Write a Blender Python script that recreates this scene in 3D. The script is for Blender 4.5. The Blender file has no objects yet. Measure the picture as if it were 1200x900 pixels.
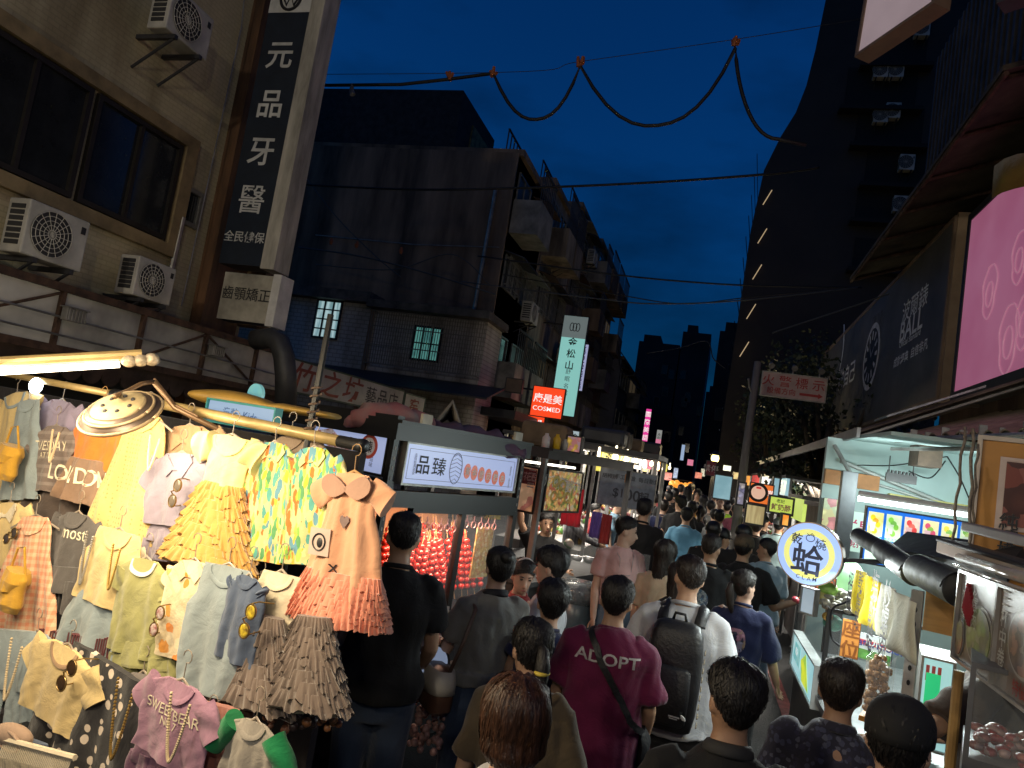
import bpy, math, random
import numpy as np
from mathutils import Vector, Matrix, Quaternion
V = Vector
S = bpy.context.scene
COL = S.collection
rnd = random.Random(7)
R = math.radians

# ------------------------------------------------------------------ camera, sky, sun, exposure
CAMZ, FPX = 2.05, 832.0
def _cam():
    y, p, r = R(16.0), R(5.2), R(9.0)
    fw = V((-math.sin(y)*math.cos(p), math.cos(y)*math.cos(p), math.sin(p)))
    r0 = V((math.cos(y), math.sin(y), 0)); u0 = r0.cross(fw)
    return fw, math.cos(r)*r0 + math.sin(r)*u0, math.cos(r)*u0 - math.sin(r)*r0
CF, CR, CU = _cam()
CP = V((0, 0, CAMZ))
cam = bpy.data.cameras.new('camera'); cam.sensor_width = 36; cam.lens = FPX/1200*36
cam.clip_start = 0.05; cam.clip_end = 800
camo = bpy.data.objects.new('camera', cam); COL.objects.link(camo); S.camera = camo
camo.matrix_world = Matrix(((CR.x, CU.x, -CF.x, CP.x), (CR.y, CU.y, -CF.y, CP.y), (CR.z, CU.z, -CF.z, CP.z), (0, 0, 0, 1)))
W = bpy.data.worlds.new('World'); S.world = W; W.use_nodes = True
def _world():
    nt = W.node_tree; N = nt.nodes; L = nt.links
    bg = N['Background']
    sky = N.new('ShaderNodeTexSky'); sky.sky_type = 'NISHITA'; sky.sun_disc = False
    sky.sun_elevation = R(2.5); sky.sun_rotation = R(250); sky.air_density = 1.0; sky.dust_density = 0.3; sky.ozone_density = 6.0
    tc = N.new('ShaderNodeTexCoord')
    mp = N.new('ShaderNodeMapping'); mp.inputs['Scale'].default_value = (1.3, 1.3, 3.4)
    nz = N.new('ShaderNodeTexNoise'); nz.inputs['Scale'].default_value = 2.6; nz.inputs['Detail'].default_value = 5; nz.inputs['Roughness'].default_value = .55
    cr = N.new('ShaderNodeValToRGB'); cr.color_ramp.elements[0].position = .46; cr.color_ramp.elements[1].position = .70
    cr.color_ramp.elements[0].color = (1, 1, 1, 1); cr.color_ramp.elements[1].color = (.62, .60, .58, 1)
    mx = N.new('ShaderNodeMixRGB'); mx.blend_type = 'MULTIPLY'; mx.inputs[0].default_value = 1
    tint = N.new('ShaderNodeMixRGB'); tint.blend_type = 'MULTIPLY'; tint.inputs[0].default_value = 1; tint.inputs[2].default_value = SKY_TINT
    L.new(tc.outputs['Generated'], mp.inputs[0]); L.new(mp.outputs[0], nz.inputs[0]); L.new(nz.outputs[0], cr.inputs[0])
    L.new(sky.outputs[0], tint.inputs[1]); L.new(tint.outputs[0], mx.inputs[1]); L.new(cr.outputs[0], mx.inputs[2])
    sx = N.new('ShaderNodeSeparateXYZ'); L.new(tc.outputs['Generated'], sx.inputs[0])
    mr = N.new('ShaderNodeMapRange'); mr.inputs[1].default_value = .0; mr.inputs[2].default_value = .42; mr.inputs[3].default_value = .30; mr.inputs[4].default_value = 1.06; L.new(sx.outputs[2], mr.inputs[0])
    m3 = N.new('ShaderNodeMixRGB'); m3.blend_type = 'MULTIPLY'; m3.inputs[0].default_value = 1; L.new(mx.outputs[0], m3.inputs[1]); L.new(mr.outputs[0], m3.inputs[2]); mx = m3
    L.new(mx.outputs[0], bg.inputs[0]); bg.inputs[1].default_value = SKY_STRENGTH
SKY_TINT = (.25, .85, 1.0, 1); SKY_STRENGTH = 0.15
_world()
sl = bpy.data.lights.new('sun', 'SUN'); sl.energy = 0.01; sl.angle = R(.5); sl.color = (1, .9, .8)
slo = bpy.data.objects.new('sun', sl); COL.objects.link(slo); slo.rotation_euler = (R(88), 0, R(250+90))
S.view_settings.view_transform = 'Standard'; S.view_settings.look = 'None'; S.view_settings.exposure = 0.0; S.view_settings.gamma = 1
S.cycles.max_bounces = 6; S.cycles.diffuse_bounces = 3; S.cycles.glossy_bounces = 3; S.cycles.transparent_max_bounces = 8
S.cycles.transmission_bounces = 4; S.cycles.caustics_reflective = False; S.cycles.caustics_refractive = False
S.cycles.use_denoising = True; S.cycles.sample_clamp_indirect = 4; S.cycles.use_light_tree = True

# ------------------------------------------------------------------ helpers
def ray(px, py): return CF + CR*((px-600)/FPX) - CU*((py-450)/FPX)
def at(px, py, d): return CP + ray(px, py)*d
def atx(px, py, x): r = ray(px, py); return CP + r*(x/r.x)
def aty(px, py, y): r = ray(px, py); return CP + r*(y/r.y)
def atz(px, py, z): r = ray(px, py); return CP + r*((z-CAMZ)/r.z)
UP = V((0, 0, 1))

class Fr:
    """a real vertical (or tilted) plane: origin, horizontal unit u, up t, normal n"""
    def __init__(s, o, u, up=UP):
        s.o = V(o); s.u = V(u).normalized(); s.up = V(up).normalized(); s.n = s.u.cross(s.up)
    def P(s, a, b, d=0): return s.o + s.u*a + s.up*b + s.n*d
    def hit(s, px, py, d=0):
        r = ray(px, py); o = s.o + s.n*d
        k = (o-CP).dot(s.n)/r.dot(s.n); q = CP + r*k - s.o
        return q.dot(s.u), q.dot(s.up)
    def depth(s, px, py):
        return (s.o-CP).dot(s.n)/ray(px, py).dot(s.n)
    def off(s, a, b, d): return Fr(s.P(a, b, d), s.u, s.up)
    def rot(s, a):      # tilt in its own plane
        c, q = math.cos(a), math.sin(a)
        return Fr(s.o, s.u*c+s.up*q, s.up*c-s.u*q)

class MB:
    def __init__(s): s.v = []; s.f = []; s.mi = []; s.cm = 0
    def add(s, vs, fs):
        b = len(s.v); s.v.extend([V(x) for x in vs])
        for f in fs: s.f.append([i+b for i in f]); s.mi.append(s.cm)
        return s
    def box(s, o, a, b, c):
        o, a, b, c = V(o), V(a), V(b), V(c)
        vs = [o, o+a, o+a+b, o+b, o+c, o+a+c, o+a+b+c, o+b+c]
        fs = [(0, 3, 2, 1), (4, 5, 6, 7), (0, 1, 5, 4), (1, 2, 6, 5), (2, 3, 7, 6), (3, 0, 4, 7)]
        if a.cross(b).dot(c) < 0: fs = [tuple(reversed(f)) for f in fs]
        return s.add(vs, fs)
    def fb(s, fr, a0, a1, b0, b1, d0, d1):   # box in a frame
        return s.box(fr.P(a0, b0, d0), fr.u*(a1-a0), fr.up*(b1-b0), fr.n*(d1-d0))
    def ab(s, x0, x1, y0, y1, z0, z1):
        return s.box((x0, y0, z0), (x1-x0, 0, 0), (0, y1-y0, 0), (0, 0, z1-z0))
    def quad(s, *p): return s.add(p, [tuple(range(len(p)))])
    def loft(s, rings, cap=True, close=True):
        n = len(rings[0]); vs = [V(p) for r in rings for p in r]; fs = []
        for i in range(len(rings)-1):
            for j in range(n if close else n-1):
                k = (j+1) % n
                fs.append((i*n+j, i*n+k, (i+1)*n+k, (i+1)*n+j))
        if cap:
            fs.append(tuple(reversed(range(n)))); fs.append(tuple(range((len(rings)-1)*n, len(rings)*n)))
        return s.add(vs, fs)
    def tube(s, pts, r, n=8, cap=True, ref=None):
        pts = [V(p) for p in pts]; rings = []; prev = None
        for i, p in enumerate(pts):
            t = (pts[min(i+1, len(pts)-1)] - pts[max(i-1, 0)])
            t = t.normalized() if t.length > 1e-9 else V((0, 0, 1))
            if prev is None:
                q = V(ref) if ref is not None else (V((1, 0, 0)) if abs(t.x) < .9 else V((0, 1, 0)))
            else: q = prev
            q = (q - t*q.dot(t)).normalized(); prev = q; w = t.cross(q)
            rr = r[i] if isinstance(r, list) else r
            ra, rb = rr if isinstance(rr, (list, tuple)) else (rr, rr)
            rings.append([p + q*(math.cos(2*math.pi*j/n)*ra) + w*(math.sin(2*math.pi*j/n)*rb) for j in range(n)])
        return s.loft(rings, cap)
    def disc(s, c, nrm, r, n=32, th=.01, ref=UP):
        nrm = V(nrm).normalized(); return s.tube([V(c)-nrm*th/2, V(c)+nrm*th/2], r, n)
    def ball(s, c, rx, ry=None, rz=None, n=12, m=8, rot=None):
        c = V(c); ry = ry or rx; rz = rz or rx; vs = [V((0, 0, -rz))]; fs = []
        for i in range(1, m):
            a = -math.pi/2 + math.pi*i/m
            for j in range(n):
                b = 2*math.pi*j/n; vs.append(V((rx*math.cos(a)*math.cos(b), ry*math.cos(a)*math.sin(b), rz*math.sin(a))))
        vs.append(V((0, 0, rz))); T = len(vs)-1
        for j in range(n):
            k = (j+1) % n; fs.append((0, 1+k, 1+j)); fs.append((T, T-n+j, T-n+k))
        for i in range(m-2):
            for j in range(n):
                k = (j+1) % n; fs.append((1+i*n+j, 1+i*n+k, 1+(i+1)*n+k, 1+(i+1)*n+j))
        if rot is not None: vs = [rot @ v for v in vs]
        return s.add([c+v for v in vs], fs)

PM = {}   # world matrix of things and parts
def mesh_from(mb, mats, inv, name):
    me = bpy.data.meshes.new(name)
    me.from_pydata([tuple(inv @ v) for v in mb.v], [], mb.f)
    for m in (mats if isinstance(mats, (list, tuple)) else [mats]): me.materials.append(m)
    if isinstance(mats, (list, tuple)) and len(mats) > 1: me.polygons.foreach_set('material_index', mb.mi)
    return me
def link(name, me, parent=None, M=None):
    o = bpy.data.objects.new(name, me); COL.objects.link(o)
    if parent is not None: o.parent = parent
    PM[o.name] = M if M is not None else (PM[parent.name] if parent is not None else Matrix())
    return o
def setp(o, label=None, cat=None, group=None, kind=None):
    if label: o['label'] = label
    if cat: o['category'] = cat
    if group: o['group'] = group
    if kind: o['kind'] = kind
    return o
def thing(name, label, cat, loc, rz=0, group=None, kind=None):
    M = Matrix.Translation(V(loc)) @ Matrix.Rotation(rz, 4, 'Z')
    o = link(name, None, None, M); o.matrix_world = M; o.empty_display_size = .1
    return setp(o, label, cat, group, kind)
def part(name, mb, mats, parent, smooth=False, label=None, bevel=0):
    inv = PM[parent.name].inverted()
    me = mesh_from(mb, mats, inv, name)
    o = link(name, me, parent)
    if smooth: smoothen(me)
    if bevel: bev(o, bevel)
    if label: o['label'] = label
    return o
def solid(name, mb, mats, label=None, cat=None, group=None, kind=None, smooth=False, bevel=0):
    c = sum(mb.v, V((0, 0, 0)))/max(1, len(mb.v)); c.z = min(v.z for v in mb.v)
    M = Matrix.Translation(c)
    me = mesh_from(mb, mats, M.inverted(), name); o = link(name, me, None, M); o.location = c
    if smooth: smoothen(me)
    if bevel: bev(o, bevel)
    return setp(o, label, cat, group, kind)
def smoothen(me, ang=None):
    me.polygons.foreach_set('use_smooth', [True]*len(me.polygons))
    if ang: me.set_sharp_from_angle(angle=R(ang))
def bev(o, w):
    m = o.modifiers.new('bevel', 'BEVEL'); m.width = w; m.segments = 2; m.limit_method = 'ANGLE'
def dup(root, M, label=None, group=None):
    """copy of a thing with its parts and sub-parts"""
    r = root.copy(); COL.objects.link(r); r.matrix_world = M; PM[r.name] = M
    if label: r['label'] = label
    if group: r['group'] = group
    for ch in list(root.children):
        c = ch.copy(); COL.objects.link(c); c.parent = r
        for g in list(ch.children):
            d = g.copy(); COL.objects.link(d); d.parent = c
    return r

# ------------------------------------------------------------------ materials
MC = {}
def mat(key, col, rough=.6, metal=0, var=.15, vs=6.0, bump=0, bs=40, col2=None, spec=None, alpha=None, trans=0, sheen=0, coat=0, stretch=None):
    if key in MC: return MC[key]
    m = bpy.data.materials.new(key); m.use_nodes = True; N = m.node_tree.nodes; L = m.node_tree.links
    b = N['Principled BSDF']; c = (*col, 1)
    b.inputs['Base Color'].default_value = c; b.inputs['Roughness'].default_value = rough; b.inputs['Metallic'].default_value = metal
    if spec is not None: b.inputs['Specular IOR Level'].default_value = spec
    if trans: b.inputs['Transmission Weight'].default_value = trans
    if coat: b.inputs['Coat Weight'].default_value = coat
    if sheen: b.inputs['Sheen Weight'].default_value = sheen
    if alpha is not None: b.inputs['Alpha'].default_value = alpha
    tc = N.new('ShaderNodeTexCoord'); src = tc.outputs['Object']
    if stretch:
        mp = N.new('ShaderNodeMapping'); mp.inputs['Scale'].default_value = stretch; L.new(src, mp.inputs[0]); src = mp.outputs[0]
    if var:
        nz = N.new('ShaderNodeTexNoise'); nz.inputs['Scale'].default_value = vs; nz.inputs['Detail'].default_value = 4; nz.inputs['Roughness'].default_value = .65
        L.new(src, nz.inputs[0])
        rp = N.new('ShaderNodeValToRGB'); rp.color_ramp.elements[0].position = .3; rp.color_ramp.elements[1].position = .72
        d = col2 or tuple(x*(1-var*1.6) for x in col); h = tuple(min(1, x*(1+var*.6)) for x in col)
        rp.color_ramp.elements[0].color = (*d, 1); rp.color_ramp.elements[1].color = (*h, 1)
        L.new(nz.outputs[0], rp.inputs[0]); L.new(rp.outputs[0], b.inputs['Base Color'])
    if bump:
        n2 = N.new('ShaderNodeTexNoise'); n2.inputs['Scale'].default_value = bs; n2.inputs['Detail'].default_value = 4; L.new(src, n2.inputs[0])
        bp = N.new('ShaderNodeBump'); bp.inputs['Strength'].default_value = min(1, bump); bp.inputs['Distance'].default_value = .02
        L.new(n2.outputs[0], bp.inputs['Height']); L.new(bp.outputs[0], b.inputs['Normal'])
    MC[key] = m; return m
def emi(key, col, st, col2=None, vs=3.0, stretch=None, light=True):
    """a lit surface: lamp, screen, lightbox"""
    if key in MC: return MC[key]
    m = bpy.data.materials.new(key); m.use_nodes = True; N = m.node_tree.nodes; L = m.node_tree.links
    b = N['Principled BSDF']; b.inputs['Base Color'].default_value = (*[x*.5 for x in col], 1); b.inputs['Roughness'].default_value = .35
    b.inputs['Emission Color'].default_value = (*col, 1); b.inputs['Emission Strength'].default_value = st
    if col2:
        tc = N.new('ShaderNodeTexCoord'); mp = N.new('ShaderNodeMapping'); mp.inputs['Scale'].default_value = stretch or (1, 1, 1)
        nz = N.new('ShaderNodeTexNoise'); nz.inputs['Scale'].default_value = vs; nz.inputs['Detail'].default_value = 3
        rp = N.new('ShaderNodeValToRGB'); rp.color_ramp.elements[0].position = .4; rp.color_ramp.elements[1].position = .6
        rp.color_ramp.elements[0].color = (*col, 1); rp.color_ramp.elements[1].color = (*col2, 1)
        L.new(tc.outputs['Object'], mp.inputs[0]); L.new(mp.outputs[0], nz.inputs[0]); L.new(nz.outputs[0], rp.inputs[0]); L.new(rp.outputs[0], b.inputs['Emission Color'])
    if not light: m.cycles.emission_sampling = 'NONE'
    MC[key] = m; return m
def picture(key, cols, st, vs=18, bands=None):
    """a printed, backlit picture: several colours in cells"""
    if key in MC: return MC[key]
    m = bpy.data.materials.new(key); m.use_nodes = True; N = m.node_tree.nodes; L = m.node_tree.links; b = N['Principled BSDF']
    tc = N.new('ShaderNodeTexCoord'); vo = N.new('ShaderNodeTexVoronoi'); vo.inputs['Scale'].default_value = vs
    wn = N.new('ShaderNodeTexNoise'); wn.inputs['Scale'].default_value = vs*1.3; wn.inputs['Detail'].default_value = 3
    ad = N.new('ShaderNodeVectorMath'); ad.operation = 'MULTIPLY_ADD'; ad.inputs[1].default_value = (.05,)*3
    L.new(tc.outputs['Object'], wn.inputs[0]); L.new(wn.outputs['Color'], ad.inputs[0]); L.new(tc.outputs['Object'], ad.inputs[2]); L.new(ad.outputs[0], vo.inputs[0])
    sp = N.new('ShaderNodeSeparateColor'); L.new(vo.outputs['Color'], sp.inputs[0])
    rp = N.new('ShaderNodeValToRGB'); rp.color_ramp.interpolation = 'CONSTANT'; e = rp.color_ramp.elements
    while len(e) < len(cols): e.new(.5)
    for i, c in enumerate(cols): e[i].position = i/len(cols); e[i].color = (*c, 1)
    L.new(sp.outputs[0], rp.inputs[0])
    m2 = N.new('ShaderNodeMixRGB'); m2.blend_type = 'MULTIPLY'; m2.inputs[0].default_value = .7
    r2 = N.new('ShaderNodeValToRGB'); r2.color_ramp.elements[0].position = 0; r2.color_ramp.elements[1].position = .5; r2.color_ramp.elements[0].color = (1, 1, 1, 1); r2.color_ramp.elements[1].color = (.35, .3, .3, 1)
    L.new(vo.outputs['Distance'], r2.inputs[0]); L.new(rp.outputs[0], m2.inputs[1]); L.new(r2.outputs[0], m2.inputs[2])
    L.new(m2.outputs[0], b.inputs['Base Color']); b.inputs['Roughness'].default_value = .3
    if st:
        L.new(m2.outputs[0], b.inputs['Emission Color']); b.inputs['Emission Strength'].default_value = st
        m.cycles.emission_sampling = 'NONE' if st < .8 else 'AUTO'
    MC[key] = m; return m
def fabric(key, col, pat=None, col2=(1, 1, 1), sc=30, cols=None, sheen=.2, alpha=None, rough=.85, cover=.47):
    """woven cloth with an optional woven or printed pattern"""
    if key in MC: return MC[key]
    m = bpy.data.materials.new(key); m.use_nodes = True; N = m.node_tree.nodes; L = m.node_tree.links; b = N['Principled BSDF']
    _m = max(max(col), 1e-4); col = tuple(x*(x/_m)**.16*.92 for x in col) if max(col) > .05 else col
    b.inputs['Roughness'].default_value = rough; b.inputs['Sheen Weight'].default_value = sheen; b.inputs['Specular IOR Level'].default_value = .25
    tc = N.new('ShaderNodeTexCoord'); O = tc.outputs['Object']
    n1 = N.new('ShaderNodeTexNoise'); n1.inputs['Scale'].default_value = 9; n1.inputs['Detail'].default_value = 5; L.new(O, n1.inputs[0])
    mr = N.new('ShaderNodeMapRange'); mr.inputs[1].default_value = .3; mr.inputs[2].default_value = .7; mr.inputs[3].default_value = .86; mr.inputs[4].default_value = 1.08; L.new(n1.outputs[0], mr.inputs[0])
    base = N.new('ShaderNodeRGB'); base.outputs[0].default_value = (*col, 1); c = base.outputs[0]
    def mix(f, a, b2):
        x = N.new('ShaderNodeMixRGB'); L.new(f, x.inputs[0]); L.new(a, x.inputs[1])
        if isinstance(b2, tuple): x.inputs[2].default_value = (*b2, 1)
        else: L.new(b2, x.inputs[2])
        return x.outputs[0]
    def math_(op, a, b2=None):
        x = N.new('ShaderNodeMath'); x.operation = op
        L.new(a, x.inputs[0])
        if b2 is not None:
            if isinstance(b2, (int, float)): x.inputs[1].default_value = b2
            else: L.new(b2, x.inputs[1])
        return x.outputs[0]
    sx = N.new('ShaderNodeSeparateXYZ'); L.new(O, sx.inputs[0])
    if pat == 'dots' or pat == 'floral' or pat == 'lace':
        vo = N.new('ShaderNodeTexVoronoi'); vo.inputs['Scale'].default_value = sc; vo.inputs['Randomness'].default_value = .8 if pat != 'lace' else .2
        nw = N.new('ShaderNodeTexNoise'); nw.inputs['Scale'].default_value = sc*1.2; L.new(O, nw.inputs[0])
        ad = N.new('ShaderNodeVectorMath'); ad.operation = 'MULTIPLY_ADD'; ad.inputs[1].default_value = (.7/sc,)*3 if pat == 'floral' else (.25/sc,)*3
        mw = N.new('ShaderNodeMapping'); L.new(O, mw.inputs[0])
        if 'tropical' in key: mw.inputs['Rotation'].default_value = (0, 0, .7); mw.inputs['Scale'].default_value = (2.0, .75, 1)
        L.new(nw.outputs['Color'], ad.inputs[0]); L.new(mw.outputs[0], ad.inputs[2]); L.new(ad.outputs[0], vo.inputs[0])
        f = math_('LESS_THAN', vo.outputs['Distance'], .33 if pat == 'dots' else (cover if pat == 'floral' else .25))
        if pat == 'floral':
            sp = N.new('ShaderNodeSeparateColor'); L.new(vo.outputs['Color'], sp.inputs[0])
            rp = N.new('ShaderNodeValToRGB'); rp.color_ramp.interpolation = 'CONSTANT'; e = rp.color_ramp.elements
            while len(e) < len(cols): e.new(.5)
            for i, k in enumerate(cols): e[i].position = i/len(cols); e[i].color = (*k, 1)
            L.new(sp.outputs[0], rp.inputs[0]); c = mix(f, c, rp.outputs[0])
        else: c = mix(f, c, col2)
    elif pat in ('stripe', 'gingham'):
        a = math_('GREATER_THAN', math_('SINE', math_('MULTIPLY', sx.outputs[1], sc)), .0 if pat == 'gingham' else .35)
        if pat == 'stripe': c = mix(a, c, col2)
        else:
            a2 = math_('GREATER_THAN', math_('SINE', math_('MULTIPLY', sx.outputs[0], sc)), 0)
            c = mix(math_('MULTIPLY', math_('ADD', a, a2), .5), c, col2)
    elif pat == 'denim':
        n2 = N.new('ShaderNodeTexNoise'); n2.inputs['Scale'].default_value = 5; L.new(O, n2.inputs[0]); c = mix(n2.outputs[0], c, col2)
    elif pat == 'ombre':
        f = N.new('ShaderNodeMapRange'); f.inputs[1].default_value = sc; f.inputs[2].default_value = sc-.14; L.new(sx.outputs[1], f.inputs[0]); c = mix(f.outputs[0], c, col2)
    mm = N.new('ShaderNodeMixRGB'); mm.blend_type = 'MULTIPLY'; mm.inputs[0].default_value = 1; L.new(c, mm.inputs[1]); L.new(mr.outputs[0], mm.inputs[2])
    L.new(mm.outputs[0], b.inputs['Base Color'])
    n3 = N.new('ShaderNodeTexNoise'); n3.inputs['Scale'].default_value = 9; n3.inputs['Detail'].default_value = 7; n3.inputs['Roughness'].default_value = .62; n3.inputs['Distortion'].default_value = .7; L.new(O, n3.inputs[0])
    bp = N.new('ShaderNodeBump'); bp.inputs['Strength'].default_value = .55; bp.inputs['Distance'].default_value = .016; L.new(n3.outputs[0], bp.inputs['Height']); L.new(bp.outputs[0], b.inputs['Normal'])
    if alpha is not None: b.inputs['Alpha'].default_value = alpha
    MC[key] = m; return m
def glass(key='glass', tint=(.9, .95, .95), a=.08):
    return mat(key, tint, .06, 0, 0, alpha=a, spec=.6)
BLACK = mat('black paint', (.008, .008, .009), .45, 0, .2)
DGREY = mat('dark grey metal', (.05, .05, .055), .5, .3, .2)
STEEL = mat('galvanised steel', (.35, .35, .35), .4, .8, .2)
WHITEP = mat('white paint', (.75, .75, .73), .5, 0, .1)
INK = mat('black ink', (.015, .015, .018), .5, 0, 0)

# ------------------------------------------------------------------ writing
def text_mb(fr, s, t, size, body, d=.004, bold=0, sx=1, vertical=False, line=1.0, align='CENTER', slant=0, deco=None):
    cu = bpy.data.curves.new('t', 'FONT'); cu.body = '\n'.join(body) if vertical else body
    cu.align_x = align; cu.align_y = 'CENTER'; cu.size = size/.9; bold = min(bold, .012 if set(body) & set('醫藝臻錶齒顎矯警標燒嚴鹹') else .035); cu.offset = bold*size*.5; cu.space_line = line; cu.shear = slant; cu.resolution_u = 3
    o = bpy.data.objects.new('t', cu); COL.objects.link(o)
    me = bpy.data.meshes.new_from_object(o.evaluated_get(bpy.context.evaluated_depsgraph_get()))
    bpy.data.objects.remove(o)
    mb = MB()
    if len(me.vertices):
        ys = [v.co.y for v in me.vertices]; cy = (max(ys)+min(ys))/2
        xs = [v.co.x for v in me.vertices]; cx = (max(xs)+min(xs))/2 if align == 'CENTER' else 0
        mb.add([fr.P(s+(v.co.x-cx)*sx, t+v.co.y-cy, d) for v in me.vertices], [tuple(p.vertices) for p in me.polygons])
    bpy.data.meshes.remove(me); bpy.data.curves.remove(cu)
    return mb
def text(parent, fr, s, t, size, body, m, name='lettering', **k):
    mb = text_mb(fr, s, t, size, body, **k)
    if mb.v: return part(name, mb, m, parent)
def flat(fr, pts, d): return [fr.P(a, b, d) for a, b in pts]

def board(name, label, cat, fr, tl, tr, bl, face, th=.06, rim=.02, rimm=None, group=None, facename='face', both=True):
    """a sign box whose face lies in frame fr; corners given where the photo shows them. returns thing, (s0,s1,t0,t1)"""
    s0, t1 = fr.hit(*tl); s1, _ = fr.hit(*tr); _, t0 = fr.hit(*bl)
    return box_sign(name, label, cat, fr, s0, s1, t0, t1, face, th, rim, rimm, group, facename)
def box_sign(name, label, cat, fr, s0, s1, t0, t1, face, th=.06, rim=.02, rimm=None, group=None, facename='face'):
    o = thing(name, label, cat, fr.P((s0+s1)/2, t0, -th/2), group=group)
    mb = MB(); mb.fb(fr, s0, s1, t0, t1, -th, -.004)
    r = rim
    if r:
        mb.fb(fr, s0-r, s0, t0-r, t1+r, -th-.003, .012); mb.fb(fr, s1, s1+r, t0-r, t1+r, -th-.003, .012)
        mb.fb(fr, s0, s1, t1, t1+r, -th-.003, .012); mb.fb(fr, s0, s1, t0-r, t0, -th-.003, .012)
    part('housing', mb, rimm or DGREY, o)
    f = MB(); f.fb(fr, s0+.002, s1-.002, t0+.002, t1-.002, -.0035, 0); part(facename, f, face, o)
    return o, (s0, s1, t0, t1)
def lamp(kind, loc, energy, col, size=.1, target=None, sy=None, spread=None):
    l = bpy.data.lights.new('lamp_light', kind); l.energy = energy; l.color = col
    if kind == 'AREA':
        l.shape = 'RECTANGLE'; l.size = size; l.size_y = sy or size
        if spread: l.spread = spread
    else: l.shadow_soft_size = size
    o = bpy.data.objects.new('lamp_light', l); COL.objects.link(o); o.location = loc
    if target is not None: o.rotation_euler = (V(target)-V(loc)).to_track_quat('-Z', 'Y').to_euler()
    return o
# ------------------------------------------------------------------ the setting: street and markings
def tile_mat(key, c1, c2, mortar, w, h, axis, ms=.012, rough=.5):
    if key in MC: return MC[key]
    m = bpy.data.materials.new(key); m.use_nodes = True; N = m.node_tree.nodes; L = m.node_tree.links; b = N['Principled BSDF']; b.inputs['Roughness'].default_value = rough
    tc = N.new('ShaderNodeTexCoord'); sx = N.new('ShaderNodeSeparateXYZ'); cx = N.new('ShaderNodeCombineXYZ'); L.new(tc.outputs['Object'], sx.inputs[0])
    L.new(sx.outputs[axis], cx.inputs[0]); L.new(sx.outputs[2], cx.inputs[1])
    br = N.new('ShaderNodeTexBrick'); br.inputs['Scale'].default_value = 1; br.inputs['Brick Width'].default_value = w; br.inputs['Row Height'].default_value = h
    br.inputs['Mortar Size'].default_value = ms; br.inputs['Color1'].default_value = (*c1, 1); br.inputs['Color2'].default_value = (*c2, 1); br.inputs['Mortar'].default_value = (*mortar, 1); L.new(cx.outputs[0], br.inputs[0])
    nz = N.new('ShaderNodeTexNoise'); nz.inputs['Scale'].default_value = .9; nz.inputs['Detail'].default_value = 6
    mp = N.new('ShaderNodeMapping'); mp.inputs['Scale'].default_value = (1.6, 1.6, .45); L.new(tc.outputs['Object'], mp.inputs[0]); L.new(mp.outputs[0], nz.inputs[0])
    rp = N.new('ShaderNodeValToRGB'); rp.color_ramp.elements[0].position = .38; rp.color_ramp.elements[1].position = .58; rp.color_ramp.elements[0].color = (.42, .38, .32, 1); rp.color_ramp.elements[1].color = (1, 1, 1, 1); L.new(nz.outputs[0], rp.inputs[0])
    mx = N.new('ShaderNodeMixRGB'); mx.blend_type = 'MULTIPLY'; mx.inputs[0].default_value = .85; L.new(br.outputs[0], mx.inputs[1]); L.new(rp.outputs[0], mx.inputs[2]); L.new(mx.outputs[0], b.inputs['Base Color'])
    bp = N.new('ShaderNodeBump'); bp.inputs['Strength'].default_value = .4; bp.inputs['Distance'].default_value = .01; L.new(br.outputs[1], bp.inputs['Height']); bp.invert = True; L.new(bp.outputs[0], b.inputs['Normal'])
    MC[key] = m; return m
mb = MB(); mb.quad((-120, -60, 0), (120, -60, 0), (120, 400, 0), (-120, 400, 0))
solid('street', mb, mat('asphalt', (.045, .047, .05), .72, 0, .35, 1.2, .5, 60), kind='structure')
mb = MB(); mb.quad((.97, 2, .004), (1.09, 2, .004), (1.09, 40, .004), (.97, 40, .004))
solid('red_kerb_line', mb, mat('red road paint', (.33, .06, .06), .6, 0, .45, 9), kind='structure')
mb = MB(); mb.quad((-1.36, 3, .004), (-1.24, 3, .004), (-1.24, 40, .004), (-1.36, 40, .004))
solid('white_lane_line', mb, mat('white road paint', (.5, .5, .48), .6, 0, .5, 9), kind='structure')
mb = MB(); mb.ab(-5.6, -3.6, -3, 45, .0, .14); solid('pavement', mb, mat('paving', (.16, .15, .14), .8, 0, .3, 3), kind='structure')

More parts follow.
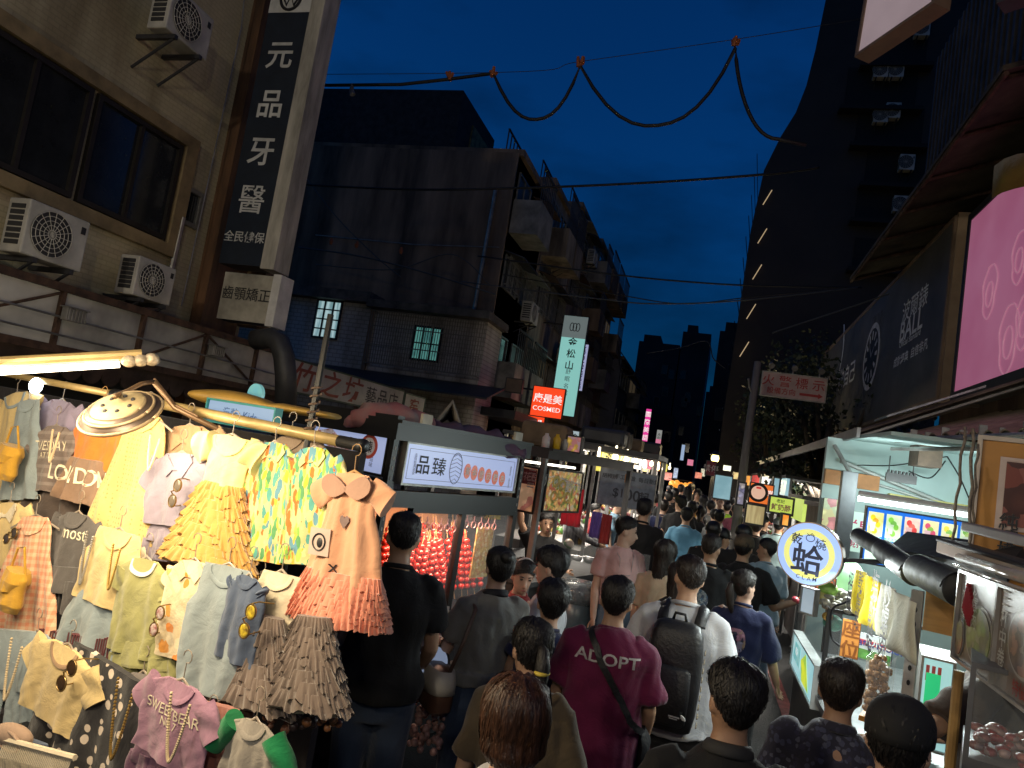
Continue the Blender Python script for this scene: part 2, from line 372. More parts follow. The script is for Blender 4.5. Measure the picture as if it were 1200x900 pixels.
CONC = mat('stained concrete', (.32, .26, .20), .9, 0, .55, .8, .3, 12, stretch=(2, 2, .4))
DCONC = mat('dark stained concrete', (.24, .165, .11), .9, 0, .5, .7, .3, 12, stretch=(2, 2, .35))
WIN = mat('dark window glass', (.02, .022, .026), .12, 0, .3, 3, spec=.5)
ALU = mat('aged aluminium', (.3, .29, .27), .45, .6, .3)
RUST = mat('rusty brown steel', (.10, .055, .035), .75, .2, .5, 9)
def window(parent, fr, a0, a1, b0, b1, nx=2, frm=ALU, pane=WIN, dep=.05, bars=0, shelf=True, ny=1):
    mb = MB(); w = .045
    mb.fb(fr, a0, a0+w, b0, b1, .002, dep); mb.fb(fr, a1-w, a1, b0, b1, .002, dep); mb.fb(fr, a0+w, a1-w, b0, b0+w, .002, dep); mb.fb(fr, a0+w, a1-w, b1-w, b1, .002, dep)
    for i in range(1, nx): s = a0+(a1-a0)*i/nx; mb.fb(fr, s-.02, s+.02, b0+w, b1-w, .004, dep-.004)
    for i in range(1, ny): s = b0+(b1-b0)*i/ny; mb.fb(fr, a0+w, a1-w, s-.015, s+.015, .006, dep-.008)
    for i in range(bars):
        s = a0+(a1-a0)*(i+.5)/bars; mb.fb(fr, s-.008, s+.008, b0, b1, dep+.08, dep+.096)
    if bars:
        for t in (b0+.08, (b0+b1)/2, b1-.08): mb.fb(fr, a0, a1, t-.01, t+.01, dep+.1, dep+.118)
        for t in (b0+.08, b1-.08):
            mb.fb(fr, a0, a0+.02, t-.01, t+.01, dep, dep+.1); mb.fb(fr, a1-.02, a1, t-.01, t+.01, dep, dep+.1)
    f = part('window', mb, frm, parent)
    p = MB(); p.fb(fr, a0+w, a1-w, b0+w, b1-w, .001, .012); q = part('pane', p, pane, f)
    return f
ACN = [0]
ACBODY = mat('off white casing', (.50, .48, .43), .5, 0, .25, 3); ACDARK = mat('dark fan grille', (.03, .03, .032), .6)
def ac_unit(fr, a, b, label, w=.8, h=.56, d=.3, gap=.2, group='air conditioner units on the buildings'):
    o = thing('air_conditioner', label, 'air conditioner', fr.P(a, b, gap+d/2), group=group)
    mb = MB(); mb.fb(fr, a-w/2, a+w/2, b, b+h, gap, gap+d); part('casing', mb, ACBODY, o, bevel=.012)
    mb = MB(); c = fr.P(a-w*.1, b+h/2, gap+d)
    mb.tube([c+fr.n*.002, c+fr.n*.006], h*.42, 28)
    g = part('fan_grille', mb, ACDARK, o)
    mb = MB()
    for k in range(1, 6):
        r = h*.42*k/5; mb.tube([c+fr.u*(math.cos(t)*r)+fr.up*(math.sin(t)*r)+fr.n*.012 for t in [2*math.pi*i/24 for i in range(25)]], .0035, 4)
    for k in range(8):
        t = math.pi*k/8; e = fr.u*math.cos(t)*h*.42+fr.up*math.sin(t)*h*.42; mb.tube([c-e+fr.n*.014, c+e+fr.n*.014], .003, 4)
    part('guard_ring', mb, ACBODY, g)
    mb = MB()
    for k in range(7): t = b+h*(.15+.11*k); mb.fb(fr, a-w/2-.006, a-w/2+.001, t, t+.035, gap+.04, gap+d-.04)
    part('side_louvre', mb, ACDARK, o)
    for s in (-.3, .3):
        mb = MB()
        mb.fb(fr, a+s*w-.02, a+s*w+.02, b-.045, b-.005, .005, gap+d+.03)
        mb.tube([fr.P(a+s*w, b-.04, gap+d), fr.P(a+s*w, b-.32, .01)], .014, 6)
        part('bracket', mb, DGREY, o)
    mb = MB(); mb.fb(fr, a+w*.36, a+w*.44, b+h*.72, b+h*.86, gap+d+.001, gap+d+.003); part('badge', mb, INK, o)
    return o

# ---- left: tiled building with the long window strip
FL = Fr((-5.6, 0, 0), (0, 1, 0))
b1 = thing('tiled_building', 'dim yellow tiled building with long dark window strip above awning', 'building', (-9, 2, 0))
mb = MB(); mb.ab(-12, -5.6, -4, 7.3, 0, 13)
part('wall', mb, tile_mat('yellow wall tiles', (.56, .49, .31), (.52, .45, .28), (.46, .40, .25), .11, .045, 1, .006), b1)
OCH = mat('ochre window surround', (.30, .22, .11), .7, 0, .3, 4)
mb = MB(); a0, a1, c0, c1 = 0.0, 5.86, 3.58, 4.62
mb.fb(FL, a0-.2, a1+.16, c1, c1+.12, .002, .07); mb.fb(FL, a0-.2, a1+.16, c0-.12, c0, .002, .07); mb.fb(FL, a1, a1+.16, c0, c1, .002, .07)
part('window_surround', mb, OCH, b1)
for i in range(4):
    s = a1-(i+1)*1.12
    window(b1, FL, s+.03, s+1.09, c0+.02, c1-.02, 2, mat('bronze window bar', (.03, .026, .022), .5, .4), WIN, .05, ny=1)
window(b1, FL, 6.0, 6.25, 3.85, 4.25, 1, ALU)
mb = MB(); mb.ab(-5.75, -5.45, 6.45, 7.05, 0, 13); part('corner_pilaster', mb, mat('brown pilaster tiles', (.13, .065, .03), .6, 0, .5, 2, stretch=(3, 3, .5)), b1)
mb = MB(); mb.ab(-5.9, -5.2, 7.06, 7.34, 3.0, 13); part('end_pilaster', mb, mat('ochre pilaster', (.22, .14, .06), .7, 0, .5, 2, stretch=(3, 3, .5)), b1)
mb = MB(); mb.tube([(-5.54, 5.98, 3.1), (-5.54, 6.0, 3.9)], .03, 8); mb.tube([(-5.52, 6.2, 3.0), (-5.52, 6.25, 6.2), (-5.5, 6.1, 7)], .008, 5)
part('drain_pipe', mb, ALU, b1)
for (px, py, lab) in ((58, 292, 'large grey white air conditioner unit above the white fascia, beneath the window strip'), (175, 340, 'smaller pale air conditioner beside the brown pilaster and dental box sign'), (216, 42, 'pale air conditioner high on yellow wall, left of the vertical dental sign')):
    a, b = FL.hit(px, py-10, .35); ac_unit(FL, a, b-.18, lab, .55 if px != 175 else .47, .43 if px != 175 else .37, .22)
# vertical dental sign
FD = Fr((-6, 6.9, 0), (1, 0, 0))
s0, t1 = FD.hit(318, -40); s0 = -0.0
x0 = -5.29; x1 = -4.76
FD = Fr((x0, 6.35, 0), (1, 0, 0))
NAVY = mat('navy sign panel', (.012, .02, .035), .45, 0, .2); SIGNW = mat('dull white sign paint', (.66, .66, .63), .6, 0, .25, 3)
o, _ = box_sign('vertical_sign', 'tall navy vertical dentist sign with white characters on yellow building', 'sign', FD, 0, x1-x0, 3.54, 7.6, NAVY, .28, 0)
for ch, py in (('元', 65), ('品', 122), ('牙', 178), ('醫', 234)):
    a, b = FD.hit(322-(py-122)*.2, py); text(o, FD, .26, b, .31, ch, SIGNW, bold=.06)
text(o, FD, .26, FD.hit(292, 278)[1], .115, '全民健保', SIGNW, bold=.02)
mb = MB(); mb.fb(FD, -.0, x1-x0, 6.42, 6.85, .001, .003); part('white_panel', mb, SIGNW, o)
mb = MB()
mb.tube([FD.P(.26+.13*math.cos(t), 6.60+.15*math.sin(t), .004) for t in [math.pi*(-1.2+i*.088) for i in range(17)]], .018, 6); mb.tube([FD.P(.14, 6.64, .004), FD.P(.22, 6.50, .004), FD.P(.26, 6.62, .004), FD.P(.31, 6.50, .004), FD.P(.39, 6.64, .004)], .014, 6)
part('emblem', mb, INK, o)
mb = MB(); mb.fb(FD, x1-x0+.002, x1-x0+.17, 3.52, 7.7, -.27, .01); part('edge_panel', mb, mat('cream sign edge', (.5, .47, .40), .6, 0, .35, 2, stretch=(3, 3, .6)), o)
# box sign beneath
FB = Fr((-5.14, 6.3, 0), (1, 0, 0)); CREAM = mat('grubby cream sign', (.45, .42, .34), .6, 0, .35, 2.5)
o, _ = box_sign('box_sign', 'cream box sign with dark dental characters under the navy vertical sign', 'sign', FB, 0, .60, 2.93, 3.44, CREAM, .22, 0)
text(o, FB, .31, 3.22, .135, '齒顎矯正', INK, bold=.05)
mb = MB(); mb.fb(FB, .605, .70, 2.91, 3.46, -.22, .01); part('side_panel', mb, mat('white sign side', (.7, .69, .66), .6, 0, .15), o)
# fascia of the arcade with brown framing
FF = Fr((-5.0, 0, 0), (0, 1, 0))
o = thing('awning_fascia', 'long dirty white fascia with rusty brown frame along the arcade', 'awning', (-5, 3, 2.2))
mb = MB(); mb.fb(FF, -3, 7.45, 2.30, 2.72, -.03, 0); part('panel', mb, mat('dirty white panel', (.52, .51, .47), .6, 0, .4, 1.2), o)
mb = MB(); mb.fb(FF, -3, 7.5, 2.72, 2.78, -.05, .05); mb.fb(FF, -3, 7.5, 2.24, 2.3, -.05, .05)
for i in range(12): a = -2.4+i*.84; mb.fb(FF, a, a+.035, 2.3, 2.72, .001, .04)
for i in (3, 5, 7, 9, 10): a = -2.4+i*.84; mb.tube([FF.P(a+.04, 2.34 if i % 2 else 2.7, .03), FF.P(a+.82, 2.7 if i % 2 else 2.34, .03)], .012, 6)
part('frame', mb, RUST, o)
mb = MB()
for b in (2.38, 2.52): mb.tube([FF.P(-3, b, .055), FF.P(2.6, b+.02, .055), FF.P(7.4, b-.04, .055)], .009, 6)
part('conduit', mb, ALU, o)
mb = MB(); mb.box((-5.6, -3, 2.78), (.62, 0, -.03), (0, 10.4, 0), (0, 0, .03)); part('roof', mb, RUST, o)
mb = MB(); vs = []
for i in range(52):
    a = -2.9+i*.2; mb.tube([FF.P(a+.1, 2.14, -.04), FF.P(a+.1, 2.14, -.02)], (.1, .1), 14); mb.fb(FF, a, a+.2, 2.14, 2.26, -.042, -.018)
part('scalloped_valance', mb, mat('dark brown canvas', (.07, .045, .035), .9, 0, .5, 5), o)
mb = MB(); mb.ab(-9, -5.58, -4, 7.2, .01, 2.2); solid('dark_interior_block', mb, mat('painted interior shade', (.03, .028, .026), .8, 0, .4, 1.5), kind='structure')  # solid block; the interior's shade is put into its dark colour
# two lamp holders on fascia
for i, (px, py) in enumerate(((88, 370), (255, 412))):
    a, b = FF.hit(px, py, .1); mb = MB(); mb.fb(FF, a-.09, a+.09, b-.05, b+.05, .06, .12); mb.fb(FF, a-.1, a+.1, b+.05, b+.06, .04, .14)
    for k in range(6): mb.fb(FF, a-.08+k*.03, a-.075+k*.03, b-.05, b+.05, .122, .13)
    solid('floodlight', mb, ALU, ('unlit' if i else 'caged unlit')+' floodlight on the white fascia '+('near the exhaust duct' if i else 'below the large air conditioner'), 'floodlight', bevel=.004)
# exhaust duct
mb = MB(); p = [at(300, 398, 6.9), at(318, 396, 6.8), at(328, 402, 6.75), at(333, 418, 6.7), at(335, 440, 6.7), at(335, 478, 6.7)]
mb.tube(p, .10, 18); solid('exhaust_duct', mb, mat('dull duct metal', (.06, .062, .066), .55, .4, .3, 3), 'fat dark grey bent exhaust duct in front of fascia', 'duct', smooth=True)

# shop sign along the same line
a0, a1 = 7.62, 11.0
o, _ = box_sign('shop_sign', 'long white shop sign with red brush characters along the left arcade', 'sign', FF, a0, a1, 2.34, 2.72, mat('shop sign white', (.5, .49, .45), .6, 0, .3, 2), .12, .02, mat('green sign trim', (.05, .09, .06), .6))
RED = mat('faded red lettering', (.30, .055, .03), .6, 0, .25)
for ch, a in (('竹', 7.95), ('之', 8.6), ('坊', 9.25)): text(o, FF, a, 2.54, .34, ch, RED, bold=.03, sx=1.5, slant=.15)
for ch, a in (('藝', 9.83), ('品', 10.23), ('店', 10.62)): text(o, FF, a, 2.52, .25, ch, INK, bold=.025, sx=1.35)
o, _ = box_sign('shop_sign', 'short white sign piece with one red character beside the long shop sign', 'sign', FF, 11.08, 11.95, 2.36, 2.70, MC['shop sign white'], .12, .02, MC['green sign trim'])
text(o, FF, 11.5, 2.53, .24, '窑', RED, bold=.03, sx=1.6)

# ---- dark building with blank wall, its annex
def annex():
    o = thing('annex_house', 'low white tiled house front with lit barred windows before dark wall', 'house', (-8, 17, 0))
    fr = Fr((-11.2, 15.5, 0), (1, 0, 0)); wt = tile_mat('white wall tiles', (.52, .48, .45), (.48, .45, .42), (.32, .29, .27), .2, .1, 0)
    mb = MB(); mb.ab(-12, -5.25, 15.5, 16.7, 0, 5.0); part('wall', mb, wt, o)
    mb = MB(); mb.ab(-12, -8.2, 15.2, 16.7, 5.0, 5.25); mb.ab(-8.2, -5.1, 15.05, 16.7, 4.88, 5.06); part('roof', mb, mat('old roof sheet', (.10, .09, .08), .8, 0, .5, 3), o)
    lit = emi('cool lit window', (.62, .88, .92), .55, (.25, .45, .48), 4, (3, 1, .4), light=False)
    teal = emi('teal lit window', (.20, .62, .56), .32, (.10, .34, .32), 3, light=False)
    a, b = fr.hit(384, 374); window(o, fr, a-.36, a+.36, b-.5, b+.48, 3, BLACK, lit, .05, 0, ny=4)
    a, b = fr.hit(500, 403); window(o, fr, a-.36, a+.36, b-.42, b+.42, 3, BLACK, teal, .05, 0, ny=2)
    mb = MB(); c0, _ = fr.hit(441, 380); c1 = 5.95
    for i in range(46): s = c0+(c1-c0)*i/45; mb.fb(fr, s-.007, s+.007, 3.55, 4.82, .28, .294)
    for t in (3.55, 4.0, 4.45, 4.82): mb.fb(fr, c0, c1, t-.012, t+.012, .295, .312)
    for s in (c0, c1):
        for t in (3.55, 4.82): mb.fb(fr, s-.01, s+.01, t-.01, t+.01, .0, .28)
    part('window_cage', mb, mat('pale cage bars', (.20, .18, .16), .6, .3), o)
    mb = MB(); mb.ab(-8.25, -8.15, 15.44, 15.5, 0, 5.0); part('corner_trim', mb, DCONC, o)
    mb = MB(); mb.box((-11.8, 14.3, 3.0), (7.2, 0, 0), (0, 1.2, .35), (0, 0, .04)); part('canopy', mb, DGREY, o)
annex()
o = thing('blank_wall_building', 'big dark concrete building with blank side wall and rooftop block', 'building', (-9, 18, 0))
mb = MB(); mb.ab(-20, -5.6, 16.8, 20.2, 0, 9.6); part('wall', mb, DCONC, o)
mb = MB(); mb.ab(-20, -7.6, 17.2, 20.2, 9.6, 11.5); part('rooftop_block', mb, mat('dark rooftop block', (.03, .03, .034), .9, 0, .4), o)
mb = MB(); fr = Fr((-7.6, 17.2, 0), (0, 1, 0)); mb.fb(fr, 1.0, 2.6, 10.0, 11.0, .002, .05); part('rooftop_sign', mb, mat('dim yellow rooftop sign', (.25, .22, .08), .7, 0, .5, 5), o)
mb = MB(); mb.tube([(-6.1, 16.74, 4.9), (-6.05, 16.74, 8.2), (-6.05, 16.74, 8.6)], .05, 8); mb.tube([(-11, 16.73, 7.0), (-8, 16.73, 6.95), (-5.7, 16.73, 7.05)], .015, 5); part('drain_pipe', mb, ALU, o)
fr = Fr((-5.6, 16.8, 0), (0, 1, 0))
# ---- apartment row on the left
def flats(y0, y1, z1, label, tone, nfl, seed, x=-5.6):
    r = random.Random(seed); fr = Fr((x, y0, 0), (0, 1, 0)); L = y1-y0
    o = thing('apartment_building', label, 'building', (x-2.5, (y0+y1)/2, 0), group='old apartment buildings along the left side')
    mb = MB(); mb.ab(x-7, x, y0+.02, y1, 0, z1); part('wall', mb, tone, o)
    mb = MB(); mb.ab(x-7, x+.12, y0+.02, y1, z1, z1+.18)
    part('parapet', mb, DCONC, o)
    fh = (z1-3.2)/nfl
    glow = [WIN, WIN, WIN, mat('grey curtain glass', (.10, .11, .11), .4), emi('faint warm window', (.5, .36, .18), .06, light=False)]
    for f in range(nfl):
        z = 3.2+f*fh
        k = 2 if L < 4.2 else 3
        for j in range(k):
            a = L*(j+.08)/k; b = L*(j+.92)/k
            if r.random() < .45:   # balcony with railing and cage
                mb = MB(); mb.fb(fr, a, b, z+.1, z+.2, .002, .75); mb.fb(fr, a, b, z+.2, z+1.0, .68, .75); mb.fb(fr, a, a+.06, z+.2, z+1.0, .003, .68); mb.fb(fr, b-.06, b, z+.2, z+1.0, .003, .68)
                bl = part('balcony', mb, r.choice([CONC, DCONC, mat('pale balcony tiles', (.24, .23, .21), .7, 0, .4, 2)]), o)
                mb = MB()
                for q in range(9): s = a+(b-a)*q/8; mb.fb(fr, s-.012, s+.012, z+1.0, z+fh-.25, .70, .72)
                mb.fb(fr, a, b, z+fh-.3, z+fh-.25, .69, .74)
                part('railing', mb, DGREY, bl)
                window(o, fr, a+.1, b-.1, z+.25, z+fh-.35, 2, ALU, r.choice(glow))
            else:
                window(o, fr, a+.05, b-.05, z+.8, z+fh-.45, 3, ALU, r.choice(glow), .05, bars=r.choice([0, 8, 10]))
                mb = MB(); mb.box(fr.P(a-.05, z+fh-.4, .002), fr.u*(b-a+.1), fr.n*.55-UP*.16, UP*.03); part('window_awning', mb, r.choice([DGREY, RUST, mat('faded awning sheet', (.2, .2, .18), .7, 0, .4)]), o)
    mb = MB()
    for q in range(12): mb.fb(fr, L*q/12, L*q/12+.03, z1+.18, z1+.7, -.4, -.37)
    mb.fb(fr, 0, L, z1+.7, z1+.73, -.41, -.36); part('roof_railing', mb, DGREY, o)
    return o
BT = mat('brownish stained wall', (.30, .22, .16), .85, 0, .5, .9, .2, 8, stretch=(2, 2, .4))
flats(16.85, 20.3, 9.55, 'nearest apartment building with rusty cages beside the blank dark wall', BT, 3, 3)
flats(20.4, 24.6, 10.3, 'grey apartment building with caged balconies behind the teal vertical sign', CONC, 3, 5)
flats(24.7, 29.6, 11.2, 'third apartment building of the left row, with brown walls and railing', BT, 4, 8)
flats(29.7, 36, 11.5, 'farthest dark apartment building at the end of the left row', DCONC, 4, 11)
flats(37, 50, 7.6, 'low pale grey apartment block beyond the left row near pink sign', mat('grey panel wall', (.2, .2, .22), .8, 0, .2, 1), 2, 13, -4.9)
fr = Fr((-5.6, 16.8, 0), (0, 1, 0))
for (y, z, lab) in ((2.2, 5.6, 'rusty air conditioner below the lit teal side window on apartment row'), (5.4, 8.2, 'air conditioner on upper floor of the grey apartment building'), (7.4, 5.2, 'air conditioner hanging low behind the teal vertical sign'), (10, 9.6, 'small air conditioner high on third apartment building'), (14, 7.6, 'air conditioner on the farthest apartment building')): ac_unit(fr, y, z, lab)
# ---- ground floor shop fronts under the row
mb = MB(); mb.ab(-5.6, -4.4, 16, 36, 2.75, 2.95); solid('arcade_canopy', mb, DGREY, 'dark flat canopy running above the left shop fronts', 'canopy')
# ---- far towers
def dark_block(x0, x1, y0, y1, z, label, m, n=0, seed=1):
    o = thing('far_building', label, 'building', ((x0+x1)/2, (y0+y1)/2, 0), group='far buildings at the end of the street')
    mb = MB(); mb.ab(x0, x1, y0, y1, 0, z); part('wall', mb, m, o)
    mb = MB(); mb.ab(x0+.3, x0+(x1-x0)*.5, y0+.5, y1, z, z+.7); part('roof', mb, m, o)
    fr = Fr((x0, y0, 0), (1, 0, 0)); r = random.Random(seed)
    for i in range(n):
        a = (x1-x0)*r.uniform(.08, .85); b = z*r.uniform(.25, .8); window(o, fr, a, a+.5, b, b+.8, 1, DGREY, WIN)
NIGHT = mat('dark far facade', (.018, .02, .028), .8, 0, .4, .4)
dark_block(-6.7, -3.3, 60, 70, 12.8, 'far dark tower with flat roof at street end, left one', NIGHT, 8, 2)
dark_block(-3.2, -.9, 60, 72, 14.0, 'far dark tower slightly taller, at the very street end', NIGHT, 6, 3)
dark_block(-5.3, -2.6, 52, 58, 6.2, 'small dark building under the far towers behind pink sign', NIGHT, 4, 4)
dark_block(-.2, 3.0, 46, 58, 11.5, 'narrow dark building beside the black tower at street end', NIGHT, 6, 5)
dark_block(-.9, 3.0, 75, 90, 11.0, 'lowest dark far building closing the street end', NIGHT, 4, 6)
# ---- right: black tower with curved edge
o = thing('black_tower', 'tall black tower with stepped curved edge and slanted light strips', 'building', (5, 34, 0))
prof = [(.4, 0), (.4, 5), (.47, 8.1), (.52, 11.85), (.72, 14.3), (1.18, 15.7), (1.62, 16.7), (1.88, 17.8), (2.05, 19.3), (2.2, 21.4), (2.6, 26), (2.7, 34), (7.5, 34), (7.5, 0)]
mb = MB(); A = [V((x, 28, z)) for x, z in prof]; B = [V((x+1.2, 48, z)) for x, z in prof]
n = len(prof); mb.add(A+B, [tuple(range(n)), tuple(reversed(range(n, 2*n)))]+[(i, i+n, (i+1) % n+n, (i+1) % n) for i in range(n)])
TOW = mat('black tower cladding', (.032, .024, .018), .7, 0, .3, .4); part('wall', mb, TOW, o)
ft = Fr((0, 28, 0), (1, 0, 0))
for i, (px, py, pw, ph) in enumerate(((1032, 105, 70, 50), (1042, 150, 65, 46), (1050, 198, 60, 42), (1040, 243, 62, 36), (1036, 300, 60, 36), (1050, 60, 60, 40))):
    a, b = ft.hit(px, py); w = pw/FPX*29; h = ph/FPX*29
    mb = MB(); mb.fb(ft, a-w/2, a+w/2, b-h/2, b+h/2, .0, .03); mb.fb(ft, a-w/2-.2, a+w/2+.2, b-h/2-.15, b-h/2, .002, .5); f = part('recess_shade_panel', mb, mat('black recess shade', (.006, .006, .007), .8), o)  # flat black panel and ledge; the recess shade is put into the colour
for i, (px, py) in enumerate(((1030, 88), (1048, 88), (1030, 140), (1044, 135), (1060, 195), (1053, 243), (1047, 293), (1078, 40), (1080, 20))):
    a, b = ft.hit(px, py); ac_unit(ft, a, b-.3, 'pale air conditioner on a recessed black tower balcony, '+['left of a pair', 'right of a pair', 'left of the dim pair', 'right of the dim pair', 'third floor down', 'fourth floor down', 'lowest one visible', 'upper stack', 'topmost'][i], .5, .6, .3, .1, 'air conditioners on the black tower')
mb = MB()
for (px, py, px2, py2) in ((884, 253, 898, 232), (878, 282, 893, 270), (879, 318, 886, 300), (874, 353, 881, 337), (868, 402, 882, 388)): pass
STRIP = emi('slanted light strip', (1, .72, .4), .42, light=False)
fs = Fr((.42, 28, 0), (0.06, 1, 0))
for i, (px, py) in enumerate(((899, 233), (893, 278), (887, 320), (880, 366), (872, 410))):
    a, b = ft.hit(px, py); d = .35; mb = MB(); mb.tube([(a-.13, 27.85, b-.30), (a+.13, 27.85, b+.30)], .018, 6); part('light_strip', mb, STRIP, o)
mb = MB()
for k in range(14):
    z = 4+k*.85; mb.box((.33+.004*k, 28.3, z), (.02, 0, 0), (.6, 8, 0), (0, 0, .06))
part('facade_fin', mb, mat('dark blue glass fin', (.03, .05, .1), .2, .5), o)
a, b = ft.hit(1110, 140); mb = MB(); mb.fb(ft, a-.15, a+.15, b-.2, b+.2, .002, .03); part('lit_window', mb, emi('tiny lit window', (1, .95, .8), 1.2, light=False), o)
mb = MB(); c0 = at(1098, 25, 27); c1 = at(1068, 300, 27); mb.tube([c0, (c0+c1)/2, c1], .03, 5); part('downpipe', mb, ALU, o)
# ---- right: near shop building with balcony and cladding
o = thing('shop_building', 'dark near building with corrugated cladding and awning above pink billboard', 'building', (5, 8, 0))
mb = MB(); mb.ab(3.6, 10, 3, 13.2, 3.4, 14); mb.ab(3.6, 10, 3, 13.2, 0, 3.3); part('wall', mb, DCONC, o)
fr = Fr((3.6, 13.2, 0), (0, -1, 0))
mb = MB(); ys = []
for i in range(60): y = .6+i*.1; mb.fb(fr, y, y+.05, 6.4, 9.6, .7, .76 if i % 2 else .74)
mb.fb(fr, .6, 6.6, 6.3, 9.7, .62, .7); part('cladding', mb, mat('dull corrugated cladding', (.06, .055, .05), .6, .3, .4, 2), o)
mb = MB(); mb.box(fr.P(.3, 6.35, .05), fr.u*6.5, fr.n*1.6-UP*.55, UP*.05); part('awning_roof', mb, mat('aged tan awning', (.085, .07, .045), .8, 0, .5, 2), o)
mb = MB()
for k in range(7): mb.tube([fr.P(.4+k*1.05, 6.33, .06), fr.P(.4+k*1.05, 5.78, 1.62)], .025, 6)
mb.tube([fr.P(.3, 5.78, 1.62), fr.P(6.8, 5.78, 1.62)], .025, 6); part('awning_frame', mb, RUST, o)
window(o, fr, 1, 3, 4.4, 5.8, 3, ALU); window(o, fr, 3.6, 5.6, 4.4, 5.8, 3, ALU); window(o, fr, 1, 3, 10.2, 11.6, 3, ALU, bars=8); window(o, fr, 3.6, 5.6, 10.2, 11.6, 3, ALU, bars=8)
# ---- wall behind the right stalls is built with the stalls
# watch billboard along the street
FR_ = Fr((2.6, 20, 0), (0, -1, 0))
SLATE = mat('dark billboard vinyl', (.11, .11, .11), .5, 0, .3, 1.2)
b0 = 20-9.75
o, _ = box_sign('billboard', 'long dark wristwatch billboard over the right hand stalls', 'billboard', FR_, .2, b0, 3.5, 5.75, SLATE, .42, .06, mat('tan billboard frame', (.24, .17, .12), .6, 0, .3, 2))
mb = MB(); mb.ab(2.62, 3.05, 9.66, 9.72, 3.42, 5.84); part('end_panel', mb, mat('tan end panel', (.40, .29, .20), .6, 0, .25, 1.5), o)
def watch(a, b, r):
    lt = mat('billboard pale print', (.68, .68, .68), .6, 0, .3, 6); dk = mat('billboard black print', (.01, .01, .012), .5, 0, 0)
    mb = MB(); mb.add(flat(FR_, [(a-.8*r, b-1.9*r), (a+.75*r, b-1.7*r), (a+.95*r, b-.3*r), (a-.95*r, b-.3*r)], .004), [(0, 1, 2, 3)]); mb.add(flat(FR_, [(a-.7*r, b+.4*r), (a+.95*r, b+.2*r), (a+.9*r, b+1.2*r), (a-.3*r, b+1.25*r)], .004), [(0, 1, 2, 3)]); part('watch_strap_print', mb, mat('billboard grey print', (.11, .11, .11), .6, 0, .5, 8), o)
    mb = MB(); mb.tube([FR_.P(a, b, .001), FR_.P(a, b, .006)], r, 40); part('watch_bezel_print', mb, lt, o)
    mb = MB(); mb.tube([FR_.P(a, b, .004), FR_.P(a, b, .009)], r*.84, 40); part('watch_dial_print', mb, dk, o)
    mb = MB()
    for k in range(12):
        t = k*math.pi/6; c, s = math.cos(t), math.sin(t); mb.quad(*flat(FR_, [(a+c*r*.5-s*r*.045, b+s*r*.5+c*r*.045), (a+c*r*.76-s*r*.07, b+s*r*.76+c*r*.07), (a+c*r*.76+s*r*.07, b+s*r*.76-c*r*.07), (a+c*r*.5+s*r*.045, b+s*r*.5-c*r*.045)], .0105))
    mb.quad(*flat(FR_, [(a-.03*r, b), (a+.5*r, b+.4*r), (a+.03*r, b-.04*r)], .0115)); mb.quad(*flat(FR_, [(a-.03*r, b), (a-.35*r, b+.45*r), (a+.03*r, b+.04*r)], .0115))
    part('watch_marker_print', mb, lt, o)
a, b = FR_.hit(1021, 418); watch(a, b, .62)
PALE = mat('billboard lettering', (.85, .85, .82), .6)
for (px, py, s, tx, f) in ((1072, 356, .32, '波爾錶', .05), (1068, 381, .40, 'BALL', .04), (1066, 397, .12, 'Official Standard', .03), (1066, 415, .15, '成就經典  自信非凡', .04), (992, 440, .44, '做自己', .05), (990, 462, .12, 'Since 1891', 0)):
    if 'Since' in tx: continue
    a, b = FR_.hit(px, py); text(o, FR_, a, b, s, tx, PALE, bold=f, sx=1.25)
mb = MB(); a, b = FR_.hit(987, 410); mb.tube([FR_.P(a-.1+.25*math.sin(k*.5), b+.6-k*.2, .006) for k in range(8)], .012, 5); part('curve_print', mb, PALE, o)
# pink billboard
FP = Fr((2.55, 8.9, 0), (0, -1, 0))
PINK = emi('pink billboard face', (.66, .20, .36), .36, (.72, .25, .42), 1.3)
o, _ = box_sign('billboard', 'glowing pink billboard with faint pale outlines at the right edge', 'billboard', FP, 0.0, 4.6, 3.45, 5.45, PINK, .3, .09, mat('black billboard frame', (.02, .02, .022), .5))
LP = emi('pale pink outline', (.75, .32, .46), .37, light=False)
for (px, py, r) in ((1160, 340, .22), (1182, 395, .26), (1195, 300, .2), (1200, 375, .2)):
    a, b = FP.hit(px, py); mb = MB()
    mb.tube([FP.P(a+r*.8*math.cos(t)*(1+.12*math.sin(5*t)), b+r*1.3*math.sin(t)*(1+.07*math.sin(3*t)), .004) for t in [i*math.pi/48 for i in range(97)]], .008, 5)
    mb.tube([FP.P(a+r*.4*math.cos(t), b-r*.2+r*.6*math.sin(t), .004) for t in [i*math.pi/12 for i in range(25)]], .008, 5); part('outline_print', mb, LP, o)
